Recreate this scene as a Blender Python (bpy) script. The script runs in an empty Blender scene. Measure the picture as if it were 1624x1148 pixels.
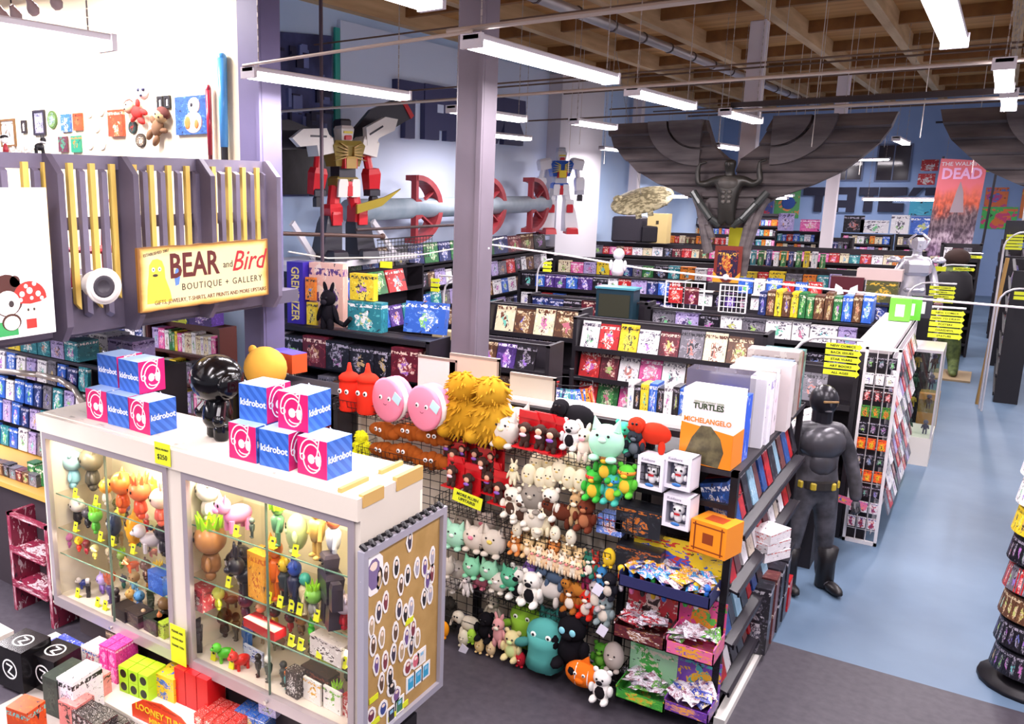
import bpy, bmesh, math, random
from mathutils import Vector, Matrix, Euler
random.seed(11)
PI = math.pi
S = bpy.context.scene
COL = S.collection

# ---------------- camera ----------------
CAMH, FPX, PX0, PY0 = 4.0, 1353.0, 554.0, 580.0
YAW, PIT = math.radians(-37.0), math.radians(11.8)
cd = bpy.data.cameras.new('camera'); cam = bpy.data.objects.new('camera', cd); COL.objects.link(cam)
cam.location = (0, 0, CAMH); cam.rotation_euler = (PI/2-PIT, 0, -YAW)
cd.sensor_width = 36.0; cd.lens = FPX/1624*36; cd.shift_x = (812-PX0)/1624; cd.shift_y = (PY0-574)/1624
cd.clip_end = 200; cd.clip_start = 0.05
S.camera = cam
FW = Vector((math.sin(YAW)*math.cos(PIT), math.cos(YAW)*math.cos(PIT), -math.sin(PIT)))
RT = Vector((math.cos(YAW), -math.sin(YAW), 0)); UP = RT.cross(FW)
def P(px, py, x=None, y=None, z=None):
    """a point of the photo put on a real plane of the shop (x=, y= or z=)"""
    v = FW + RT*((px-PX0)/FPX) - UP*((py-PY0)/FPX)
    if x is not None: t = x/v.x
    elif y is not None: t = y/v.y
    else: t = (z-CAMH)/v.z
    return Vector((0, 0, CAMH)) + v*t

# ---------------- world, exposure ----------------
w = bpy.data.worlds.new('world'); S.world = w; w.use_nodes = True
w.node_tree.nodes['Background'].inputs[0].default_value = (0.86, 0.84, 1.0, 1)
w.node_tree.nodes['Background'].inputs[1].default_value = 0.55
S.view_settings.view_transform = 'Standard'; S.view_settings.look = 'None'
S.view_settings.gamma = 1.0; S.view_settings.exposure = 0.0
try: S.view_settings.use_curve_mapping = False
except Exception: pass
try:
    S.cycles.max_bounces = 6; S.cycles.diffuse_bounces = 3; S.cycles.glossy_bounces = 2
    S.cycles.transmission_bounces = 4; S.cycles.transparent_max_bounces = 12
    S.cycles.caustics_reflective = False; S.cycles.caustics_refractive = False
    S.cycles.sample_clamp_indirect = 4.0
except Exception: pass

# ---------------- materials ----------------
MC = {}
def lin(h):
    h = h.lstrip('#'); o = []
    if len(h) == 3: h = ''.join(c*2 for c in h)
    for i in (0, 2, 4):
        c = int(h[i:i+2], 16)/255
        o.append(c/12.92 if c <= .04045 else ((c+.055)/1.055)**2.4)
    return (*o, 1)
def mat(h, rough=.55, metal=0, emit=0, spec=.4, coat=0, alpha=1, trans=0):
    k = ('m', h, rough, metal, emit, spec, coat, alpha, trans)
    if k in MC: return MC[k]
    m = bpy.data.materials.new('paint'); m.use_nodes = True
    b = m.node_tree.nodes['Principled BSDF']
    b.inputs['Base Color'].default_value = lin(h); b.inputs['Roughness'].default_value = rough
    b.inputs['Metallic'].default_value = metal; b.inputs['Specular IOR Level'].default_value = spec
    b.inputs['Coat Weight'].default_value = coat; b.inputs['Alpha'].default_value = alpha
    b.inputs['Transmission Weight'].default_value = trans
    if emit:
        b.inputs['Emission Color'].default_value = lin(h); b.inputs['Emission Strength'].default_value = emit
    MC[k] = m; return m
def noisy(h1, h2, scale=4, rough=.6, detail=4, lo=.35, hi=.65, stretch=(1, 1, 1), metal=0, bump=0, coord='Object', spec=.4):
    k = ('n', h1, h2, scale, rough, detail, lo, hi, stretch, metal, bump, coord)
    if k in MC: return MC[k]
    m = bpy.data.materials.new('surface'); m.use_nodes = True; nt = m.node_tree; N = nt.nodes; L = nt.links
    b = N['Principled BSDF']; b.inputs['Roughness'].default_value = rough; b.inputs['Metallic'].default_value = metal
    b.inputs['Specular IOR Level'].default_value = spec
    tc = N.new('ShaderNodeTexCoord'); mp = N.new('ShaderNodeMapping'); mp.inputs['Scale'].default_value = stretch
    L.new(tc.outputs[coord], mp.inputs[0]); n = N.new('ShaderNodeTexNoise'); n.inputs['Scale'].default_value = scale
    n.inputs['Detail'].default_value = detail; L.new(mp.outputs[0], n.inputs[0])
    r = N.new('ShaderNodeValToRGB'); r.color_ramp.elements[0].position = lo; r.color_ramp.elements[1].position = hi
    r.color_ramp.elements[0].color = lin(h1); r.color_ramp.elements[1].color = lin(h2)
    L.new(n.outputs[0], r.inputs[0]); L.new(r.outputs[0], b.inputs['Base Color'])
    if bump:
        bp = N.new('ShaderNodeBump'); bp.inputs['Strength'].default_value = bump; bp.inputs['Distance'].default_value = .01
        L.new(n.outputs[0], bp.inputs['Height']); L.new(bp.outputs[0], b.inputs['Normal'])
    MC[k] = m; return m
def cover(c1, c2, c3, scale=3.2, rough=.3, c4=None, accent=False):
    """printed cover art: irregular patches of a few inks, different on every copy"""
    k = ('c', c1, c2, c3, scale, rough, c4, accent)
    if k in MC: return MC[k]
    m = bpy.data.materials.new('printed_cover'); m.use_nodes = True; nt = m.node_tree; N = nt.nodes; L = nt.links
    b = N['Principled BSDF']; b.inputs['Roughness'].default_value = rough
    tc = N.new('ShaderNodeTexCoord'); oi = N.new('ShaderNodeObjectInfo')
    mu = N.new('ShaderNodeMath'); mu.operation = 'MULTIPLY'; mu.inputs[1].default_value = 57
    L.new(oi.outputs['Random'], mu.inputs[0])
    ad = N.new('ShaderNodeVectorMath'); ad.operation = 'ADD'; L.new(tc.outputs['Generated'], ad.inputs[0]); L.new(mu.outputs[0], ad.inputs[1])
    def nz(sc_, det, dist=.6):
        q = N.new('ShaderNodeTexNoise'); q.inputs['Scale'].default_value = sc_; q.inputs['Detail'].default_value = det
        q.inputs['Roughness'].default_value = .6; q.inputs['Distortion'].default_value = dist; L.new(ad.outputs[0], q.inputs[0]); return q
    def mth(op, x, y):
        q = N.new('ShaderNodeMath'); q.operation = op
        for i, v in enumerate((x, y)):
            if isinstance(v, (int, float)): q.inputs[i].default_value = v
            else: L.new(v, q.inputs[i])
        return q.outputs[0]
    n = nz(scale*1.9, 4.5); n1 = nz(scale*.9, 2)
    s0 = N.new('ShaderNodeSeparateXYZ'); L.new(tc.outputs['Generated'], s0.inputs[0])
    dx = mth('MULTIPLY', mth('SUBTRACT', s0.outputs[0], .5), 1.25); dz = mth('SUBTRACT', s0.outputs[2], .42)
    dd = mth('SQRT', mth('ADD', mth('MULTIPLY', dx, dx), mth('MULTIPLY', dz, dz)), 0)
    subj = mth('LESS_THAN', mth('ADD', dd, mth('MULTIPLY', mth('SUBTRACT', n1.outputs[0], .5), 1.3)), .3)
    def ramp(cols):
        r_ = N.new('ShaderNodeValToRGB'); r_.color_ramp.interpolation = 'CONSTANT'; e = r_.color_ramp.elements
        e[0].position = cols[0][0]; e[0].color = lin(cols[0][1]); e[1].position = cols[1][0]; e[1].color = lin(cols[1][1])
        for p_, c_ in cols[2:]: q = e.new(p_); q.color = lin(c_)
        L.new(n.outputs[0], r_.inputs[0]); return r_
    dark = '#2a2430'
    ra = ramp([(0, dark), (.36, c1), (.60, c2)]); rb = ramp([(0, c3), (.43, c2), (.56, c3), (.66, dark)])
    rbo = rb.outputs[0]
    if accent:  # a second ink of any hue, chosen per copy
        hs = N.new('ShaderNodeCombineColor'); hs.mode = 'HSV'
        L.new(mth('FRACT', mth('MULTIPLY', oi.outputs['Random'], 7.3), 0), hs.inputs[0]); hs.inputs[1].default_value = .72; hs.inputs[2].default_value = .55
        mk_ = mth('MULTIPLY', mth('GREATER_THAN', n1.outputs[0], .5), mth('GREATER_THAN', n.outputs[0], .45))
        ma = N.new('ShaderNodeMixRGB'); L.new(mk_, ma.inputs[0]); L.new(rbo, ma.inputs[1]); L.new(hs.outputs[0], ma.inputs[2]); rbo = ma.outputs[0]
    r = N.new('ShaderNodeMixRGB'); L.new(subj, r.inputs[0]); L.new(ra.outputs[0], r.inputs[1]); L.new(rbo, r.inputs[2])
    # title band across the top
    sp = N.new('ShaderNodeSeparateXYZ'); L.new(tc.outputs['Generated'], sp.inputs[0])
    g = N.new('ShaderNodeMath'); g.operation = 'COMPARE'; g.inputs[1].default_value = .86; g.inputs[2].default_value = .055
    L.new(sp.outputs[2], g.inputs[0])
    wv = N.new('ShaderNodeTexNoise'); wv.inputs['Scale'].default_value = 11; L.new(ad.outputs[0], wv.inputs[0])
    g2 = N.new('ShaderNodeMath'); g2.operation = 'GREATER_THAN'; g2.inputs[1].default_value = .5; L.new(wv.outputs[0], g2.inputs[0])
    g3 = N.new('ShaderNodeMath'); g3.operation = 'MULTIPLY'; L.new(g.outputs[0], g3.inputs[0]); L.new(g2.outputs[0], g3.inputs[1])
    mx = N.new('ShaderNodeMixRGB'); L.new(g3.outputs[0], mx.inputs[0]); L.new(r.outputs[0], mx.inputs[1]); mx.inputs[2].default_value = lin(c3)
    L.new(mx.outputs[0], b.inputs['Base Color'])
    MC[k] = m; return m
def glassm(h='#dfeee6', a=.12, rough=.03):
    k = ('g', h, a)
    if k in MC: return MC[k]
    m = bpy.data.materials.new('clear_glass'); m.use_nodes = True; nt = m.node_tree; N = nt.nodes; L = nt.links
    N.remove(N['Principled BSDF']); o = N['Material Output']
    t = N.new('ShaderNodeBsdfTransparent'); t.inputs[0].default_value = lin(h)
    g = N.new('ShaderNodeBsdfGlossy'); g.inputs['Roughness'].default_value = rough
    mx = N.new('ShaderNodeMixShader'); mx.inputs[0].default_value = a
    L.new(t.outputs[0], mx.inputs[1]); L.new(g.outputs[0], mx.inputs[2]); L.new(mx.outputs[0], o.inputs[0])
    MC[k] = m; return m

# ---------------- mesh helpers ----------------
class MB:
    def __init__(s): s.v = []; s.f = []; s.m = []; s.mi = 0; s.sm = []; s.smooth = False
    def add(s, vs, fs, M=None):
        b = len(s.v)
        for v in vs:
            v = Vector(v); s.v.append(M @ v if M is not None else v)
        for f in fs: s.f.append([b+i for i in f]); s.m.append(s.mi); s.sm.append(s.smooth)
        return s
    def mt(s, i): s.mi = i; return s
    def box(s, c, d, rz=0, M=None, R=None):
        x, y, z = d[0]/2, d[1]/2, d[2]/2
        vs = [(-x,-y,-z),(x,-y,-z),(x,y,-z),(-x,y,-z),(-x,-y,z),(x,-y,z),(x,y,z),(-x,y,z)]
        T = Matrix.Translation(Vector(c)) @ (R.to_4x4() if R is not None else Matrix.Rotation(rz, 4, 'Z'))
        if M is not None: T = M @ T
        sm = s.smooth; s.smooth = False
        s.add(vs, [(0,3,2,1),(4,5,6,7),(0,1,5,4),(1,2,6,5),(2,3,7,6),(3,0,4,7)], T); s.smooth = sm
        return s
    def bb(s, a, b):
        return s.box([(a[i]+b[i])/2 for i in range(3)], [abs(b[i]-a[i]) for i in range(3)])
    def bbox(s, c, d, bev=.01, rz=0, R=None, M=None):
        x, y, z = d[0]/2, d[1]/2, d[2]/2; e = min(bev, x*.9, y*.9, z*.9)
        vs = []
        for zz, q in ((-z, e), (-z+e, 0), (z-e, 0), (z, e)):
            for sx, sy in ((-1,-1),(1,-1),(1,1),(-1,1)):
                a = (sx*(x-e), sy*(y-q)); b2 = (sx*(x-q), sy*(y-e))
                if q: a = (sx*(x-e), sy*(y-e)); b2 = a
                pr = (a, b2) if sx*sy < 0 else (b2, a)
                if sx*sy > 0: pr = (b2, a)
                vs += [(*pr[0], zz), (*pr[1], zz)] if sx*sy < 0 else [(*pr[0], zz), (*pr[1], zz)]
        fs = []
        for r in range(3):
            for i in range(8):
                j = (i+1) % 8; fs.append((r*8+i, r*8+j, r*8+8+j, r*8+8+i))
        fs.append(tuple(range(7, -1, -1))); fs.append(tuple(range(24, 32)))
        T = Matrix.Translation(Vector(c)) @ (R.to_4x4() if R is not None else Matrix.Rotation(rz, 4, 'Z'))
        if M is not None: T = M @ T
        return s.add(vs, fs, T)
    def cyl(s, a, b, r, n=8, r2=None, cap=True):
        a = Vector(a); b = Vector(b); r2 = r if r2 is None else r2
        d = b-a; L = d.length
        if L < 1e-6: return s
        q = d.to_track_quat('Z', 'Y').to_matrix().to_4x4(); T = Matrix.Translation(a) @ q
        vs = [(r*math.cos(2*PI*i/n), r*math.sin(2*PI*i/n), 0) for i in range(n)]+[(r2*math.cos(2*PI*i/n), r2*math.sin(2*PI*i/n), L) for i in range(n)]
        fs = [(i, (i+1) % n, n+(i+1) % n, n+i) for i in range(n)]
        s.add(vs, fs, T)
        if cap:
            sm = s.smooth; s.smooth = False; b0 = len(s.v)-2*n
            s.f.append([b0+i for i in range(n-1, -1, -1)]); s.m.append(s.mi); s.sm.append(False)
            s.f.append([b0+n+i for i in range(n)]); s.m.append(s.mi); s.sm.append(False); s.smooth = sm
        return s
    def tube(s, pts, r, n=6):
        for a, b in zip(pts, pts[1:]): s.cyl(a, b, r, n)
        return s
    def ell(s, c, d, n=10, m=7, R=None, M=None):
        """ellipsoid with radii d"""
        sm = s.smooth; s.smooth = True
        vs = [(0, 0, -1)]
        for j in range(1, m):
            t = -PI/2+PI*j/m
            vs += [(math.cos(t)*math.cos(2*PI*i/n), math.cos(t)*math.sin(2*PI*i/n), math.sin(t)) for i in range(n)]
        vs.append((0, 0, 1)); fs = [(0, 1+(i+1) % n, 1+i) for i in range(n)]
        for j in range(m-2):
            for i in range(n):
                a = 1+j*n+i; b = 1+j*n+(i+1) % n; fs.append((a, b, b+n, a+n))
        t = len(vs)-1; k = 1+(m-2)*n
        fs += [(k+i, k+(i+1) % n, t) for i in range(n)]
        if not isinstance(d, (tuple, list)): d = (d, d, d)
        T = Matrix.Translation(Vector(c)) @ (R.to_4x4() if R is not None else Matrix.Identity(4)) @ Matrix.Diagonal((*d, 1))
        if M is not None: T = M @ T
        s.add(vs, fs, T); s.smooth = sm; return s
    def lathe(s, c, prof, n=16, R=None):
        """prof: list of (radius, height)"""
        sm = s.smooth; s.smooth = True
        vs = []
        for r, z in prof: vs += [(r*math.cos(2*PI*i/n), r*math.sin(2*PI*i/n), z) for i in range(n)]
        fs = []
        for j in range(len(prof)-1):
            for i in range(n):
                k = (i+1) % n; fs.append((j*n+i, j*n+k, j*n+n+k, j*n+n+i))
        fs.append(tuple(range(n-1, -1, -1))); fs.append(tuple((len(prof)-1)*n+i for i in range(n)))
        T = Matrix.Translation(Vector(c)) @ (R.to_4x4() if R is not None else Matrix.Identity(4))
        s.add(vs, fs, T); s.smooth = sm; return s
    def prism(s, pts, a, b, T=None):
        """polygon in local xz extruded along y from a to b"""
        n = len(pts); vs = [(x, a, z) for x, z in pts]+[(x, b, z) for x, z in pts]
        ar = sum(pts[i][0]*pts[(i+1) % n][1]-pts[(i+1) % n][0]*pts[i][1] for i in range(n))
        fr = list(range(n)); bk = list(range(2*n-1, n-1, -1))
        sd = [(i, i+n, (i+1) % n+n, (i+1) % n) for i in range(n)]
        if (ar > 0) != (b > a): fr.reverse(); bk.reverse(); sd = [tuple(reversed(q)) for q in sd]
        return s.add(vs, [fr, bk]+sd, T)
    def grid(s, o, u, v, nu, nv, r=.003, n=4):
        """wire grid: origin, two edge vectors"""
        o = Vector(o); u = Vector(u); v = Vector(v)
        for i in range(nu+1): s.cyl(o+u*(i/nu), o+u*(i/nu)+v, r, n, cap=False)
        for i in range(nv+1): s.cyl(o+v*(i/nv), o+v*(i/nv)+u, r, n, cap=False)
        return s
    def mesh(s, name, mats):
        me = bpy.data.meshes.new(name); me.from_pydata([tuple(v) for v in s.v], [], s.f)
        if not isinstance(mats, (list, tuple)): mats = [mats]
        for m in mats: me.materials.append(m)
        me.polygons.foreach_set('material_index', s.m); me.polygons.foreach_set('use_smooth', s.sm)
        me.update(); return me
def link(name, me, parent=None, loc=(0,0,0), rot=(0,0,0)):
    o = bpy.data.objects.new(name, me); COL.objects.link(o); o.parent = parent; o.location = loc
    if not isinstance(rot, (tuple, list, Euler)): rot = (0, 0, rot)
    o.rotation_euler = rot; return o
def obj(name, mb, mats, parent=None, loc=(0,0,0), rot=(0,0,0), label=None):
    o = link(name, mb.mesh(name, mats), parent, loc, rot)
    if label: o['label'] = label
    return o
USED = set()
def tag(o, label, cat, group=None, kind=None):
    if label and len(label.split()) > 16: print('LONG', len(label.split()), label)
    if label: o['label'] = label; o['category'] = cat
    if group: o['group'] = group
    if kind: o['kind'] = kind
    return o
def thing(name, label, cat, loc=(0,0,0), rot=(0,0,0), group=None):
    o = link(name, None, None, loc, rot); o.empty_display_size = .1; return tag(o, label, cat, group)
def one(name, mb, mats, label, cat, loc=(0,0,0), rot=(0,0,0), group=None):
    return tag(obj(name, mb, mats, None, loc, rot), label, cat, group)
def struct(name, mb, mats, parent=None, loc=(0,0,0)):
    o = obj(name, mb, mats, parent, loc)
    if parent is None: o['kind'] = 'structure'
    return o
def cp(o, parent=None):
    c = o.copy(); COL.objects.link(c); c.parent = parent
    return c
def dup(root, loc, rot=None, label=None, group=None, scale=None, cat=None):
    c = cp(root); c.location = loc
    if rot is not None: c.rotation_euler = rot if isinstance(rot, (tuple, list)) else (0, 0, rot)
    if label: c['label'] = label
    if group: c['group'] = group
    if cat: c['category'] = cat
    if scale: c.scale = scale if isinstance(scale, (tuple, list)) else (scale,)*3
    for ch in KIDS(root):
        d = cp(ch, c)
        for g in KIDS(ch): cp(g, d)
    return c
def KIDS(o): return list(o.children)
def place(root, loc, rot=None, label=None, group=None, scale=None, cat=None):
    """first call puts the prototype itself, later calls put copies"""
    if root.name in USED: return dup(root, loc, rot, label, group, scale, cat)
    USED.add(root.name); root.location = loc
    if rot is not None: root.rotation_euler = rot if isinstance(rot, (tuple, list)) else (0, 0, rot)
    if label: root['label'] = label
    if group: root['group'] = group
    if cat: root['category'] = cat
    if scale: root.scale = scale if isinstance(scale, (tuple, list)) else (scale,)*3
    return root
def drop(root):
    if root.name in USED: return
    for ch in KIDS(root):
        for g in KIDS(ch): bpy.data.objects.remove(g)
        bpy.data.objects.remove(ch)
    bpy.data.objects.remove(root)
def text(s, size, m, parent, loc, rot, name='lettering', ext=.001, bold=0, align='CENTER', sx=1, shear=0, space=1):
    c = bpy.data.curves.new(name, 'FONT'); c.body = s; c.size = size; c.extrude = ext; c.offset = bold*size
    c.align_x = align; c.align_y = 'CENTER'; c.shear = shear; c.space_character = space; c.resolution_u = 2
    t = bpy.data.objects.new(name, c); COL.objects.link(t)
    me = bpy.data.meshes.new_from_object(t); bpy.data.objects.remove(t)
    me.materials.clear(); me.materials.append(m)
    o = link(name, me, parent, loc, rot); o.scale = (sx, 1, 1); return o
FRONT = (PI/2, 0, 0)            # text standing up, read from -Y
SIDE = (PI/2, 0, PI/2)          # text standing up, read from +X
ORD = ['first','second','third','fourth','fifth','sixth','seventh','eighth','ninth','tenth','eleventh','twelfth','thirteenth','fourteenth','fifteenth','sixteenth','seventeenth','eighteenth','nineteenth','twentieth']
def nth(i):
    if i < 20: return ORD[i]
    t = ['twenty','thirty','forty','fifty','sixty','seventy','eighty','ninety'][(i+1)//10-2]
    u = (i+1) % 10
    if (i+1) >= 100: return 'hundred-and-'+nth(i-100) if i > 99 else 'hundredth'
    return (t+'-'+ORD[u-1]) if u else (t[:-1]+'ieth')
# =============== the building ===============
XL, YF, ZC = -10.0, 40.0, 7.5
def floormat(a, b, c, rough):
    m = noisy(a, b, 1.3, rough, 6, .35, .7); return m
mb = MB(); mb.add([(XL-.2,7.82,0),(9,7.98,0),(9,YF+.5,0),(XL-.2,YF+.5,0)], [(0,1,2,3)]); mb.add([(XL-.2,7.82,-.1),(9,7.98,-.1),(9,YF+.5,-.1),(XL-.2,YF+.5,-.1)], [(3,2,1,0)])
struct('floor', mb, noisy('#52677f', '#687e96', .9, .42, 7, .3, .75, spec=.4))
mb = MB(); mb.add([(-14,-4,0),(9,-4,0),(9,7.98,0),(-14,7.82-.03,0)], [(0,1,2,3)]); mb.add([(-14,-4,-.1),(9,-4,-.1),(9,7.98,-.1),(-14,7.82,-.1)], [(3,2,1,0)])
struct('floor_entrance', mb, noisy('#3b363f', '#49444d', 14, .5, 8, .3, .7))
struct('ceiling', MB().bb((-14,-4,ZC),(9,YF+.5,ZC+.15)), noisy('#a4713c', '#cf9a5a', 1.2, .8, 5, .3, .7, (.25, 2.5, 1)))
WB = noisy('#a9c3e6', '#b7cdea', .7, .75, 3)
struct('wall_left', MB().bb((XL-.2,7.75,0),(XL,YF,ZC)), noisy('#b4cdf0', '#c0d5f2', .6, .75, 3))
struct('wall_far', MB().bb((XL-6,YF,0),(9,YF+.2,ZC)), noisy('#8fa9d6', '#9bb3dc', .6, .75, 3))
struct('wall_panel', MB().bb((XL,12.9,0),(XL+.08,22.0,6.95)), mat('#cfdbf2', .6))
beam = noisy('#b8946a', '#d8b688', 3, .7, 5, .3, .7, (2, .2, 2)); joist = noisy('#7d552f', '#9c6c3c', 3, .8, 5, .3, .7)
for x in (-8.1, -6.0, -3.9, -2.25, -.2, 1.9, 4):
    struct('trim_beam', MB().bb((x-.09,-2,7.12),(x+.09,YF,ZC)), beam)
struct('trim_beam', MB().bb((-10,-2,7.12),(-9.8,YF,ZC)), beam)
for i in range(11):
    y = 5+i*3.3
    struct('trim_joist', MB().bb((-10,y-.07,7.26),(9,y+.07,ZC)), joist)
# columns
pc = mat('#6b6480', .5); wc = mat('#e8dfe4', .5); pcd = mat('#8d84a0', .5)
def column(x, y, wd, mt, z1=7.12, base=None):
    mb = MB(); mb.bbox((x,y,z1/2),(wd,wd,z1),.02); mb.box((x+wd*.42,y-wd/2-.012,z1/2),(.05,.03,z1))
    o = struct('column', mb, mt); 
    return o
column(-4.1, 7.45, .29, noisy('#5d545e', '#6a606c', .8, .5))
column(-6.33, 6.85, .33, noisy('#5c5676', '#6b6486', .8, .45))
o = column(-4.15, 18.6, .3, wc); o = column(-3.88, 27.6, .3, wc); column(-10+.3, 28.3, .3, wc)
mb = MB(); mb.bbox((-4.15,18.4,1.9),(.34,.08,3.0),.01)
one('column_cladding', mb, mat('#e3dc2c', .5), 'bright yellow board covering the foot of the column under the winged sculpture', 'board')
# pipes, conduits
pipe = mat('#c3b6ab', .4, .3); dk = mat('#2b2422', .5)
def conduit(name, a, b, r, m, label, cat='pipe', grp=None):
    return one(name, MB().cyl(a, b, r, 8), m, label, cat, group=grp)
conduit('conduit', (-3.4,5.7,5.115), (6,5.7,5.115), .02, pipe, 'thin white conduit joining the nearest hanging tube lights')
conduit('conduit', (-8.5,9.5,5.06), (6,9.5,5.06), .018, pipe, 'thin white conduit joining the second line of tube lights')
conduit('conduit', (-5.65,5.9,5.08), (-3.15,5.62,5.08), .014, pipe, 'slim pale conduit between the purple column and the nearest central tube light')
conduit('conduit', (-3.2,12.95,5.03), (6,12.95,5.03), .022, pipe, 'pale conduit running below the dark bar in front of the wings')
one('hanging_bar', MB().box((0,13.1,5.12),(6.4,.08,.07)), mat('#33282a', .6), 'long dark bar hung across the hall in front of the sculpture wings', 'bar')
for i,(y,z,r) in enumerate(((15,5.9,.016),(18,6.2,.018),(22,6.4,.02),(26,6.3,.022),(30,6.5,.02),(20,5.6,.018),(12,6.4,.014),(34,6.6,.03))):
    conduit('sprinkler_pipe', (-9.8,y,z), (7,y,z), r, mat('#6d5648', .5), 'thin brown sprinkler pipe crossing under the ceiling, %s towards the far wall' % nth(i))
mb = MB(); a = Vector((-6.1,12.0,6.85)); b = Vector((-5.5,33,6.75)); mb.smooth = True; mb.cyl(a, b, .09, 10); mb.smooth = False
for i in range(14): p = a.lerp(b, (i+.5)/14); q = a.lerp(b, (i+.54)/14); mb.mt(1).cyl(p, q, .105, 10); mb.mt(0)
one('heating_pipe', mb, [mat('#b5aba8', .35, .5), mat('#4a3b38', .5)], 'thick silver pipe with dark clamps running the length of the ceiling', 'pipe')
conduit('electric_conduit', (.02,9.2,7.1), (.02,9.2,5.08), .045, mat('#8a7a68', .6), 'thick vertical riser pipe beside the right-hand tube lights')
conduit('standpipe', (-8.0,9.95,2.9), (-8.0,9.95,7.2), .028, mat('#5c4c55', .4, .3), 'tall dark vertical pipe in front of the winged robot model')
# vertical hanging cables for the far bar lights
for i,(px,py,y) in enumerate(((1208,160,14),(1296,150,16),(1303,120,20),(1347,110,21),(1352,150,22),(1382,110,24),(1388,140,25),(1468,150,14),(905,200,18),(920,210,20),(1010,170,22),(1240,130,18),(1267,140,22),(1280,150,23),(1090,170,20),(1143,190,25),(962,190,24),(1562,130,22),(1414,140,26))):
    p = P(px, py, y=y)
    one('hanging_cable', MB().cyl((p.x,y,7.49),(p.x,y,5.0-(i % 3)*.35), .006, 4), mat('#cfc4bb', .5), 'thin pale suspension cable hanging from the ceiling, %s in the cluster over the hall' % nth(i), 'cable', group='suspension cables')

# ---- tube lights ----
LWHITE = mat('#fff4fb', .5, emit=19); HOUS = mat('#f3edf2', .5)
def fixture(x, y0, y1, z, label, along='y', ztop=7.47, power=1.0, wide=.17, chains=True):
    L = y1-y0; t = thing('tube_light', label, 'light', ((x if along=='y' else (y0+y1)/2), ((y0+y1)/2 if along=='y' else x), z), (0,0,0 if along=='y' else PI/2), 'hanging fluorescent tube lights')
    mb = MB(); mb.bbox((0,0,.045),(wide*.85,L,.05),.01); mb.box((0,-L/2+.02,.02),(wide,.04,.1)); mb.box((0,L/2-.02,.02),(wide,.04,.1)); obj('housing', mb, HOUS, t)
    for s in (-1,1):
        mb = MB(); mb.smooth = True; mb.cyl((s*wide*.25,-L/2+.05,0),(s*wide*.25,L/2-.05,0),wide*.19,8); obj('tube', mb, LWHITE, t)
    if chains:
        for s in (-1,1):
            mb = MB(); n = int((ztop-z)/.05); 
            for i in range(n):
                zz = .08+i*.05
                mb.box((0,s*(L/2-.15),zz),(.012 if i % 2 else .004,.004 if i % 2 else .012,.045))
            obj('chain', mb, mat('#b8ada6', .4, .4), t)
    ld = bpy.data.lights.new('tube_glow','AREA'); ld.shape = 'RECTANGLE'; ld.size = wide; ld.size_y = L
    ld.energy = 62*L*power; ld.color = (1.0,.93,.97)
    lo = bpy.data.objects.new('tube_glow', ld); COL.objects.link(lo); lo.parent = t; lo.location = (0,0,-.045)
    return t
fixture(-3.16,5.62,8.4,5.0,'brightest hanging tube light right of the tall grey column')
fixture(-3.35,9.5,11.7,5.0,'tube light hanging second in the central row')
fixture(-3.22,12.85,14.85,5.0,'tube light third in the central row before the wings')
fixture(-5.6,5.9,8.5,5.0,'long tube light crossing the purple column on the left')
fixture(-6.0,10.2,12.35,5.0,'tube light behind the grey column in front of the wall letters')
fixture(-5.55,13.2,14.95,5.0,'tube light left of the wings beyond the wall letters')
fixture(-.42,5.4,7.75,5.0,'large twin tube light at the top right')
fixture(-.14,9.3,11.6,5.0,'short looking tube light end-on beside the riser pipe')
fixture(-.1,12.2,14.4,5.0,'end-on tube light directly under the riser pipe light')
fixture(-2.75,2.2,4.45,5.02,'cropped tube light at the top edge left of the column',power=.5)
fixture(-4.95,19.3,21.3,4.85,'tube light glimpsed behind the sculpture head')
fixture(-8.6,22.4,24.2,5.0,'small distant tube light left of the wings')
fixture(-8.2,15.0,17.2,5.0,'distant tube light by the left wall letters, nearer one', power=.8)
for i,(a,b,y,z,l) in enumerate(((-3.4,-1.3,30,3.65,'long far tube light below the right wing'),(-6.15,-5.4,30,3.67,'far tube light below the left edge of the right wing'),(-11.9+2.5,-8.4,30,3.68,'lower far tube light behind the left pale column'),(-9.3,-8.5,30,4.2,'upper far tube light behind the left pale column'))):
    fixture(y,a,b,z,l,'x',power=.8)
fixture(37.5,-5.4,-3.5,5.0,'dim far tube light in front of the far windows','x',power=.8)
fixture(35.5,-8.2,-6.2,3.7,'far tube light behind the ribbed sculpture base','x',power=.8)
# the rest of the hall's rows, out of sight to the side
for i,(x,y) in enumerate(((2.4,2),(2.4,7),(2.4,12),(2.4,18),(2.4,25),(2.4,32),(-7.0,24.0),(-.2,19),(-.2,26),(-2.0,22),(-.5,.6),(-3.3,-.8))):
    fixture(x,y,y+2.4,5.0,'%s tube light further back in the rows over the hall' % nth(i),power=1.0)
fixture(-4.6,1.1,3.6,4.86,'white batten tube light hanging in front of the cream gallery wall',ztop=7.1,power=.4)
fixture(-8.0,4.0,6.4,6.4,'added tube light high out of view, brightening the cream gallery wall',power=2.3)  # added fill lamp above the frame, makes the cream wall brighter
fixture(-10.8,4.0,6.4,6.4,'second added tube light, deeper and out of view, brightening the cream gallery wall',power=2.3)  # another unseen fill lamp, added for the deeper part of the cream wall
fixture(-9.6,3.6,6.0,2.72,'added hidden tube light under the gallery floor, brightening the space below',ztop=2.82,power=1.6,chains=False)  # fill lamp added behind the base board to lift the dark packet rack
fixture(-7.2,.6,3.0,2.72,'second added tube light under the gallery floor, out of view to the left',ztop=2.82,power=1.8,chains=False)  # unseen fill lamp added left of the frame for the area below the gallery
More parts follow.
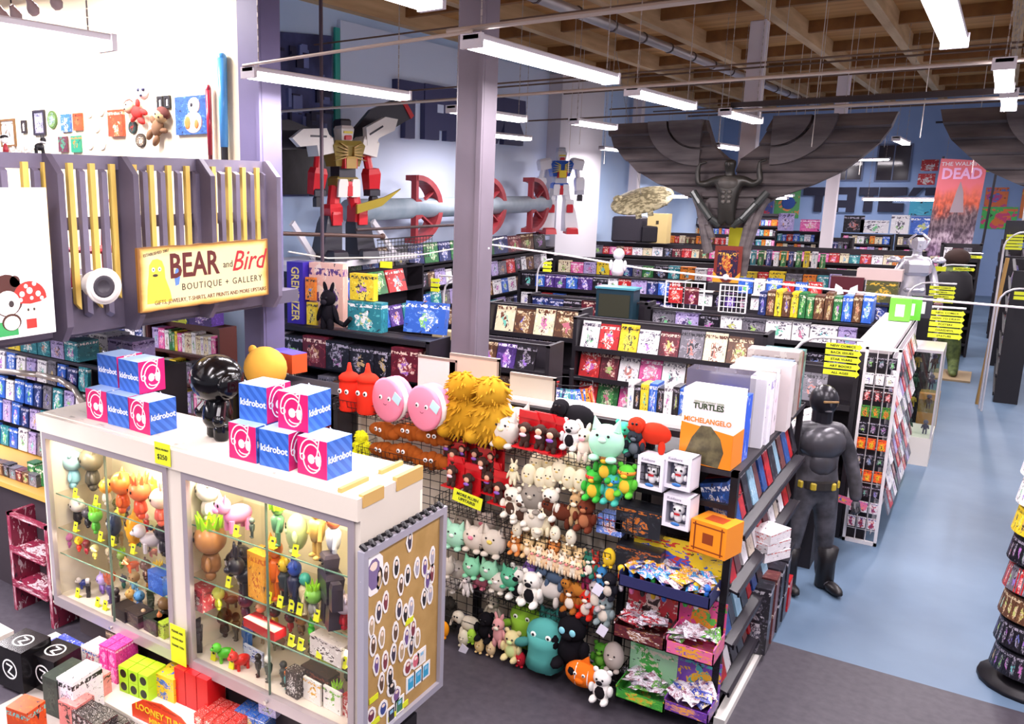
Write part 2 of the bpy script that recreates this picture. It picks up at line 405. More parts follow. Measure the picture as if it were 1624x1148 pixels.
# =============== upstairs gallery (left) ===============
struct('floor_gallery', MB().bb((-14,-4,2.82),(-5.86,6.88,2.95)), mat('#5b5566', .7))
struct('wall_gallery', MB().bb((-14,6.9,2.82),(-6.53,7.1,ZC)), noisy('#f4e6bf', '#f8edcd', .6, .8))
struct('wall_alcove', MB().bb((-14,7.7,0),(-7.45,7.85,ZC)), noisy('#a9c4e6', '#b7cfec', .6, .75))
struct('wall_side', MB().bb((-14.2,-4,0),(-14,7.85,ZC)), mat('#a9c4e6', .75))
GR = noisy('#6a6276', '#7a7286', 2, .6); GRD = noisy('#544b5a', '#62596a', 2, .65); YL = noisy('#d9b455', '#e8c869', 5, .6, 4, .3, .7, (3, 3, .4))
rl = thing('gallery_railing', 'grey and yellow slatted railing along the edge of the upstairs gallery', 'railing', (-5.8, 2, 2.95))
mb = MB(); mb.bb((-.1,-6,1.19),(.02,4.33,1.3)); obj('top_rail', mb, GR, rl)
mb = MB(); mb.bb((-.04,-6,-.1),(.0,4.33,.27)); obj('base_board', mb, GRD, rl)
mb = MB(); mb.bb((-.07,-6,.72),(-.03,4.33,.82)); obj('middle_rail', mb, GR, rl)
ys = [2.9,3.15,3.571,3.776,3.95,4.172,4.379,4.79,4.98,5.17,5.49,5.68,5.87,6.08]
yy = [3.0,3.35,3.69,3.86,4.075,4.277,4.471,4.69,4.87,5.065,5.274,5.59,5.79,5.98,6.17]
for i,y in enumerate(yy):
    b = [.12,.1,.35,.4,.1,.09,.15,.2][i % 8]; mb = MB(); mb.prism([(-.022,b+.04),(0,b),(.022,b+.04),(.022,1.22),(0,1.25),(-.022,1.22)], .0, .035, Matrix.Translation((0.0,y-2,0)) @ Matrix.Rotation(-PI/2,4,'Z'))
    mb = MB(); mb.add([(.0,-.024,b+.05),(.0,.024,b),(.0,.024,1.235),(.0,-.024,1.235),(.04,-.024,b+.05),(.04,.024,b),(.04,.024,1.235),(.04,-.024,1.235)], [(0,1,2,3),(7,6,5,4),(0,4,5,1),(1,5,6,2),(2,6,7,3),(3,7,4,0)], Matrix.Translation((.012,y-2,0)))
    obj('yellow_slat', mb, YL, rl)
for i,y in enumerate([3.17,3.51,3.776,3.97,4.172,4.379,4.79,4.98,5.17,5.38,5.69,5.885,6.08,6.27]):
    b = [.02,.0,.03,.02][i % 4]; mb = MB(); mb.add([(.0,-.026,b+.03),(.0,.026,b),(.0,.026,1.2),(.0,-.026,1.2),(.05,-.026,b+.06),(.05,.026,b+.03),(.05,.026,1.17),(.05,-.026,1.17)], [(0,1,2,3),(7,6,5,4),(0,4,5,1),(1,5,6,2),(2,6,7,3),(3,7,4,0)], Matrix.Translation((.012,y-2,0)))
    obj('grey_slat', mb, GR, rl)
for y in (2.5,3.88,4.58,5.43,6.3):
    mb = MB(); mb.prism([(-.1,1.3),(.06,1.3),(.2,1.15),(.2,.0),(.12,-.12),(-.04,-.12)], -.028, .028, Matrix.Translation((0,y-2,0)))
    obj('post', mb, GRD if y < 6 else GR, rl)
# sign
sg = thing('gallery_sign', 'cream wooden sign with burnt edges hanging on the slatted railing', 'sign', (-5.55, 5.28, 2.99), (0,0,0)); sg.scale = (1,.96,.96)
mb = MB(); n = 16; top = []
rr = random.Random(3)
pts = [(-.81+i*1.62/n, .555+rr.uniform(-.006,.006)) for i in range(n+1)]+[(.81-i*1.62/n, -.0+rr.uniform(-.006,.006)) for i in range(n+1)]
mb.prism(pts, -.015, .015, Matrix.Rotation(PI/2,4,'Z'))
m = bpy.data.materials.new('aged_sign'); m.use_nodes = True; nt = m.node_tree; N = nt.nodes; L = nt.links
tc = N.new('ShaderNodeTexCoord'); sp = N.new('ShaderNodeSeparateXYZ'); L.new(tc.outputs['Generated'], sp.inputs[0])
def edge(o, k):
    a = N.new('ShaderNodeMath'); a.operation = 'SUBTRACT'; L.new(o, a.inputs[0]); a.inputs[1].default_value = .5
    b = N.new('ShaderNodeMath'); b.operation = 'ABSOLUTE'; L.new(a.outputs[0], b.inputs[0])
    c = N.new('ShaderNodeMath'); c.operation = 'POWER'; L.new(b.outputs[0], c.inputs[0]); c.inputs[1].default_value = k
    d = N.new('ShaderNodeMath'); d.operation = 'MULTIPLY'; L.new(c.outputs[0], d.inputs[0]); d.inputs[1].default_value = 2.0**k; return d
e1 = edge(sp.outputs[1], 14); e2 = edge(sp.outputs[2], 6); mxx = N.new('ShaderNodeMath'); mxx.operation = 'MAXIMUM'; L.new(e1.outputs[0], mxx.inputs[0]); L.new(e2.outputs[0], mxx.inputs[1])
ns = N.new('ShaderNodeTexNoise'); ns.inputs['Scale'].default_value = 4; ns.inputs['Detail'].default_value = 5
ad = N.new('ShaderNodeMath'); ad.operation = 'MULTIPLY_ADD'; L.new(ns.outputs[0], ad.inputs[0]); ad.inputs[1].default_value = .5; L.new(mxx.outputs[0], ad.inputs[2])
cr = N.new('ShaderNodeValToRGB'); cr.color_ramp.elements[0].position = .38; cr.color_ramp.elements[0].color = lin('#f2dca6'); cr.color_ramp.elements[1].position = 1.2; cr.color_ramp.elements[1].color = lin('#8a5a20')
e = cr.color_ramp.elements.new(.7); e.color = lin('#e2b75c'); cr.color_ramp.elements[2].position = 1.0
L.new(ad.outputs[0], cr.inputs[0]); L.new(cr.outputs[0], N['Principled BSDF'].inputs['Base Color'])
obj('board', mb, m, sg)
mar = mat('#5d1f1c', .6); red = mat('#b3232f', .6); ink = mat('#3a3030', .6)
text('BEAR', .30, mar, sg, (.017,-.17,.365), SIDE, bold=.022, sx=.86)
text('and', .09, ink, sg, (.017,.25,.345), SIDE)
text('Bird', .27, red, sg, (.017,.52,.36), SIDE, shear=.35, bold=.004)
text('BOUTIQUE + GALLERY', .085, ink, sg, (.017,.19,.18), SIDE, space=1.25)
text('GIFTS, JEWELRY, T-SHIRTS, ART PRINTS AND MORE UPSTAIRS', .052, mar, sg, (.017,.06,.07), SIDE, space=1.0)
text('ESTABLISHED 2007', .035, ink, sg, (.017,-.61,.5), (PI/2,-.12,PI/2))
mb = MB(); T = Matrix.Translation((.0,-.6,.1)) @ Matrix.Rotation(PI/2,4,'Z')
pts = [(-.13,-.03),(-.12,.1),(-.1,.22),(-.09,.3),(-.05,.345),(0,.35),(.05,.33),(.075,.27),(.08,.18),(.13,.06),(.15,-.03)]
mb.prism(pts, -.0155, -.0175, T)
mb.mt(1); 
for dx in (-.05,.02): mb.ell((.0175,-.6+dx,.36),(.002,.02,.02), 10, 6)
mb.mt(2)
for dx in (-.05,.02): mb.ell((.019,-.6+dx,.36),(.002,.008,.008), 8, 6)
mb.ell((.018,-.63,.31),(.002,.03,.012), 8, 6)
obj('yellow_bear_drawing', mb, [mat('#ecc944', .6), mat('#fffbe8', .6), ink], sg)
mb = MB(); mb.prism([(-.02,0),(.02,.01),(.035,.07),(.03,.13),(.01,.16),(-.015,.14),(-.03,.08)], -.0155, -.0175, Matrix.Translation((0,-.385,.2)) @ Matrix.Rotation(PI/2,4,'Z'))
obj('blue_bird_drawing', mb, mat('#5d84c8', .6), sg)
# poster with mushrooms
ps = thing('gallery_poster', 'white poster with a red spotted mushroom drawing fixed to the railing', 'poster', (-5.52, 3.3, 2.95))
obj('sheet', MB().bb((0,-.62,0),(.008,.39,1.05)), mat('#fbf8f6', .5), ps)
def disc(mb, y, z, ry, rz, x=.009, n=20, t=.0012):
    mb.prism([(ry*math.cos(2*PI*i/n), rz*math.sin(2*PI*i/n)) for i in range(n)], 0, -t, Matrix.Translation((x,y,z)) @ Matrix.Rotation(PI/2,4,'Z')); return mb
mb = MB(); T = Matrix.Translation((.009,.36,.36)) @ Matrix.Rotation(PI/2,4,'Z')
cap = [(.2*math.cos(a), .2*math.sin(a)*.95) for a in [PI*i/14 for i in range(15)]]+[(-.12,-.035),(0,-.05),(.12,-.035)]
mb.prism(cap, 0, -.0015, T); mb.mt(1)
for y,z,r in ((.36,.45,.035),(.27,.42,.03),(.46,.41,.03),(.32,.5,.022),(.42,.52,.024),(.25,.36,.022),(.5,.36,.022),(.38,.37,.02)): disc(mb, y, z, r, r, .0108)
mb.mt(2); disc(mb, .36, .24, .085, .085, .009); mb.mt(0); 
mb.bb((.009,.3,.05),(.0102,.42,.15))
mb.mt(3); disc(mb,.33,.25,.012,.016,.0105); disc(mb,.4,.25,.012,.016,.0105); disc(mb,.14,.33,.03,.035,.0105)
o = obj('mushroom_drawing', mb, [mat('#d8332b', .6), mat('#fff', .6), mat('#f6e3c9', .6), ink], ps); o.scale = (1,.68,.68); o.location = (0,-.05,.02)
mb = MB(); disc(mb, .1, .42, .19, .22, .0088); disc(mb,-.05,.55,.07,.07,.0088); disc(mb,.2,.56,.06,.06,.0088); mb.mt(1); disc(mb,.1,.34,.14,.13,.0102); mb.mt(2); mb.bb((.0088,-.1,.0),(.0098,.2,.15)); mb.mt(3); disc(mb,.13,.14,.11,.09,.0105); mb.mt(1); disc(mb,.13,.13,.09,.075,.0118)
o = obj('brown_hood_drawing', mb, [mat('#4b2620', .6), mat('#fdf3e6', .6), mat('#3a9b56', .6), mat('#4a2b20',.6)], ps); o.scale = (1,.68,.68); o.location = (0,-.05,.02)
# speaker
sp_ = thing('wall_speaker', 'round white can speaker with dark cone mounted on the slatted railing', 'speaker', (-5.6, 4.12, 3.26), (0,0,-.25))
mb = MB(); R = Matrix.Rotation(PI/2,3,'Y'); mb.lathe((0,0,0), [(.1,-.02),(.105,.0),(.11,.1),(.13,.16),(.14,.17),(.14,.19),(.125,.2),(.08,.19)], 24, R); obj('can', mb, mat('#e9e2da', .4), sp_)
mb = MB(); mb.lathe((.202,0,0), [(.125,-.01),(.125,.003),(.08,.005),(.06,-.02),(.02,-.04)], 24, R); obj('cone', mb, [mat('#dcd5d0', .5)], sp_)
mb = MB(); mb.lathe((.208,-.01,0), [(.085,-.004),(.085,.002),(.07,.004),(.03,-.012),(.01,-.01)], 20, R); obj('driver', mb, mat('#37323a', .5), sp_)
mb = MB(); mb.cyl((-.2,0,-.0),(0,0,0),.02,8); mb.box((-.2,0,0),(.03,.12,.12)); obj('bracket', mb, mat('#c7c0c0', .4, .3), sp_)
# furniture upstairs seen through the slats
cc = thing('gallery_counter', 'long dark red-brown counter standing behind the gallery railing', 'counter', (-7.2, 4.1, 2.95))
obj('body', MB().bb((-.3,-1.2,0),(.3,.4,.62)), noisy('#5b2c1c', '#6d3825', 3, .5), cc); obj('top', MB().bb((-.35,-1.25,.62),(.35,.45,.66)), mat('#cbb9a8', .4), cc)
ch = thing('bentwood_chair', 'red chair standing upstairs behind the slats above the cream sign', 'chair', (-7.1, 5.3, 2.95))
mb = MB(); mb.bbox((0,0,.45),(.45,.45,.05),.02); obj('seat', mb, mat('#a3202c', .5), ch)
mb = MB(); mb.tube([(-.2,.2,.45),(-.2,.22,.8),(-.12,.23,.92),(.12,.23,.92),(.2,.22,.8),(.2,.2,.45)], .018, 6); mb.tube([(0,.21,.45),(0,.23,.92)], .015); obj('backrest', mb, mat('#a3202c', .5), ch)
for sx in (-1,1):
    for sy in (-1,1): obj('leg', MB().cyl((sx*.2,sy*.2,0),(sx*.18,sy*.18,.44),.016,6), mat('#a3202c', .5), ch)
# pictures on the cream wall (y = 6.9)
def pic(x0,z0,x1,z1,frame,art,label,cat='picture',deep=.03,mt=None):
    cx,cz=(x0+x1)/2,(z0+z1)/2; w_,h_=abs(x1-x0),abs(z1-z0)
    t = thing('framed_picture' if frame else 'canvas_print', label, cat, (cx,6.9,cz))
    if frame:
        mb = MB(); f=.028
        for a in ((-w_/2,-h_/2,w_/2,-h_/2+f),(-w_/2,h_/2-f,w_/2,h_/2),(-w_/2,-h_/2+f,-w_/2+f,h_/2-f),(w_/2-f,-h_/2+f,w_/2,h_/2-f)): mb.bb((a[0],-deep,a[1]),(a[2],0,a[3]))
        obj('frame', mb, mat(frame,.5), t)
        obj('print', MB().bb((-w_/2+f,-deep*.6,-h_/2+f),(w_/2-f,0,h_/2-f)), art, t)
    else: obj('canvas', MB().bb((-w_/2,-deep,-h_/2),(w_/2,0,h_/2)), art, t)
    return t
def oval(x0,z0,x1,z1,m1,m2,label,deep=.02):
    cx,cz=(x0+x1)/2,(z0+z1)/2; rw,rh=abs(x1-x0)/2,abs(z1-z0)/2
    t = thing('oval_plaque', label, 'plaque', (cx,6.9,cz)); n=20
    mb=MB(); mb.prism([(rw*math.cos(2*PI*i/n),rh*math.sin(2*PI*i/n)) for i in range(n)],-deep,0); obj('rim',mb,m1,t)
    mb=MB(); mb.prism([(rw*.8*math.cos(2*PI*i/n),rh*.8*math.sin(2*PI*i/n)) for i in range(n)],-deep-.004,-deep+.002); obj('face',mb,m2,t); return t
gold='#6b4c2c'
pic(-11.25,4.55,-10.9,4.92,gold,cover('#f2efe8','#e8e4da','#6a5a4a',2),'brown wooden framed print at the far left of the cream wall')
pic(-10.74,4.72,-10.63,4.885,'#2a2326',cover('#efe9e0','#efe9e0','#555',3),'tiny black framed picture left of the dark framed portrait')
pic(-10.46,4.68,-10.2,5.0,'#2a2430',cover('#8d8aa0','#b9b4c8','#4a4a66',4),'dark framed grey portrait with thick black frame on cream wall')
oval(-10.14,4.75,-9.94,4.98,mat('#4e6a33',.5),cover('#6f8a54','#9fb4d8','#3f5a2c',4),'oval green landscape plaque beside the dark framed portrait')
pic(-9.84,4.70,-9.64,4.92,None,cover('#3d6fc0','#eef2fa','#3d6fc0',2.2),'blue and white unframed card upper left of the round plaques')
pic(-9.58,4.71,-9.40,4.92,None,cover('#d4512e','#e26a3e','#46261c',2),'orange unframed card with dark blot beside the blue card')
pic(-9.92,4.45,-9.735,4.645,None,cover('#5f2a3a','#3f8a6c','#6b2f3f',2),'small maroon and green card below the blue card')
pic(-9.65,4.44,-9.455,4.645,None,cover('#2f8a6a','#2f8a6a','#c7792e',2),'small green and orange card below the orange card')
for x,z,n_ in ((-9.265,4.945,'upper left'),(-9.035,4.955,'upper right'),(-9.135,4.765,'middle'),(-9.29,4.56,'lower left'),(-9.05,4.55,'lower right')):
    oval(x-.09,z-.09,x+.09,z+.09,mat('#ece6e0',.4),cover('#f4f0ea','#f7f3ee','#c9a58f',3),'round white embroidered plaque, %s one of the cluster of five' % n_)
pic(-8.855,4.61,-8.58,4.92,None,cover('#d24a2e','#e2653a','#f2c9a8',2.6),'reddish orange canvas with brown lower corner beside the soft toys',deep=.05)
pic(-7.97,4.89,-7.87,5.03,'#1d1a1e',cover('#f0ece6','#f0ece6','#222',3),'left one of the two tiny black framed pictures')
pic(-7.85,4.89,-7.75,5.03,'#1d1a1e',cover('#f0ece6','#f0ece6','#222',3),'right one of the two tiny black framed pictures')
t = pic(-7.65,4.585,-7.145,5.0,None,cover('#3c5f9c','#5f8ac4','#34518a',5),'large square canvas with white and orange rounded shapes on blue',deep=.04)
mb=MB(); mb.ell((.04,-.04,-.08),(.15,.012,.12)); mb.ell((.06,-.04,.1),(.1,.012,.09)); mb.mt(1); mb.ell((-.04,-.05,-.08),(.05,.006,.07)); mb.ell((.1,-.05,-.1),(.035,.006,.05)); mb.mt(2); mb.ell((.03,-.052,.11),(.022,.006,.022))
obj('painted_shapes',mb,[mat('#f1ebe4',.6),mat('#e07c3a',.6),mat('#2c2630',.6)],t)
oval(-8.51,4.63,-8.36,4.78,mat('#26302c',.5),cover('#2c4a44','#a83a2e','#26302c',3),'small dark oval plaque with red and green below the red soft toy')
oval(-8.39,4.47,-8.21,4.63,mat('#3a3028',.5),cover('#6a5a48','#d9c7b0','#39302a',3),'small brown oval plaque left of the brown soft toy')
t = thing('carved_mask','small white and navy helmet-like mask hung above the soft toys','mask',(-8.215,6.9,5.1)); mb=MB(); mb.ell((0,0,0),(.1,.06,.085)); obj('shell',mb,mat('#f6f0ea',.4),t)
mb=MB(); mb.ell((-.04,-.05,.02),(.028,.015,.022)); mb.ell((.04,-.05,.02),(.028,.015,.022)); mb.ell((.0,-.052,-.045),(.02,.015,.015)); obj('dark_lens',mb,mat('#2a2c48',.3),t)
def softdoll(x,z,rot,label,bc,hc,sc=1):
    t = thing('soft_doll',label,'soft toy',(x,6.88,z),(0,rot,0)); 
    mb=MB(); mb.ell((0,-.05,0),(.1,.06,.12)); mb.ell((-.12,-.05,.03),(.07,.04,.035),R=Matrix.Rotation(.5,3,'Y')); mb.ell((.12,-.05,.03),(.07,.04,.035),R=Matrix.Rotation(-.5,3,'Y')); mb.ell((-.07,-.06,-.15),(.045,.045,.08)); mb.ell((.07,-.06,-.15),(.045,.045,.08)); obj('body',mb,bc,t)
    mb=MB(); mb.ell((0,-.07,.17),(.1,.075,.085)); obj('head',mb,hc,t)
    mb=MB(); mb.ell((0,-.05,.21),(.11,.08,.07)); obj('hair',mb,mat('#5b2c24',.8),t)
    for s in (-1,1): obj('eye',MB().ell((s*.035,-.14,.17),(.012,.008,.014),8,6),mat('#1d1a1e',.2),t)
    t.scale=(sc,)*3; return t
softdoll(-8.29,4.87,-1.1,'soft toy in a red shirt with brown hair pinned to the cream wall',mat('#c2322c',.8),mat('#e8b793',.8),.8)
softdoll(-7.93,4.68,.6,'upside down looking brown soft toy with dark belt on cream wall',mat('#7a5a40',.9),mat('#b79a6c',.9),.9)
for nm,x,z0,z1,r,c,hc,lab in (('foam_sword',-6.86,4.43,5.41,.055,'#4f9fe0','#1b1a20','long light blue foam sword leaning against the cream wall'),('foam_sword',-7.08,4.35,5.1,.034,'#a01e33','#5a1420','shorter dark red foam sword left of the light blue one')):
    t=thing(nm,lab,'toy sword',(x,6.84,z0-.17 if c[1]=='4' else z0-.12)); b0=.17 if c[1]=='4' else .12
    mb=MB(); mb.smooth=True; mb.cyl((0,0,b0),(0,0,z1-z0+b0-.06),r*.8,10,r); mb.ell((0,0,z1-z0+b0-.06),(r,r,.06)); obj('blade',mb,mat(c,.3,coat=.5),t)
    obj('grip',MB().cyl((0,0,0),(0,0,b0),r*.72,10),mat(hc,.5),t)
# things standing on the railing top, far left
t=thing('dog_ornament','small black dog figurine perched on top of the railing','ornament',(-5.84,3.88,4.25)); mb=MB(); mb.ell((0,0,.05),(.025,.04,.03)); mb.ell((0,.035,.1),(.02,.025,.022)); 
for s in (-1,1): mb.cyl((s*.012,.03,.11),(s*.018,.028,.145),.008,5,.002); mb.cyl((s*.012,.025,.04),(s*.012,.03,0),.007,5); mb.cyl((s*.012,-.03,.04),(s*.012,-.03,0),.007,5)
obj('body',mb,mat('#1c1a1c',.5),t); obj('scarf',MB().cyl((0,.03,.075),(0,.033,.088),.024,8),mat('#eee',.6),t)
t=thing('girl_figurine','small white figurine with black hair standing on the railing','ornament',(-5.84,3.6,4.25)); mb=MB(); mb.lathe((0,0,0),[(.022,0),(.02,.03),(.01,.06)],10); obj('dress',mb,mat('#a8303a',.5),t); mb=MB(); mb.ell((0,0,.09),(.028,.03,.03)); obj('head',mb,mat('#f4eee6',.4),t); mb=MB(); mb.ell((-.005,0,.105),(.03,.032,.022)); obj('hair',mb,mat('#1c1a1c',.4),t)
one('garland', (lambda m_: [m_.ell((0,i*.02,.02+.012*math.sin(i*2.3)),(.012,.014,.018),6,5) for i in range(10)] and m_)(MB()), mat('#efe6da',.6), 'pale beaded garland lying on the railing between the two figurines','garland',(-5.84,3.64,4.25))
# bare bulbs hanging at the top left
for i,(px,py,c) in enumerate(((8,22,'leftmost'),(28,20,'second from left'),(55,10,'third from left'),(92,0,'rightmost'))):
    p = P(px,py,y=4.0); t=thing('light_bulb','frosted hanging glass bulb at the top left corner, %s of the four' % c,'light bulb',(p.x,p.y,p.z),group='bare gallery bulbs')
    mb=MB(); mb.lathe((0,0,-.05),[(.004,-.02),(.03,-.012),(.045,.02),(.042,.05),(.025,.08),(.018,.11)],12,Matrix.Rotation(.5,3,'X')); obj('bulb',mb,mat('#b9a2a0',.25),t)
    obj('cord',MB().cyl((0,-.05,.06),(0,-.05,3.49-p.z+4-.4),.006,5),mat('#2c2628',.5),t)
# alcove bookcase under the gallery
def bookcase(name,label,x0,x1,y,z1,depth,levels,wood,facing=-1,rz=0,loc=None):
    t = thing(name,label,'bookcase',((x0+x1)/2,y,0)); w_=x1-x0; d=depth
    mb=MB(); mb.bb((-w_/2,0,0),(-w_/2+.035,d,z1)); obj('side_panel',mb,wood,t)
    mb=MB(); mb.bb((w_/2-.035,0,0),(w_/2,d,z1)); obj('side_panel',mb,wood,t)
    obj('back_panel',MB().bb((-w_/2+.035,d-.02,0),(w_/2-.035,d,z1)),wood,t)
    for z in levels: obj('shelf',MB().bb((-w_/2+.035,0,z-.03),(w_/2-.035,d-.02,z)),wood,t)
    return t
# =============== left wall, sculpture, far wall ===============
def polyx(mb, pts, x0, x1):
    """polygon given as (y,z), extruded from x0 to x1"""
    n=len(pts); vs=[(x1,y,z) for y,z in pts]+[(x0,y,z) for y,z in pts]
    ar=sum(pts[i][0]*pts[(i+1)%n][1]-pts[(i+1)%n][0]*pts[i][1] for i in range(n))
    f=[list(range(n)),list(range(2*n-1,n-1,-1))]+[(i,i+n,(i+1)%n+n,(i+1)%n) for i in range(n)]
    if ar<0: f=[list(reversed(q)) for q in f]
    return mb.add(vs,f)
def polyy(mb, pts, y0, y1): return mb.prism(pts, y0, y1)
NV=mat('#3c3f66',.5)
def wl(pts,label,holes=()):
    mb=MB(); polyx(mb,pts,XL+.08,XL+.2); mb.mt(1)
    for h in holes: polyx(mb,h,XL+.19,XL+.203)
    return one('wall_letter',mb,[NV,mat('#cfdbf2',.6)],label,'letter')
wl([(14.56,6.09),(15.56,6.09),(15.56,5.76),(15.24,5.76),(15.24,4.98),(14.88,4.98),(14.88,5.76),(14.56,5.76)],'large navy block letter T on the left wall, first of the row')
wl([(15.6,6.1),(16.97,6.1),(16.9,4.99),(16.5,4.99),(16.5,5.2),(16.2,5.2),(16.2,4.99),(15.62,4.99)],'large navy block letter H beside the T on the left wall',[[(16.1,5.55),(16.35,5.55),(16.35,5.72),(16.1,5.72)]])
wl([(17.2,6.1),(17.75,6.1),(17.75,5.0),(17.2,5.0)],'large navy block letter I half hidden behind the tall grey column')
wl([(17.95,6.1),(20.3,6.1),(20.34,5.78),(19.85,5.75),(20.25,5.3),(20.25,5.02),(19.2,5.02),(19.2,5.55),(18.87,5.02),(18.45,5.02),(18.45,5.5),(17.95,5.02)],'wide navy letters with a diagonal cut right of the tall column')
# framed dark relief at the start of the left wall
rp=thing('relief_panel','dark blue machine-like relief panel high on the wall behind the winged robot','panel',(XL,11.85,5.3))
mb=MB(); polyx(mb,[(-.95,-1.45),(.82,-1.45),(.82,1.35),(-.95,1.2)],0,.06); rr=random.Random(5)
for k in range(46):
    y=rr.uniform(-.85,.6); z=rr.uniform(-.6,1.0); w_=rr.uniform(.05,.25); h_=rr.choice((.03,.05,.16,.3))
    mb.mt(rr.randint(1,2)); mb.bb((.0,y,z),(.06+rr.uniform(.02,.06),y+w_,z+h_))
obj('board',mb,[noisy('#262a50','#4a5284',1.5,.4,6,.35,.6),mat('#6a75a8',.4),mat('#20223f',.4)],rp)
one('dark_canvas',(lambda m_:polyx(m_,[(10.95,3.88),(12.75,3.88),(12.75,4.9),(10.95,4.9)],XL+.07,XL+.11))(MB()),noisy('#15121a','#2c2630',3,.4),'nearly black canvas hanging behind the legs of the winged robot','canvas')
one('wall_strip',MB().bb((XL+.06,12.72,3.0),(XL+.1,12.86,6.8)),mat('#2f9f93',.5),'teal edged vertical strip between relief panel and pale wall panel','strip')
struct('trim_ledge',MB().bb((XL+.08,12.95,2.62),(XL+.3,22,2.72)),mat('#c3cbe0',.5))
struct('pier',MB().bb((XL,21.9,0),(XL+.45,24.9,6.9)),mat('#cfcbd0',.6))
# pipe with three half wheels
one('wheel_axle',(lambda m_:(setattr(m_,'smooth',True),m_.cyl((-9.3,12.3,3.6),(-9.3,20.6,3.6),.2,16))[1])(MB()),noisy('#8fa0ae','#a4b2bd',3,.4),'thick grey-blue pipe running through the red half wheels','pipe')
def wheel(y,label):
    t=thing('half_wheel',label,'wheel',(-9.3,y,3.58),(0,0,0),'red spoked half wheels')
    R=.66; r=.56; mb=MB(); n=16
    # rim: half ring in the y-z plane bulging towards +y
    pts=[(R*math.sin(PI*i/n)*1.45,R*math.cos(PI*i/n)) for i in range(n+1)]+[(r*math.sin(PI*i/n)*1.4,r*math.cos(PI*i/n)) for i in range(n,-1,-1)]
    for i in range(n):
        a=PI*i/n; b=PI*(i+1)/n; q=[(R*math.sin(a)*1.45,R*math.cos(a)),(R*math.sin(b)*1.45,R*math.cos(b)),(r*math.sin(b)*1.42,r*math.cos(b)),(r*math.sin(a)*1.42,r*math.cos(a))]
        polyx(mb,[(y_,z_) for y_,z_ in q],-.13,.17)
    obj('rim',mb,noisy('#8f2f35','#a3434a',3,.5),t)
    mb=MB(); polyx(mb,[(-.04,-R),(.05,-R),(.05,R),(-.04,R)],.03,.15)
    n2=8; polyx(mb,[(.05,-.2)]+[(.05+.22*math.sin(PI*i/n2),-.2*math.cos(PI*i/n2)) for i in range(n2+1)]+[(.05,.2)],.02,.15)
    for a in (.95,2.2):
        c,s=math.cos(a),math.sin(a); d=.02
        polyx(mb,[(.15*s*1.4,.15*c-d),(.6*s*1.4,.6*c-d),(.6*s*1.4,.6*c+d),(.15*s*1.4,.15*c+d)],.04,.13)
    obj('spokes',mb,mat('#96323a',.5),t); return t
wheel(14.35,'nearest red half wheel on the grey-blue pipe, left of the tall column')
wheel(17.2,'middle red half wheel partly hidden by the tall column')
wheel(19.55,'farthest red half wheel beside the white and blue robot')
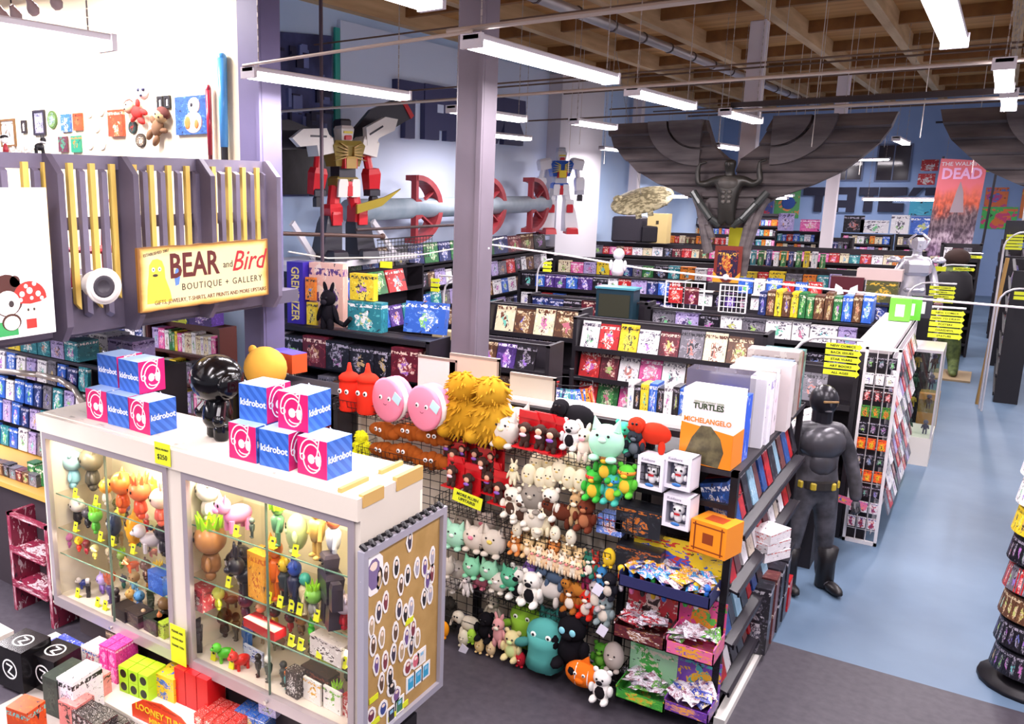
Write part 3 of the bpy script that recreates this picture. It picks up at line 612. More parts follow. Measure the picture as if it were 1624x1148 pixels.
# robots: angular armour built from bevelled blocks
def block(mb,c,d,R=(0,0,0),tz=1.0,bev=.02):
    x,y,z=d[0]/2,d[1]/2,d[2]/2; M=Matrix.Translation(Vector(c))@Euler(R).to_matrix().to_4x4()
    t=tz; vs=[(-x*t,-y*t,-z),(x*t,-y*t,-z),(x*t,y*t,-z),(-x*t,y*t,-z),(-x,-y,z*.6),(x,-y,z*.6),(x,y,z*.6),(-x,y,z*.6),(-x*.8,-y*.8,z),(x*.8,-y*.8,z),(x*.8,y*.8,z),(-x*.8,y*.8,z)]
    fs=[(0,3,2,1),(8,9,10,11)]+[(i,(i+1)%4,(i+1)%4+4,i+4) for i in range(4)]+[(i+4,(i+1)%4+4,(i+1)%4+8,i+8) for i in range(4)]
    return mb.add(vs,fs,M)
def robot(loc,rz,sc,pal,label,wing=True):
    W,B,Rd,D,G=[mat(c,.35) for c in pal]
    t=thing('model_robot',label,'robot model',loc,(0,0,rz)); t.scale=(sc,)*3
    mb=MB(); block(mb,(0,0,1.42),(.5,.36,.34),(0,0,0),.75); mb.mt(1); block(mb,(0,0,1.2),(.26,.24,.2)); mb.mt(2); block(mb,(0,-.16,1.3),(.2,.12,.16)); obj('torso',mb,[B,D,Rd],t)
    mb=MB(); 
    for s in (-1,1):
        for k in range(5): polyy(mb,[(s*.05,1.36+k*.03),(s*(.26-.02*k),1.32+k*.06),(s*.05,1.385+k*.03)],-.22,-.17)
    block(mb,(0,-.2,1.3),(.16,.06,.16)); obj('chest_plate',mb,[G],t)
    mb=MB(); block(mb,(0,-.02,1.68),(.2,.22,.22),(0,0,0),.8); mb.mt(1); block(mb,(0,.02,1.82),(.16,.2,.12)); mb.mt(2); block(mb,(0,-.13,1.63),(.1,.05,.06)); obj('head',mb,[W,D,Rd],t)
    obj('visor',MB().box((0,-.135,1.7),(.14,.01,.03)),mat('#e6d23a',.3),t)
    mb=MB(); block(mb,(0,0,1.05),(.34,.26,.14)); mb.mt(1)
    for s in (-1,1): block(mb,(s*.1,-.16,.96),(.14,.05,.24),(.1,0,s*.1),1.1)
    mb.mt(2); block(mb,(0,-.17,.95),(.08,.05,.2)); obj('hip',mb,[B,W,Rd],t)
    for s in (-1,1):
        mb=MB(); block(mb,(s*.36,0,1.52),(.26,.3,.24),(0,s*.2,0)); obj('shoulder_armor',mb,[W],t)
        mb=MB(); mb.cyl((s*.38,0,1.42),(s*.42,-.02,1.2),.06,8); block(mb,(s*.44,-.04,1.05),(.2,.2,.36),(.1,s*-.1,0),.8); mb.mt(1); block(mb,(s*.44,-.06,.9),(.17,.17,.1)); mb.mt(2); block(mb,(s*.45,-.08,.78),(.1,.1,.14)); obj('arm',mb,[Rd if wing else W,D,mat('#26242a',.5)],t)
        mb=MB(); mb.cyl((s*.13,0,.98),(s*.2,-.04,.62),.09,8); block(mb,(s*.2,-.05,.62),(.2,.24,.26),(0,s*.1,0),.9); mb.mt(1); block(mb,(s*.25,-.02,.32),(.24,.28,.52),(0,s*-.12,0),1.25); mb.mt(2); block(mb,(s*.21,-.15,.55),(.14,.1,.18)); obj('leg',mb,[Rd if wing else W,D if wing else W,Rd],t)
        mb=MB(); block(mb,(s*.28,-.1,.06),(.24,.5,.14),(0,0,s*-.15),1.1); obj('foot',mb,[D if wing else Rd],t)
        if wing:
            mb=MB(); a=.25 if s<0 else .75
            T=Matrix.Translation((s*.3,.15,1.6))@Matrix.Rotation(-s*a,4,'Y')
            mb.prism([(0,-.12),(s*.95,-.4),(s*1.0,-.05),(s*.5,.14),(0,.12)],.02,.1,T); mb.mt(1); mb.prism([(s*.93,-.4),(s*1.0,-.4),(s*1.04,-.02),(s*.98,-.02)],-.0,.11,T); obj('dark_wing',mb,[D,Rd],t)
            mb=MB(); T=Matrix.Translation((s*.25,-.1,1.62))@Matrix.Rotation(-s*(.0 if s<0 else .5),4,'Y')
            mb.prism([(0,-.1),(s*.15,-.14),(s*.22,-.1),(s*.5,-.13),(s*.62,-.02),(s*.45,.1),(s*.1,.12)],-.06,.04,T); mb.mt(1); mb.prism([(s*.1,0),(s*.35,0),(s*.35,.025),(s*.1,.025)],-.066,-.055,T); obj('white_fin',mb,[W,D],t)
    if wing:
        mb=MB(); mb.prism([(-.1,0),(.3,.1),(.62,.33),(.35,.22),(-.1,.12)],-.3,-.26,Matrix.Translation((.05,-.15,.62))@Matrix.Rotation(.0,4,'Y')); obj('blade',mb,mat('#8f7c22',.4,.4),t)
    return t
robot((-8.95,11.7,2.82),1.2,1.22,('#efe9e2','#8d7a3c','#c8202a','#2e2b35','#b08a3a'),'large dark red robot model with dark wings and golden chest standing on the wall platform')
robot((-9.2,21.2,2.84),.7,1.15,('#eceaf0','#2f5fc4','#cc2430','#c9ccd8','#e6cf3a'),'white, blue and red robot model standing at the far end of the wall ledge',wing=False)
# platform with railing and struts
pl=thing('wall_platform','white triangular bracket shelf carrying the dark winged robot model','shelf',(-9.3,11.9,2.7))
obj('deck',MB().bb((-.65,-1.7,0),(.65,1.7,.1)),mat('#d9d5da',.5),pl)
for y,a in ((-1.1,0),(1.2,0)):
    mb=MB(); mb.box((.1,y+.25,.32),(.06,.1,1.15),R=Matrix.Rotation(-.0,3,'X')@Matrix.Rotation(.75 if y<0 else .85,3,'X')); obj('brace',mb,mat('#d9d5da',.5),pl)
gd=thing('pipe_guard_rail','rust-brown pipe guard rail in front of the winged robot platform','railing',(-8.2,9.2,0))
obj('rail',(lambda m_:(m_.cyl((0,0,3.36),(0,2.6,3.2),.03,8),m_.ell((0,0,3.36),.05,8,6),m_.ell((0,2.6,3.2),.055,8,6))and m_)(MB()),mat('#57403a',.5,.3),gd)
obj('post',MB().cyl((0,.05,2.3),(0,.05,3.36),.025,8),mat('#57403a',.5,.3),gd)
obj('lower_rail',(lambda m_:(m_.cyl((-.1,2.0,3.33),(-.1,5.3,3.3),.025,8)) and m_)(MB()),mat('#4a3a3a',.5,.3),gd)
one('grid_fence',(lambda m_:(m_.grid((-8.4,11.95,2.75),(0,1.75,0),(0,0,.38),17,6,.006),m_.box((-8.4,12.83,3.13),(.02,1.8,.02))) and m_)(MB()),mat('#1d1a1e',.5),'black wire grid panel right of the winged robot feet','grid')
one('cloth_cord',MB().tube([(-8.1,9.3,3.1),(-8.1,10.2,2.95),(-8.1,11.6,2.87),(-8.1,12.9,2.84),(-8.1,14.5,2.9),(-8.1,16,3.0)],.012,6),mat('#eadfd0',.6),'white cord slung along the front of the robot platform','cord')
# ---- skinned figures ----
def skinned(name, J, E_, m, parent=None, loc=(0,0,0), rot=(0,0,0), sub=2, root=0):
    me=bpy.data.meshes.new(name); bm=bmesh.new(); sl=bm.verts.layers.skin.verify()
    vs=[]
    for i,(p,r) in enumerate(J):
        v=bm.verts.new(p); v[sl].radius=(r,r) if not isinstance(r,tuple) else r; v[sl].use_root=(i==root); vs.append(v)
    for a,b in E_: bm.edges.new((vs[a],vs[b]))
    bm.to_mesh(me); bm.free(); me.materials.append(m)
    o=link(name,me,parent,loc,rot); s=o.modifiers.new('skin','SKIN'); s.use_smooth_shade=True
    o.modifiers.new('smooth','SUBSURF').levels=sub; o.modifiers['smooth'].render_levels=sub; return o
STN=noisy('#4c4446','#7a7070',2.2,.55,8,.3,.7,(.5,2,3),bump=.4); STD=noisy('#3f3b38','#6a645e',3,.45,6)
def sculpture(cx,y,label):
    t=thing('winged_sculpture',label,'sculpture',(cx,y,2.3))
    def ob(z):
        T=[(1.25,.4),(1.45,.62),(1.7,1.25),(1.94,1.75),(2.2,2.05),(2.47,2.32),(2.7,2.45),(2.98,2.53)]
        for (a,b),(c,d) in zip(T,T[1:]):
            if a<=z<=c: return b+(d-b)*(z-a)/(c-a)
        return T[0][1] if z<T[0][0] else T[-1][1]
    def ib(z):
        T=[(2.2,.05),(2.35,.36),(2.6,.46),(2.98,.6)]
        for (a,b),(c,d) in zip(T,T[1:]):
            if a<=z<=c: return b+(d-b)*(z-a)/(c-a)
        return .05
    for s in (-1,1):
        mb=MB(); zs=[1.28,1.5,1.74,1.98,2.22,2.47,2.72]
        for i,z0 in enumerate(zs):
            z1=(zs+[2.97])[i+1]; n=6; vs=[];   # wedge profile: thick at the lower lip, thin at the top
            for zz,y0 in ((z0,-.2),(z0+.035,-.24),(z1,-.12)):
                for xx,yy in ((ib(zz),y0),(ob(zz),y0+.06)): vs.append((s*xx,yy,zz))
            for zz in (z0,z0+.035,z1):
                for xx in (ib(zz),ob(zz)): vs.append((s*xx,.12,zz))
            fs=[(0,1,3,2),(2,3,5,4),(6,8,9,7),(8,10,11,9),(0,6,7,1),(4,5,11,10),(1,7,9,3),(3,9,11,5),(0,2,8,6),(2,4,10,8)]
            if s<0: fs=[tuple(reversed(f)) for f in fs]
            mb.add(vs,fs)
        obj('wing',mb,STN,t)
        # layered arcs near the shoulder
        for k,(r0,r1,yy) in enumerate(((.0,.52,-.3),(.56,.86,-.27))):
            mb=MB(); n=12; a0=PI*.5; cxx=.62; czz=2.97
            pin=[(s*(cxx+r0*math.cos(-PI/2*i/n)*1.2),czz+r0*math.sin(-PI/2*i/n)) for i in range(n+1)]
            pout=[(s*(cxx+r1*math.cos(-PI/2*i/n)*1.2),czz+r1*math.sin(-PI/2*i/n)) for i in range(n+1)]
            for i in range(n): polyy(mb,[pin[i],pout[i],pout[i+1],pin[i+1]] if r0 else [pin[0],pout[i],pout[i+1]],yy,-.1)
            obj('feather_arc',mb,STN,t)
        mb=MB()
        b_=.05 if s>0 else .45; mb.tube([(s*.62,-.2,1.52),(s*.52,-.22,1.3),(s*.44,-.22,.95),(s*.36,-.22,.6),(s*.32,-.22,b_)],.09,10); mb.tube([(s*.45,-.26,1.4),(s*.36,-.28,1.0),(s*.27,-.26,b_+.3)],.07,10); obj('drapery',mb,STN,t)
        mb=MB(); mb.tube([(s*.66,-.36,1.62),(s*.5,-.4,1.4),(s*.28,-.42,1.12),(s*.12,-.36,1.0)],.07,10); obj('curved_band',mb,mat('#4d4f4d',.3,.3),t)
    mb=MB(); block(mb,(0,-.05,1.25),(.9,.3,.6),(0,0,0),.7); obj('plinth',mb,STN,t)
    J=[((0,-.4,1.25),.13),((0,-.42,1.5),.16),((0,-.42,1.75),.2),((0,-.42,1.9),.11),((0,-.44,2.0),.075),((0,-.46,2.12),.12),((0,-.46,2.22),.1),
       ((-.22,-.42,1.84),.1),((-.42,-.42,1.76),.075),((-.56,-.45,1.78),.06),((-.58,-.45,2.0),.045),((-.55,-.46,2.14),.03),((-.42,-.46,2.17),.025),
       ((.22,-.42,1.84),.1),((.42,-.42,1.76),.075),((.54,-.45,1.82),.06),((.5,-.45,2.04),.045),((.5,-.46,2.16),.03),((.62,-.46,2.2),.025),((-.1,-.4,1.0),.08),((.1,-.4,1.0),.08)]
    E_=[(0,1),(1,2),(2,3),(3,4),(4,5),(5,6),(2,7),(7,8),(8,9),(9,10),(10,11),(11,12),(2,13),(13,14),(14,15),(15,16),(16,17),(17,18),(0,19),(0,20)]
    skinned('figure',J,E_,mat('#3b3834',.35,.3),t)
    mb=MB(); mb.ell((0,-.5,1.78),(.2,.1,.13)); 
    for i in range(3):
        for s in (-1,1): mb.ell((s*.05,-.555,1.62-.09*i),(.045,.03,.04),8,6)
    mb.ell((0,-.58,2.12),(.02,.03,.035),6,5); obj('chest',mb,STD,t)
    return t
sculpture(-4.15,17.75,'huge ribbed stone wings with a raised-arm bronze figure mounted on the yellow column')
sculpture(1.5,17.75,'second ribbed stone wing cut off by the right edge of the photo')
# hanging disc-shaped craft
sc_=thing('spaceship_model','beige weathered disc-shaped spacecraft model hanging in the hall','model',(-6.38,19.2,3.72),(.4,-.22,.3))
mb=MB(); mb.lathe((0,0,0),[(.1,-.13),(.5,-.06),(.66,-.02),(.67,.02),(.5,.08),(.2,.13),(.05,.14)],28); mb.box((-.1,-.68,0),(.12,.3,.07)); mb.box((.14,-.68,0),(.12,.3,.07)); mb.lathe((-.5,.2,.06),[(.1,-.05),(.1,.05),(.05,.08)],10); obj('hull',mb,noisy('#8a7f60','#d8cca4',11,.6,6,.44,.56),sc_)
mb=MB(); rr=random.Random(4)
for i in range(40):
    a=rr.uniform(0,6.3); r=rr.uniform(.1,.6); mb.box((r*math.cos(a),r*math.sin(a),.135-r*.16),(rr.uniform(.03,.12),rr.uniform(.03,.1),.03),a)
    mb.box((r*math.cos(a+1),r*math.sin(a+1),-.125+r*.15),(rr.uniform(.03,.12),rr.uniform(.03,.1),.03),a)
obj('surface_panels',mb,noisy('#8c8262','#bdb28a',8,.6),sc_)
obj('dark_hatch',MB().lathe((.05,-.25,-.11),[(.08,-.02),(.08,.03)],12),mat('#3a352c',.5),sc_)
obj('suspension_wire',MB().cyl((0,0,.1),(0,0,3.3),.004,4),mat('#999',.5),sc_)
# ---- far wall ----
def fl(pts,label,holes=()):
    mb=MB(); polyy(mb,pts,YF-.12,YF); mb.mt(1)
    for h in holes: polyy(mb,h,YF-.125,YF-.115)
    return one('far_wall_letter',mb,[mat('#25263c',.6),mat('#8fa9d6',.6)],label,'letter')
def rc(a,b,c,d): return [(a,b),(c,b),(c,d),(a,d)]
fl([(-6.64,4.01),(-5.75,4.01),(-5.75,3.68),(-5.92,3.68),(-5.92,3.03),(-6.2,3.03),(-6.2,3.68),(-6.64,3.68)],'dark block letter T on the far blue wall left of the white column')
fl(rc(-5.65,4.01,-4.75,3.03),'dark block letter H on the far blue wall with two light notches',[rc(-5.35,3.72,-5.05,3.5),rc(-5.3,3.2,-5.05,3.03)])
fl([(-4.65,4.01),(-4.0,4.01),(-4.0,3.7),(-4.15,3.7),(-4.15,3.05),(-4.45,3.05),(-4.45,3.7),(-4.65,3.7)],'dark block letter like a narrow T on the far blue wall after the H')
fl([(-3.95,4.01),(-3.05,4.01),(-3.05,3.7),(-3.5,3.65),(-3.5,3.4),(-3.1,3.4),(-3.1,3.06),(-3.95,3.06)],'dark block letter S like shape on the far blue wall above the posters')
fl([(-2.85,4.0),(-2.5,4.0),(-2.75,3.68),(-3.0,3.68)],'slanting dark piece at the right end of the far wall letters')
fl(rc(-2.45,4.0,-1.9,3.7),'last dark rectangle of the far wall letters')
for i,(a,b,c,d) in enumerate(((-4.2,5.66,-3.02,4.22),(-5.75,5.1,-4.6,4.25))):
    mb=MB(); mb.bb((a,YF-.06,d),(c,YF+.01,b)); mb.mt(1); mb.bb((a+.06,YF-.07,d+.06),(c-.06,YF-.055,b-.06)); mb.mt(0); mb.bb(((a+c)/2-.02,YF-.08,d),((a+c)/2+.02,YF-.06,b))
    struct('window_%d'%(i+1),mb,[mat('#5d6a8c',.5),mat('#2a2430',.1,spec=.8)])
def poster(x0,z0,x1,z1,y,m,label,cat='poster',extra=None,t=.02):
    o=thing('poster',label,cat,((x0+x1)/2,y,min(z0,z1))); w_=abs(x1-x0); h_=abs(z1-z0)
    obj('sheet',MB().bb((-w_/2,-t,0),(w_/2,0,h_)),m,o); return o
D_=39.995
poster(-11.93,2.78,-10.62,4.2,D_,cover('#26222c','#2c2630','#a8303a',2.5),'large black poster with thin red and white streaks on the far wall')
poster(-10.58,2.79,-9.3,3.95,D_,cover('#e0502e','#f0894a','#7fb2d6',2.5),'orange and blue poster beside the large black far poster')
poster(-14.4,2.6,-12.2,3.6,D_,cover('#2a2630','#39333f','#1f1c24',2.5),'black banner behind the hanging spacecraft model')
poster(-8.6,2.9,-7.75,3.85,D_,cover('#3a4f96','#c83a44','#2a3a78',2.5),'blue poster with a red figure right of the sculpture base')
p_=poster(-7.7,2.75,-6.75,3.9,D_,cover('#3f9a4a','#e8873a','#3f9a4a',1.5),'green and orange poster with a round blue globe')
obj('globe',MB().ell((.05,-.03,.62),(.26,.01,.26),16,10),mat('#2f56a8',.5),p_)
poster(-9.3,2.52,-7.3,2.8,D_-.6,cover('#8a2030','#d8d2da','#8a2030',6),'long red and silver trim piece under the poster pair on top of the shelving','sign')
poster(-.58,3.3,.1,4.0,D_,cover('#e6702e','#c43a8a','#4a78c8',2),'small colourful poster behind the hanging comic banner')
poster(-.6,2.5,.45,3.3,D_,cover('#3fc45a','#e0407a','#f07a3a',1.6),'bright green and pink poster at the far right wall')
poster(.5,2.9,1.2,3.95,D_,cover('#e67a2e','#e0407a','#f0b03a',2),'orange and pink poster at the right edge of the far wall')
poster(-2.9,2.95,-1.95,3.6,D_,cover('#49b0cf','#49b0cf','#5fc0da',1.5),'plain turquoise poster below the far tube light')
poster(-1.9,4.3,-1.35,5.0,D_,cover('#2b3f8f','#d8d8ee','#c22c3a',2),'blue and red emblem board high on the far wall','board')
for i,z in enumerate((4.1,4.62)):
    poster(-2.75+.05*i,z,-2.2+.05*i,z+.42,D_,cover('#c2262e','#e8e0e0','#c2262e',3),'red and white striped cloth, %s of the pair on the far wall'%('lower','upper')[i],'cloth')
poster(-.95,4.55,-.1,5.3,D_-1,mat('#cfd42e',.5),'yellow-green board partly hidden by the right-hand stone wing','board')
one('far_wall_strip',MB().bb((-2.4,YF-.4,6.35),(2,YF-.34,6.42)),mat('#2a2630',.5),'thin dark strip high on the far wall','strip')
# big comic banner on poles
bn=thing('comic_banner','tall orange and pink hanging banner with a grey rubble scene','banner',(-1.06,26,2.3))
m=bpy.data.materials.new('banner_print'); m.use_nodes=True; nt=m.node_tree; N=nt.nodes; L=nt.links
tc=N.new('ShaderNodeTexCoord'); sp=N.new('ShaderNodeSeparateXYZ'); L.new(tc.outputs['Generated'],sp.inputs[0])
n1=N.new('ShaderNodeTexNoise'); n1.inputs['Scale'].default_value=3; L.new(tc.outputs['Generated'],n1.inputs[0])
ad=N.new('ShaderNodeMath'); ad.operation='MULTIPLY_ADD'; L.new(n1.outputs[0],ad.inputs[0]); ad.inputs[1].default_value=.45; L.new(sp.outputs[2],ad.inputs[2])
cr=N.new('ShaderNodeValToRGB'); e=cr.color_ramp.elements; e[0].position=.2; e[0].color=lin('#a985b0'); e[1].position=.95; e[1].color=lin('#e8707a')
for p,c in ((.42,'#c9b3c0'),(.52,'#75606e'),(.62,'#8a7276'),(.72,'#e0623f'),(.85,'#e56a52')): a=e.new(p); a.color=lin(c)
L.new(ad.outputs[0],cr.inputs[0])
n2=N.new('ShaderNodeTexNoise'); n2.inputs['Scale'].default_value=16; n2.inputs['Detail'].default_value=6; L.new(tc.outputs['Generated'],n2.inputs[0])
mz=N.new('ShaderNodeMapRange'); mz.inputs[1].default_value=.7; mz.inputs[2].default_value=.45; L.new(sp.outputs[2],mz.inputs[0])
c2=N.new('ShaderNodeValToRGB'); c2.color_ramp.elements[0].position=.42; c2.color_ramp.elements[0].color=(.25,.18,.25,1); c2.color_ramp.elements[1].position=.6
mu=N.new('ShaderNodeMixRGB'); mu.blend_type='MULTIPLY'; L.new(n2.outputs[0],c2.inputs[0]); L.new(mz.outputs[0],mu.inputs[0]); L.new(cr.outputs[0],mu.inputs[1]); L.new(c2.outputs[0],mu.inputs[2])
L.new(mu.outputs[0],N['Principled BSDF'].inputs['Base Color'])
mb=MB(); polyy(mb,[(-.38,0),(.55,.1),(.64,2.32),(-.3,2.4)],-.015,.0); obj('sheet',mb,m,bn,rot=(0,0,0))
text('DEAD',.36,mat('#f2b6e0',.5),bn,(.16,-.03,2.02),FRONT,bold=.03,sx=.85); text('THE WALKING',.13,mat('#efe6ee',.5),bn,(.16,-.03,2.26),FRONT,bold=.01)
mb=MB(); polyy(mb,[(.02,1.1),(.3,1.1),(.24,1.6),(.16,1.85),(.1,1.6)],-.02,-.014); obj('grey_tower_print',mb,mat('#a08e96',.6),bn)
for s,xx in ((-1,-.42),(1,.68)): obj('pole',MB().cyl((xx,0.03,-2.25),(xx+.16,.03,2.45),.03,6),mat('#221e26',.5),bn)
# =============== glass showcase (front left) ===============
CX0,CX1,CY0,CY1 = -6.42,-2.98,4.07,4.80
IV=mat('#d9cfc2',.45); AL=mat('#b9aeb4',.35,.5)
case=thing('glass_showcase','long cream lit glass showcase full of vinyl toys with sliding doors','display case',(-4.7,4.07,0))
def L3(x,y,z): return (x+4.7,y-4.07,z)
def lb(mb,a,b): return mb.bb(L3(*a),L3(*b))
mb=MB(); lb(mb,(CX0,CY0-.03,1.95),(CX1,CY1,2.1)); obj('top_box',mb,IV,case)
mb=MB(); lb(mb,(CX0+.04,CY0+.02,2.1),(CX1-.18,CY1-.02,2.108)); obj('top_sheet',mb,noisy('#a89f92','#dbd2c5',7,.7,8,.28,.4,(1,2,1)),case)
mb=MB(); lb(mb,(CX1-.18,CY0,2.1),(CX1-.15,CY0+.3,2.13)); lb(mb,(CX1-.18,CY0+.45,2.1),(CX1-.15,CY1-.02,2.13)); mb.bb((1.69,.02,2.03),(1.728,.25,2.115)); mb.bb((1.69,.4,2.03),(1.728,.72,2.125)); obj('wooden_batten',mb,mat('#c9a15e',.6),case)
mb=MB(); lb(mb,(CX0,CY1-.03,.35),(CX1,CY1,1.95)); obj('back_board',mb,mat('#f6efdc',.6),case)
for x in (CX0,CX1-.04):
    mb=MB(); lb(mb,(x,CY0,.35),(x+.04,CY1-.03,1.95)); obj('end_panel',mb,IV,case)
mb=MB(); lb(mb,(CX0,CY0,.33),(CX1,CY1,.4)); obj('bottom_board',mb,IV,case)
mb=MB(); lb(mb,(-4.78,CY0,.4),(-4.62,CY0+.05,1.95)); obj('middle_post',mb,IV,case)
mb=MB(); lb(mb,(-4.72,CY0+.05,.4),(-4.68,CY1-.03,1.95)); obj('divider',mb,mat('#f3ecd8',.6),case)
for a,b in ((CX0+.04,-4.78),(-4.62,CX1-.04)):
    mb=MB(); lb(mb,(a,CY0-.015,1.89),(b,CY0+.04,1.95)); lb(mb,(a,CY0-.015,.33),(b,CY0+.04,.42)); lb(mb,(a,CY0-.015,.42),(a+.05,CY0+.03,1.89)); lb(mb,(b-.05,CY0-.015,.42),(b,CY0+.03,1.89)); obj('door_frame',mb,AL,case)
    g=MB(); lb(g,(a+.05,CY0+.005,.42),((a+b)/2+.03,CY0+.011,1.89)); obj('glass_door',g,glassm('#fdfcfa',.03),case)
    g=MB(); lb(g,((a+b)/2-.03,CY0+.02,.42),(b-.05,CY0+.026,1.89)); obj('glass_door',g,glassm('#fdfcfa',.03),case)
    g=MB(); lb(g,((a+b)/2+.025,CY0+.0,.42),((a+b)/2+.032,CY0+.02,1.89)); obj('door_edge',g,mat('#5c6f62',.3),case)
    g=MB(); g.cyl(L3((a+b)/2+.02,CY0-.04,.375),L3((a+b)/2+.02,CY0-.01,.375),.015,10); obj('lock',g,mat('#c9c3c0',.2,.8),case)
SHL={'L':(1.36,1.04,.80),'R':(1.50,1.07,.80)}
for k,(a,b) in (('L',(CX0+.05,-4.73)),('R',(-4.67,CX1-.05))):
    for z in SHL[k]:
        g=MB(); lb(g,(a,CY0+.08,z-.008),(b,CY1-.05,z)); obj('glass_shelf',g,glassm('#faf9f4',.05),case)
        g=MB(); lb(g,(a,CY0+.076,z-.009),(b,CY0+.08,z+.001)); obj('shelf_edge',g,mat('#7ba38e',.2),case)
    # strip lamp under the lid of each half
    g=MB(); lb(g,(a+.1,CY0+.1,1.9),(b-.1,CY0+.16,1.945)); obj('strip_lamp',g,mat('#fff3d8',.5,emit=6),case)
    ld=bpy.data.lights.new('strip_glow','AREA'); ld.shape='RECTANGLE'; ld.size=b-a-.2; ld.size_y=.08; ld.energy=22; ld.color=(1,.88,.62)
    lo=bpy.data.objects.new('strip_glow',ld); COL.objects.link(lo); lo.parent=case; lo.location=L3((a+b)/2,CY0+.13,1.89); lo.rotation_euler=(.35,0,0)
    ld=bpy.data.lights.new('strip_glow','AREA'); ld.shape='RECTANGLE'; ld.size=b-a-.2; ld.size_y=.05; ld.energy=5; ld.color=(1,.92,.7)
    lo=bpy.data.objects.new('strip_glow',ld); COL.objects.link(lo); lo.parent=case; lo.location=L3((a+b)/2,CY0+.16,.9); lo.rotation_euler=(-.9,0,0)
YEL=mat('#dfe62a',.5)
def placard(x,z,w_,h_,label,lines):
    t=thing('price_card',label,'price card',(x,CY0-.045,z)); obj('card',MB().bb((-w_/2,0,0),(w_/2,.006,h_)),YEL,t)
    for i,(s_,sz) in enumerate(lines): text(s_,sz,mat('#222',.6),t,(0,-.003,h_-.05-i*.06),FRONT)
    return t
placard(-4.78,1.97,.17,.17,'yellow card reading $250 on the showcase edge under the black figure',[('MEGA MUNNY',.022),('$250',.055)])
t=placard(-4.7,.36,.17,.32,'yellow notice card on the post between the two showcase halves',[('PLEASE ASK',.025),('US FOR HELP',.022),('THANK YOU',.024)])
# side sticker panel
pn=thing('sticker_board','aluminium framed brown pegboard with paper stickers on the right end of the showcase','board',(-2.93,4.0,.36))
mb=MB(); 
mb.bb((-.02,0,0),(.03,.05,1.42)); mb.bb((-.02,.96,0),(.03,1.01,1.42)); mb.bb((-.02,.05,1.37),(.03,.96,1.42)); mb.bb((-.02,.05,0),(.03,.96,.05)); obj('frame',mb,mat('#b5b2c0',.35,.3),pn)
obj('cork',MB().bb((-.01,.05,.05),(.0,.96,1.37)),noisy('#a9854c','#b8935a',6,.7),pn)
rr=random.Random(8); n=0
def sticker(y,z,w_,h_,c,kind,label):
    w_*=1.35; h_*=1.25
    o=MB(); k=10
    pts=[(w_/2*math.cos(2*PI*i/k)*(1 if kind else .85+.25*((i%3)/2)),h_/2*math.sin(2*PI*i/k)) for i in range(k)] if kind!=2 else [(-w_/2,-h_/2),(w_/2,-h_/2),(w_/2,h_/2),(-w_/2,h_/2)]
    T=Matrix.Rotation(PI/2,4,'Z'); o.prism(pts,0,-.004,T); o.mt(1)
    o.prism([(a*.6,b*.72) for a,b in pts],-.004,-.0055,T); o.mt(2); o.prism([(a*.34,b*.2+h_*.18) for a,b in pts],-.0055,-.0065,T)
    tag(obj('paper_sticker',o,[mat('#f6f1ee',.5),c,mat('#f0d9c8' if kind!=2 else '#8fc0e0',.6)],None,(-2.928,4.0+y,.36+z)),label,'sticker','stickers pinned on the brown board'); 
SC=[('dark grey','#3d3646'),('purple','#6a4f86'),('black','#2a2528'),('tan','#b49a78'),('maroon','#7c3a44'),('pale grey','#a9a4b2'),('brown','#5f4636')]
G=[(.52,1.3),(.16,1.17),(.24,1.17),(.36,1.17),(.42,1.02),(.5,1.06),(.62,1.07),(.72,1.04),(.82,1.08),(.76,.92),(.82,.95),(.16,.93),(.24,.97),(.4,.85),(.08,.86),(.1,.72),(.2,.73),(.36,.7),(.48,.78),(.55,.8),(.72,.8),(.8,.8),(.5,.6),(.58,.63),(.14,.56),(.24,.54),(.34,.55),(.44,.52),(.56,.5),(.64,.53),(.2,.4),(.3,.4)]
for i,(y,z) in enumerate(G):
    c=SC[(i*3+i//4)%7]; sticker(y+.04,z,.06,.13,mat(c[1],.6),1 if i%2 else 0,'%s cut-out paper figure sticker, %s in the pegboard display from top' % (c[0],nth(i)))
sticker(.14,1.22,.19,.24,mat('#7d6a94',.5),0,'largest sticker, a purple oval face portrait at the board top left')
for i,(y,z,c) in enumerate(((.12,.22,'#6b2f4a'),(.26,.2,'#3a4a8a'),(.36,.3,'#2a2528'),(.42,.22,'#7c5a8a'),(.56,.36,'#8a3a44'),(.66,.36,'#d46a7a'),(.74,.36,'#e8e0d8'),(.6,.22,'#3aa0c8'),(.7,.22,'#3aa0c8'),(.8,.22,'#3aa0c8'),(.36,.1,'#2c2a38'),(.46,.12,'#3f7a5a'))):
    sticker(y,z,.085,.1,mat(c,.5),2 if i>5 else 1,'small square badge near the board bottom, %s of the lowest rows'%nth(i))
for i,(y,z) in enumerate(((.08,.3),(.1,.12),(.3,.05),(.45,.06),(.5,.68))):
    tag(obj('yellow_tag',MB().bb((0,0,0),(.005,.1,.04)),YEL,None,(-2.928,4.02+y,.37+z)),'small yellow tag stuck low on the brown sticker board, %s from the left'%nth(i),'tag')
one('black_spiral_fringe',(lambda m_:[m_.box((0,.03+i*.046,.015+(i%2)*.012),(.05,.03,.022),R=Matrix.Rotation(.5*(-1)**i,3,'Y')) for i in range(21)] and m_)(MB()),mat('#1a181c',.5),'row of black clips along the top edge of the sticker board','clips',(-2.925,4.0,1.785))
one('under_case_speaker',MB().bb((0,0,0),(.12,.45,.33)),mat('#17151a',.4),'black box standing on the floor under the sticker board','box',(-3.02,4.2,0))
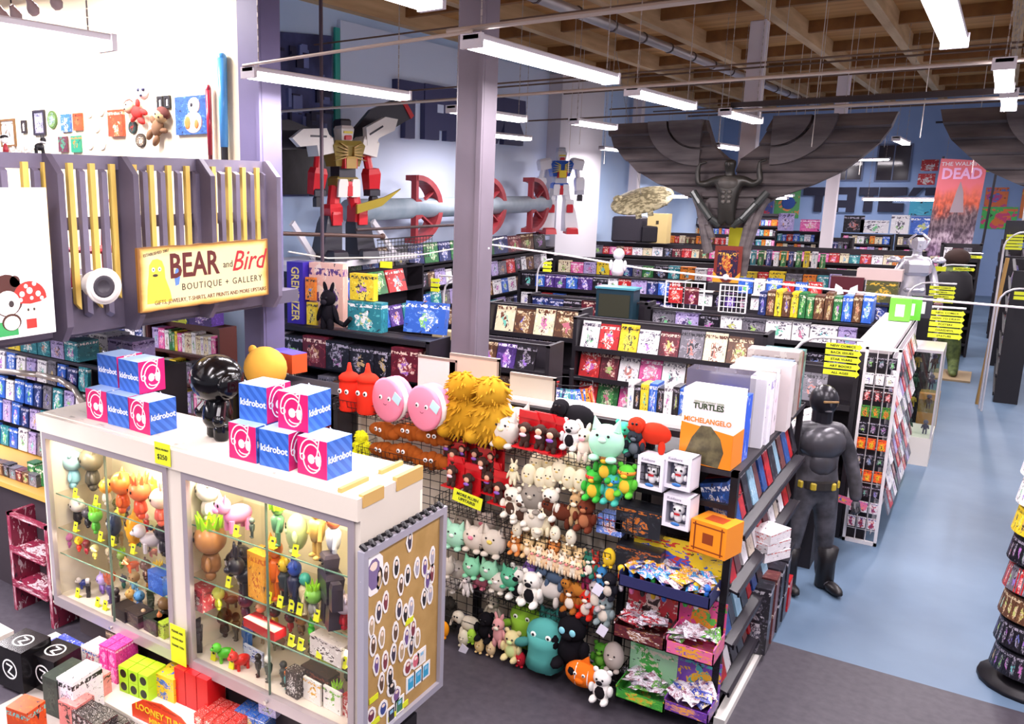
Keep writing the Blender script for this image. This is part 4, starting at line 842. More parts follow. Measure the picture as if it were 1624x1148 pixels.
# ---- boxes on the lid ----
KP=mat('#cf1566',.45); 
def stripes():
    m=bpy.data.materials.new('blue_stripes'); m.use_nodes=True; nt=m.node_tree; N=nt.nodes; L=nt.links
    tc=N.new('ShaderNodeTexCoord'); wv=N.new('ShaderNodeTexWave'); wv.bands_direction='DIAGONAL'; wv.inputs['Scale'].default_value=7.5
    L.new(tc.outputs['Object'],wv.inputs[0]); r=N.new('ShaderNodeValToRGB'); r.color_ramp.interpolation='CONSTANT'; r.color_ramp.elements[0].color=lin('#2a5ab4'); r.color_ramp.elements[1].position=.5; r.color_ramp.elements[1].color=lin('#3d70cc')
    L.new(wv.outputs[0],r.inputs[0]); L.new(r.outputs[0],N['Principled BSDF'].inputs['Base Color']); N['Principled BSDF'].inputs['Roughness'].default_value=.4; return m
KB=stripes(); WH=mat('#fbf8fb',.5)
def ringy(mb,pts,w_,y=-.0): # flat stroke in xz
    for (a,b),(c,d) in zip(pts,pts[1:]):
        dx,dz=c-a,d-b; l=math.hypot(dx,dz) or 1; nx,nz=-dz/l*w_/2,dx/l*w_/2
        mb.prism([(a+nx-dx*.1,b+nz-dz*.1),(a-nx-dx*.1,b-nz-dz*.1),(c-nx+dx*.1,d-nz+dz*.1),(c+nx+dx*.1,d+nz+dz*.1)],y,y-.001)
def emblem():
    mb=MB(); el=lambda cx,cz,rx,rz,a0=0,a1=6.283,n=22:[(cx+rx*math.cos(a0+(a1-a0)*i/n),cz+rz*math.sin(a0+(a1-a0)*i/n)) for i in range(n+1)]
    ringy(mb,el(0,-.005,.062,.082),.008); ringy(mb,el(-.01,.01,.075,.095,.9,3.2),.008); ringy(mb,el(-.068,-.005,.015,.017),.007); ringy(mb,[(.015,.1),(.05,.11),(.035,.02),(.02,.0)],.007)
    mb.prism(el(-.005,-.008,.024,.027,.5,5.9),0,-.001); mb.prism(el(.045,-.012,.02,.03,.6,5.8),0,-.001)
    ringy(mb,el(.015,-.045,.042,.022,3.3,6.0,10),.007); return mb.mesh('emblem',WH)
EMB=emblem()
def kbox(label):
    s=.262; t=thing('toy_carton',label,'box',(0,0,0),0,'pink and blue boxes on the showcase')
    mb=MB(); h=s/2; vs=[(-h,-h,0),(h,-h,0),(h,h,0),(-h,h,0),(-h,-h,s),(h,-h,s),(h,h,s),(-h,h,s)]
    mb.add(vs,[(0,1,5,4),(2,3,7,6)]); mb.mt(1); mb.add(vs,[(1,2,6,5),(3,0,4,7)]); mb.mt(2); mb.add(vs,[(4,5,6,7),(0,3,2,1)]); obj('carton',mb,[KP,KB,mat('#a9c3ea',.45)],t)
    for i,(x,y,r) in enumerate(((0,-h-.001,0),(0,h+.001,PI))): o=link('emblem',EMB,t,(x,y,s/2),r); o.scale=(1.25,1,1.2)
    for x,y,r in ((h+.001,0,PI/2),(-h-.001,0,-PI/2)): text('kidrobot',.068,WH,t,(x,y,s/2),(PI/2,0,r),bold=.018,ext=.0008)
    return t
k0=kbox('x'); KZ=2.11
for px,py,z,r,lab in ((154,667,0,0,'pink-faced box at the left end of the bottom row, left stack'),(188,676,0,-PI/2,'blue-faced box in the middle of the bottom row, left stack'),(223,686,0,0,'pink box with blue side at the right end, left stack bottom'),
    (172,612,1,-PI/2,'blue-faced box on top of the left stack, left one'),(206,622,1,-PI/2,'blue box with pink side on top of the left stack'),
    (385,730,0,0,'pink-faced box at the left end of the bottom row, right stack'),(434,742,0,-PI/2,'blue-faced box in the middle of the bottom row, right stack'),(496,756,0,0,'pink box with blue side nearest the showcase right end'),
    (401,668,1,-PI/2,'blue-faced box on top of the right stack, left one'),(464,682,1,0,'pink box with blue side on top of the right stack')):
    p=P(px,py,z=KZ+z*.263); jit=((px*7)%10-5)*.012
    place(k0,(p.x,p.y+.131,KZ+z*.263),r+jit,lab)
mn=thing('vinyl_figure','big glossy black vinyl figure with round head and ears on the showcase lid','figure',(P(328,700,z=KZ).x,P(328,700,z=KZ).y+.12,KZ),(0,0,-.35)); BK=mat('#09080b',.16)
mb=MB(); mb.lathe((0,0,.1),[(.09,0),(.115,.04),(.12,.1),(.1,.18),(.07,.24),(.05,.27)],20)
for s in (-1,1): mb.lathe((s*.065,0,0),[(.05,0),(.062,.02),(.06,.1),(.045,.14)],14)
obj('body',mb,BK,mn)
mb=MB(); mb.ell((0,0,.47),(.225,.205,.185),24,16); obj('head',mb,BK,mn)
for s in (-1,1):
    R=Matrix.Rotation(PI/2,3,'Y'); mb=MB(); mb.lathe((s*.2,0,.46),[(.03,0),(.08,.01),(.1,.04),(.07,.07)],16,Matrix.Rotation(s*PI/2,3,'Y')); obj('ear',mb,BK,mn)
    mb=MB(); mb.cyl((s*.1,-.01,.3),(s*.165,-.06,.2),.04,10,.045); mb.ell((s*.17,-.065,.185),.05,12,8); obj('arm',mb,BK,mn)
# ---- figure toys ----
TM={}
def tm(name,key,fn,mats):
    k=(name,)+key
    if k not in TM: TM[k]=fn().mesh(name,mats)
    return TM[k]
def toy(label,c1,c2,h,loc,rz=0,ears=None,style='vinyl',group=None,name='vinyl_toy',c3='#18161a'):
    t=thing(name,label,'toy figure',loc,(0,0,rz),group); t.scale=(h,)*3
    A,B,E=mat(c1,.3),mat(c2,.3),mat(c3,.2)
    def body():
        m=MB()
        if style=='vinyl': m.lathe((0,0,.12),[(.12,0),(.16,.06),(.15,.2),(.1,.32)],12); [m.ell((s*.09,-.01,.07),(.07,.09,.08),8,6) for s in (-1,1)]; [m.ell((s*.2,-.04,.3),(.05,.05,.12),8,6,Matrix.Rotation(-s*.5,3,'Y')) for s in (-1,1)]
        elif style=='tall': m.lathe((0,0,.3),[(.1,0),(.13,.1),(.15,.3),(.09,.38)],12); [m.cyl((s*.07,0,.32),(s*.08,0,.03),.05,8,.045) for s in (-1,1)]; [m.ell((s*.08,-.03,.03),(.06,.09,.04),8,5) for s in (-1,1)]; [m.cyl((s*.14,0,.62),(s*.2,-.05,.36),.04,8) for s in (-1,1)]
        elif style=='robot': block(m,(0,0,.55),(.34,.24,.3),tz=.8); block(m,(0,0,.36),(.24,.2,.1)); [block(m,(s*.1,0,.17),(.14,.16,.34),tz=1.2) for s in (-1,1)]; [block(m,(s*.25,-.02,.48),(.12,.14,.34)) for s in (-1,1)]
        elif style=='animal': m.ell((0,.05,.32),(.17,.32,.2),12,8); [m.cyl((sx*.1,sy,.25),(sx*.1,sy,0),.06,8) for sx in (-1,1) for sy in (-.13,.22)]
        elif style=='egg': m.ell((0,0,.4),(.27,.24,.4),14,10); [m.ell((s*.12,-.08,.03),(.09,.1,.05),8,5) for s in (-1,1)]; [m.ell((s*.27,-.05,.4),(.05,.06,.14),8,6,Matrix.Rotation(-s*.4,3,'Y')) for s in (-1,1)]
        return m
    def head():
        m=MB()
        if style=='vinyl': m.ell((0,0,.66),(.29,.26,.25),14,10); z,r=.86,.26
        elif style=='tall': m.ell((0,0,.82),(.15,.14,.15),12,8); z,r=.93,.13
        elif style=='robot': block(m,(0,-.02,.82),(.2,.2,.22),tz=.8); z,r=.92,.1
        elif style=='animal': m.ell((0,-.27,.55),(.17,.17,.17),12,8); m.ell((0,-.42,.5),(.09,.08,.07),8,6); z,r=.68,.14
        else: m.ell((0,-.2,.45),(.13,.06,.1),10,6); z,r=.78,.14
        yy=-.27 if style=='animal' else 0
        if ears=='round': [m.ell((s*r*.9,yy,z),(.09,.05,.09),8,6) for s in (-1,1)]
        elif ears=='long': [m.ell((s*r*.45,yy,z+.14),(.06,.04,.18),8,6,Matrix.Rotation(s*.25,3,'Y')) for s in (-1,1)]
        elif ears=='cat': [m.cyl((s*r*.6,yy,z-.06),(s*r*.8,yy,z+.12),.08,6,.005) for s in (-1,1)]
        return m
    o=link('body',tm('body',(style,c1),body,A),t); o=link('head',tm('head',(style,ears,c2),head,B),t)
    ey={'vinyl':(-.25,.68,.1),'tall':(-.135,.84,.05),'robot':(-.13,.83,.05),'animal':(-.41,.6,.07),'egg':(-.23,.55,.08)}[style]
    def eye(): return MB().ell((0,0,0),(.035 if style in('vinyl','egg','animal') else .02,.015,.04 if style in('vinyl','egg','animal') else .02),8,6)
    for s in (-1,1): link('eye',tm('eye',(style,c3),eye,E),t,(s*ey[2],ey[0],ey[1]))
    if ears=='leaf':
        zz=.93 if style=='tall' else .86; hc='#9ad62c' if ('lime' in label or 'green' in label) else c2
        def hair():
            m=MB(); [m.cyl((math.cos(a)*.12,math.sin(a)*.12,zz-.08),(math.cos(a)*.22,math.sin(a)*.22,zz+.2),.08,5,.01) for a in [k*.7 for k in range(9)]]; m.cyl((0,0,zz-.05),(0,0,zz+.22),.09,5,.01); return m
        link('leafy_hair',tm('leafy_hair',(style,hc),hair,mat(hc,.35)),t)
    return t
def shelf_pt(px,py,z):
    p=P(px,py,z=z); y=min(max(p.y,4.22),4.66); return P(px,py,z=z) if y==p.y else Vector((p.x+(y-p.y)*p.x/max(p.y,.1),y,z))
CT=[]
L1,L2,L3_,L4=SHL['L']+(.402,); R1,R2,R3,R4=SHL['R']+(.402,)
TOYS=[ # px, py(base), shelf, style, ears, body, head, height, label
(118,772,L1,'vinyl','round','#8fc4dc','#a9d4e4',.34,'pale blue and pink toy figure at the upper left corner'),
(148,776,L1,'vinyl','cat','#4f4a42','#6a6456',.38,'big smoky grey translucent toy beside the pale blue one'),
(170,800,L1,'vinyl','round','#f2ead8','#e8a83a',.22,'small white toy with golden cap on the top left shelf'),
(196,812,L1,'vinyl','cat','#e0672e','#e8803c',.34,'orange translucent toy with cat ears in the left half'),
(224,822,L1,'vinyl','leaf','#e8583a','#ee7a4a',.32,'coral toy with leafy spikes beside the orange one'),
(256,832,L1,'vinyl','long','#e46a5a','#f0d0c0',.3,'pink toy with one large eye and green tip'),
(243,800,L1,'vinyl','cat','#8fc43a','#9fd04a',.22,'small lime toy standing behind the pink one'),
(124,830,L2,'vinyl','round','#1f1c22','#e8e4e6',.24,'black and white round head toy on the second left shelf'),
(140,836,L2,'vinyl','cat','#2a2630','#4a4650',.18,'dark bat like toy on the second left shelf'),
(153,845,L2,'vinyl','leaf','#58b83a','#6cc84a',.22,'bright green spiky toy in the left half'),
(182,850,L2,'egg',None,'#2a3a5a','#e8e4e6',.24,'navy penguin shaped toy with white belly'),
(190,838,L2,'vinyl','round','#cfc23a','#dcd050',.18,'olive yellow toy behind the navy penguin shape'),
(215,862,L2,'egg','cat','#efa81e','#f5b62e',.3,'golden yellow round bird toy in the left half'),
(240,874,L2,'animal',None,'#d5cdd6','#e6dfe8',.3,'pale lilac elephant like toy with long trunk'),
(262,880,L2,'vinyl','round','#1d1a22','#2c2832',.28,'black and white skull like toy at the right of the left half'),
(110,868,L3_,'vinyl','cat','#c46ab0','#d884c4',.14,'tiny pink toy at the left end of the third shelf'),
(126,874,L3_,'vinyl','round','#d83a2e','#e8c030',.14,'tiny red and yellow toy on the third left shelf'),
(138,878,L3_,'vinyl',None,'#a02a3a','#7a2030',.13,'tiny dark red toy on the third left shelf'),
(151,886,L3_,'vinyl',None,'#e6d46a','#f0e4a0',.13,'tiny cream headed toy on the third left shelf'),
(175,892,L3_,'vinyl','cat','#7a6a5a','#c8b89a',.14,'tiny tan and brown toy beside the cream headed one'),
(194,900,L3_,'vinyl','leaf','#5a7a3a','#8aa85a',.15,'tiny mossy green toy on the third left shelf'),
(210,906,L3_,'animal','round','#c8582e','#e8a070',.16,'small orange-brown crouching toy on the third left shelf'),
(232,918,L3_,'vinyl','round','#4a2a24','#5c3830',.17,'small dark brown toy with white muzzle on the third shelf'),
(252,926,L3_,'vinyl','leaf','#e8b42a','#f2d046',.17,'small yellow haired toy beside the blue carton'),
(133,932,L4,'animal',None,'#3a4aa0','#e8e0e4',.14,'small blue and white sneaker like toy on the case floor'),
(128,912,L4,'vinyl','leaf','#d8b83a','#e8d07a',.17,'small sandy haired toy behind the sneaker like toy'),
(141,945,L4,'robot',None,'#2a2830','#e8e4ea',.16,'small black and white robot toy at the left of the case floor'),
(163,940,L4,'vinyl','cat','#8a6ac8','#b09ae0',.18,'small violet toy on the case floor'),
(176,955,L4,'tall','leaf','#4a3a78','#c05a3a',.22,'slender purple toy with orange hair'),
(186,968,L4,'tall',None,'#2a2028','#3c3038',.2,'slender black toy on a dark block'),
(207,960,L4,'vinyl','cat','#e89a3a','#f4c070',.15,'small amber toy toward the middle of the left floor'),
(222,966,L4,'vinyl','round','#3a78c0','#5a9ad8',.17,'small bright blue toy on the left floor'),
(240,974,L4,'robot',None,'#3a4438','#56604c',.24,'dark green armoured robot toy on the left floor'),
(262,982,L4,'vinyl',None,'#3a302c','#8a6a4a',.2,'brown toy at the right end of the left floor'),
(229,1000,L4,'tall',None,'#9a8068','#c8a888',.13,'small tan standing toy in front of the dark carton'),
(254,1000,L4,'tall','cat','#b04a2a','#d07a4a',.15,'small rust coloured toy above the green carton'),
# right half
(331,824,R1,'vinyl','round','#f6f0ee','#faf6f4',.33,'large white vinyl toy with big eyes at the right half corner'),
(374,840,R1,'animal','cat','#f090c0','#f4a0cc',.34,'bubblegum pink toy lounging on the top right shelf'),
(400,852,R1,'tall',None,'#4a5650','#6a7a72',.14,'small grey-green toy beside the pink one'),
(441,864,R1,'tall','leaf','#5a8a6a','#7aaa5a',.3,'slim green toy with a grey base on the top right shelf'),
(471,872,R1,'egg',None,'#b4c890','#c2d4a0',.3,'pale green round monster toy on the top right shelf'),
(503,884,R1,'tall','round','#d8b060','#e8c878',.38,'tall honey coloured figure on the top right shelf'),
(529,894,R1,'tall','long','#c8ccd8','#d8704a',.34,'thin figure with white legs and red cap'),
(336,924,R2,'vinyl','leaf','#9a6a3c','#b07a48',.44,'large brown wooden looking toy with lime green leafy hair'),
(368,910,R2,'egg',None,'#1f1c20','#f0ecec',.2,'black and white penguin like toy'),
(398,938,R2,'animal','long','#16141a','#1e1b22',.36,'glossy black horned toy with white nose'),
(383,925,R2,'vinyl','round','#e8e4e4','#26222a',.3,'white headed toy with black round ears beside the horned one'),
(436,948,R2,'tall','cat','#e8701e','#f0802c',.42,'tall orange bear like toy beside the tall yellow carton'),
(452,956,R2,'tall','round','#2a3438','#dcb82a',.32,'dark toy with a yellow face on the second right shelf'),
(468,966,R2,'tall','round','#1d2440','#2c4aa0',.34,'navy hooded toy with blue face'),
(484,972,R2,'tall',None,'#c8b890','#3a9a8a',.28,'teal headed toy in a cream coat'),
(497,982,R2,'vinyl','leaf','#9a9890','#7ab84a',.22,'small toy with green top on a grey drum'),
(526,996,R2,'robot',None,'#3a3440','#4c4452',.5,'tall charcoal armoured robot with red fists'),
(546,1004,R2,'vinyl','round','#c02030','#e0d4ec',.24,'red toy with pale lilac helmet at the right post'),
(330,958,R3,'vinyl',None,'#c0303a','#e0d0c0',.15,'tiny red toy by the clear carton on the third right shelf'),
(347,966,R3,'vinyl','cat','#b8c83a','#d0d860',.18,'small yellow-green toy on the third right shelf'),
(366,962,R3,'animal','cat','#5a3a2a','#7a4a30',.16,'small brown crouching toy on the third right shelf'),
(390,980,R3,'vinyl','leaf','#3a1a30','#4a2040',.2,'small dark plum toy with a spiky crown'),
(414,984,R3,'vinyl',None,'#a87a4a','#d8b080',.15,'small tan toy in the middle of the third right shelf'),
(436,992,R3,'vinyl','cat','#e8c02a','#3a2a20',.16,'small yellow and black toy in the middle of the third right shelf'),
(461,1000,R3,'vinyl','round','#b03038','#3c2026',.15,'small dark headed red toy on the third right shelf'),
(478,1006,R3,'vinyl','cat','#5c4030','#8a5a3a',.17,'small chestnut toy beside the slim green one'),
(494,1018,R3,'tall','cat','#3ab83a','#4cc84a',.16,'slim bright green toy on the third right shelf'),
(316,1030,R4,'robot',None,'#26242a','#38343c',.26,'small black robot on a black block at the left floor'),
(356,1008,R4,'vinyl','round','#4a342a','#3a2620',.24,'brown toy with a single white eye'),
(375,1014,R4,'tall',None,'#5c5040','#3a3028',.22,'dark slender toy beside the one-eyed brown toy'),
(357,1052,R4,'animal',None,'#4ab82e','#5cc83a',.2,'bright green round lizard toy on the case floor'),
(382,1060,R4,'animal','cat','#d02a26','#e03c34',.2,'bright red crouching toy on the case floor'),
(393,1030,R4,'robot',None,'#3a78d0','#4a8ae0',.24,'bright blue robot toy on the right case floor'),
(410,1072,R4,'tall',None,'#1f1c1c','#2c2826',.17,'small black standing toy on the right case floor'),
(426,1080,R4,'tall','long','#22342e','#e8e8e0',.2,'small toy with dark green coat and white face'),
(450,1086,R4,'tall',None,'#2c3430','#22282a',.18,'small dark toy left of the dark red carton'),
(456,1098,R4,'tall','round','#3aa0a0','#e0803a',.15,'small teal toy with orange head by the dark red carton'),
(504,1088,R4,'vinyl','cat','#e0b82a','#ecc83c',.18,'small yellow toy behind the white twin cards'),
(520,1078,R4,'vinyl','leaf','#8ab82a','#a8c83a',.2,'small lime toy at the right case floor'),
(535,1122,R4,'vinyl','leaf','#5a6a3a','#8a5a8a',.17,'small green and purple toy at the right door frame'),
(494,1094,R4,'animal','cat','#e070a0','#eaa0c0',.15,'small pink toy by the yellow one on the case floor'),
]
for i,(px,py,z,st,ea,c1,c2,h,lab) in enumerate(TOYS):
    p=shelf_pt(px,py,z); toy(lab,c1,c2,h*1.12,(p.x,p.y,z),-.55+((i*37)%10-5)*.06,ea,st)
def carton(name,label,c,loc,dim,rz=0,cat='box',group=None,parts=None):
    return one(name,MB().bb((-dim[0]/2,-dim[1]/2,0),(dim[0]/2,dim[1]/2,dim[2])),c,label,cat,loc,(0,0,rz),group)
rr=random.Random(21); NC=[('dark brown','#4a3028'),('navy','#26305c'),('olive','#6a6a34'),('teal','#2a7a78'),('crimson','#a02434'),('amber','#d8922e'),('violet','#7a58a8'),('charcoal','#33303a'),('tan','#b89870'),('moss green','#4a6a34'),('sky blue','#6aa8d8'),('rose','#d87a98')]
for si,(za,xa,xb,nm) in enumerate(((L3_,-6.2,-4.9,'third left'),(L4,-6.1,-4.9,'lowest left'),(L2,-6.2,-4.9,'second left'),(R3,-4.5,-3.2,'third right'),(R4,-4.5,-3.2,'lowest right'))):
    for i in range(11 if za!=L2 else 6):
        c1=NC[rr.randrange(12)]; c2=NC[rr.randrange(12)]; toy('tiny %s toy with %s head, back of %s showcase shelf, %s'%(c1[0],c2[0],nm,nth(i)),c1[1],c2[1],rr.uniform(.12,.2),(xa+(xb-xa)*(i+.5)/11+rr.uniform(-.03,.03),4.52+rr.uniform(0,.16),za),rr.uniform(-.8,.2),rr.choice((None,'round','cat','long',None)),rr.choice(('vinyl','tall','vinyl','animal')),name='tiny_toy')
for px,py,z,w_,d_,h_,c,lab in ((260,938,L3_,.2,.16,.17,cover('#2a5ab8','#3a6ac8','#5a8ae0',4),'blue carton on the third shelf of the left half'),
    (202,1000,L4,.2,.16,.1,mat('#2a2226',.4),'dark block under the slender black toy on the left floor'),(222,990,L4,.2,.16,.12,cover('#352c30','#4a3c3c','#6a5a50',4),'dark patterned small carton on the left floor'),
    (250,1012,L4,.18,.14,.13,cover('#26302c','#38443a','#58684a',4),'dark green small carton near the middle post'),(262,1018,L4,.15,.12,.13,cover('#a8c83a','#c8d85a','#3a3a2a',4),'lime window carton beside the middle post'),
    (418,946,R2,.18,.14,.36,cover('#e8a02a','#f0b43a','#c8641e',3),'tall yellow-orange carton on the second right shelf'),
    (322,966,R3,.2,.16,.17,cover('#b83a44','#d8d0c8','#8a2a34',3),'red and clear carton at the left of the third right shelf'),
    (420,1000,R3,.34,.12,.07,mat('#b01c22',.4),'flat red tray in the middle of the third right shelf'),
    (530,1040,R3,.3,.18,.15,cover('#d8d0cc','#f0ece8','#4a3a3a',2.5),'silver and white window carton on the third right shelf'),
    (403,1050,R4,.22,.02,.12,cover('#c8d4f0','#e8f0fa','#3a5ab0',3),'pale blue sign card on the case floor'),
    (508,1100,R4,.28,.12,.2,cover('#2c1c1e','#4a2a2c','#8a4a3a',4),'dark red-black stacked carton in the right floor'),
    (496,1128,R4,.17,.02,.17,cover('#f4f0ec','#faf8f4','#e8b02a',2),'left white card with a yellow face mark'),(528,1142,R4,.17,.02,.17,cover('#f4f0ec','#faf8f4','#7ab83a',2),'right white card with a green face mark'),
    (470,1116,R4,.12,.1,.2,cover('#2a2024','#e8e4e4','#2a2024',5),'dark carton with white window grid on the right floor'),
    (560,1132,R4,.1,.12,.16,cover('#b02a2e','#f0ece8','#b02a2e',3),'red and white carton at the far right of the case floor')):
    p=shelf_pt(px,py,z); carton('toy_box',lab,c,(p.x,p.y,z),(w_,d_,h_),-.1)
for i,(px,py,z) in enumerate(((118,790,L1),(151,805,L1),(119,850,L2),(158,858,L2),(178,880,L2),(210,884,L2),(250,895,L3_),(271,904,L3_),(122,950,L4),(152,940,L4),(163,930,L4),(330,838,R1),(373,852,R1),(431,878,R1),(467,890,R1),(361,935,R2),(425,962,R2),(443,970,R2),(461,984,R2),(474,992,R2),(501,1006,R2),(528,1014,R2),(460,1012,R3),(475,1028,R3),(505,1032,R3),(543,1068,R3),(337,1040,R4),(366,1058,R4))):
    x_=P(px,py,y=CY0+.1).x; zz=z+.001 if py>0 else z
    m_=MB(); m_.prism([(-.025,0),(.025,0),(.025,.085),(-.025,.085)],-.002,.002,Matrix.Rotation(-.25,4,'X')); m_.box((0,.02,.003),(.05,.04,.003)); m_.mt(1); m_.prism([(-.012,.05),(.012,.05),(.012,.065),(-.012,.065)],-.003,-.002,Matrix.Rotation(-.25,4,'X'))
    one('price_tag',m_,[YEL,mat('#333',.6)],'yellow folded price tag on the showcase shelf edge, %s counted from the left'%nth(i),'price tag',(x_,CY0+.1,zz),group='yellow price tags')
# ---- boxes on the low white steps under the showcase ----
stp=thing('white_step','white low platform carrying the toy boxes under and before the showcase','platform',(-4.8,3.7,0))
obj('upper_step',MB().bb((-1.6,-.05,0),(1.75,.36,.05)),mat('#e6dfd6',.5),stp)
obj('lower_step',MB().bb((-1.0,-.75,0),(1.3,-.06,.03)),mat('#a8a098',.5),stp)
obj('case_plinth',MB().bb((-1.5,.55,0),(1.65,1.05,.33)),mat('#4a4044',.6),stp)
def grow(c,label,px,py,z,w_,d_,h_,n,rz,lab2,ny=1,nz=1,dot=False):
    p=P(px,py,z=z); k=0
    for a in range(nz):
        for b in range(ny):
            for i in range(n):
                R=Matrix.Rotation(rz,3,'Z')@Vector((i*(w_+.008),b*(d_+.006),0))
                o=carton('toy_carton',(label+', '+nth(k)+' counted from bottom left') if n*ny*nz>1 else label,c,(p.x+R.x+w_/2,p.y+R.y+d_/2,z+a*(h_+.002)),(w_,d_,h_),rz,group=lab2 if n*ny*nz>1 else None); k+=1
                if dot: e_=[(math.cos(q)*.034,.055+math.sin(q)*.036) for q in [2*PI*j/14 for j in range(14)]]; m_=MB(); m_.prism(e_,-d_/2-.002,-d_/2+.001); obj('round_window',m_,mat('#14180e',.3),o)
grow(cover('#4a3a30','#6a5644','#a08a6a',5),'dark brown patterned toy carton under the showcase left end',170,1044,.05,.13,.14,.13,2,.05,'brown cartons under the case',1,2)
grow(cover('#3a4ab0','#e8e4f0','#c04a6a',4),'blue and white carton at the white step end',82,1040,.05,.16,.14,.15,2,.0,'blue cartons at the step end')
grow(cover('#f0ebe2','#e8604a','#4a6ab0',6),'white carton with small coloured pictures beside the pink ones',130,1058,.05,.22,.2,.2,1,.05,'')
grow(cover('#e03a94','#f080bc','#f8c0e0',4),'hot pink toy carton in the block under the showcase',160,1074,.05,.09,.12,.15,2,.1,'pink cartons under the case',2,2)
grow(mat('#a8d820',.4),'lime green carton with a dark round window',190,1094,.05,.1,.1,.11,3,.1,'lime green cartons',2,2,True)
grow(cover('#e8c02a','#3a68c8','#e8c02a',2),'yellow and blue flat toy carton by the lime ones',247,1102,.05,.2,.2,.1,1,.08,'yellow cartons',1,2)
grow(mat('#c81a1e',.35),'glossy red upright carton under the middle post',278,1112,.05,.11,.2,.3,3,.06,'tall red cartons')
grow(cover('#f4efe6','#f8f4ee','#d84a3a',3),'small pale triangular-fronted carton beside the tall red ones',330,1100,.05,.16,.12,.14,1,.1,'')
grow(cover('#c8281e','#f0ece4','#e0502a',6),'small red carton with white squares in the low block',308,1146,.05,.085,.085,.085,4,.1,'small red cube cartons',3,1)
grow(cover('#2a6ac8','#f0d02a','#e8f0fa',6),'small blue carton with yellow marks beside the red cubes',372,1142,.05,.09,.09,.09,3,.1,'small blue cube cartons',3,1)
grow(cover('#cfc6ea','#eee8f8','#8a9a4a',4),'pale lilac carton on the right of the blue cubes',410,1128,.14,.16,.15,.12,1,.1,'')
grow(cover('#1f6a7a','#2a3a48','#58a0a8',5),'dark teal carton low beside the sticker board',445,1128,.05,.2,.16,.13,2,.1,'dark teal cartons')
grow(cover('#26242a','#7ab83a','#3a3a44',5),'black and green carton at the right end of the step',500,1146,.05,.18,.16,.12,2,.1,'black and green cartons')
# lower row in front
blk=mat('#100e12',.25)
def logo_box(px,py,w_,d_,h_,label,c=blk):
    p=P(px,py,z=.03); t=thing('black_carton',label,'box',(p.x,p.y+d_/2,.03),(0,0,.12)); obj('carton',MB().bb((-w_/2,-d_/2,0),(w_/2,d_/2,h_)),c,t)
    e=[(math.cos(a)*.08,math.sin(a)*.08) for a in [2*PI*i/20 for i in range(21)]]
    mb=MB(); ringy(mb,e,.012); ringy(mb,[(-.03,.04),(.03,.03),(-.02,-.03),(.04,-.05)],.014); obj('round_logo',mb,WH,t,(0,-d_/2,h_/2))
    o=obj('round_logo',mb,WH,t,(0,0,h_),(-PI/2,0,0)); return t
logo_box(16,1092,.3,.3,.36,'large black carton with round white logo at the left edge')
p=P(16,1050,z=.39); 
logo_box(68,1096,.28,.28,.3,'second black carton with a white ring logo on its top')
for px,py,w_,d_,h_,c,lab in ((80,1134,.16,.3,.32,cover('#26322a','#38443a','#18201a',3),'dark green-black carton with leaf shapes'),(104,1142,.17,.3,.34,cover('#f0ecf4','#e4def0','#1a1620',6),'white carton covered in small skull-like shapes'),
    (136,1112,.19,.18,.2,cover('#e08a86','#e89a94','#3a2a2a',2.5),'salmon pink carton stacked on another with a dark bird shape')):
    p=P(px,py,z=.03); carton('toy_carton',lab,c,(p.x,p.y+d_/2,.03),(w_,d_,h_),.12)
p=P(120,1146,z=.03); carton('toy_carton','salmon pink lower carton at the front step',cover('#dc827e','#e8968e','#3a2a2a',2.5),(p.x,p.y+.02,.03),(.19,.18,.2),.12)
p=P(26,1185,z=.03); carton('toy_carton','orange carton with purple-green top at the lower left corner',cover('#e0501e','#f0641e','#7ac8c0',2),(p.x,p.y+.1,.03),(.2,.18,.3),.2)
kk=0
for a in range(3):
    for b in range(5-a):
        for i in range(7-a):
            p=P(146,1148,z=.03); carton('mini_carton','tiny black and white checked cube carton in the stacked pile, %s counted from its bottom'%nth(kk),cover('#1c1418','#f0e8e8','#7a2a34',5),(p.x+i*.062,p.y-.12+b*.062,.03+a*.061),(.058,.058,.058),.0,group='tiny checked cube cartons'); kk+=1
lt=thing('header_card','orange arched cardboard header lettered in yellow in front of the red cartons','display card',(P(270,1150,z=.05).x,P(270,1150,z=.05).y-.08,.03),(0,0,.05))
mb=MB(); mb.prism([(-.32,0),(.32,0),(.32,.12),(.2,.2),(0,.235),(-.2,.2),(-.32,.12)],0,.01); obj('card',mb,cover('#d8401e','#e85a1e','#b83018',2),lt)
text('LOONEY TUNES',.075,mat('#f0c42a',.5),lt,(0,-.003,.13),FRONT,bold=.02); text('MINI SERIES',.06,mat('#f0c42a',.5),lt,(.02,-.003,.055),FRONT,bold=.02)
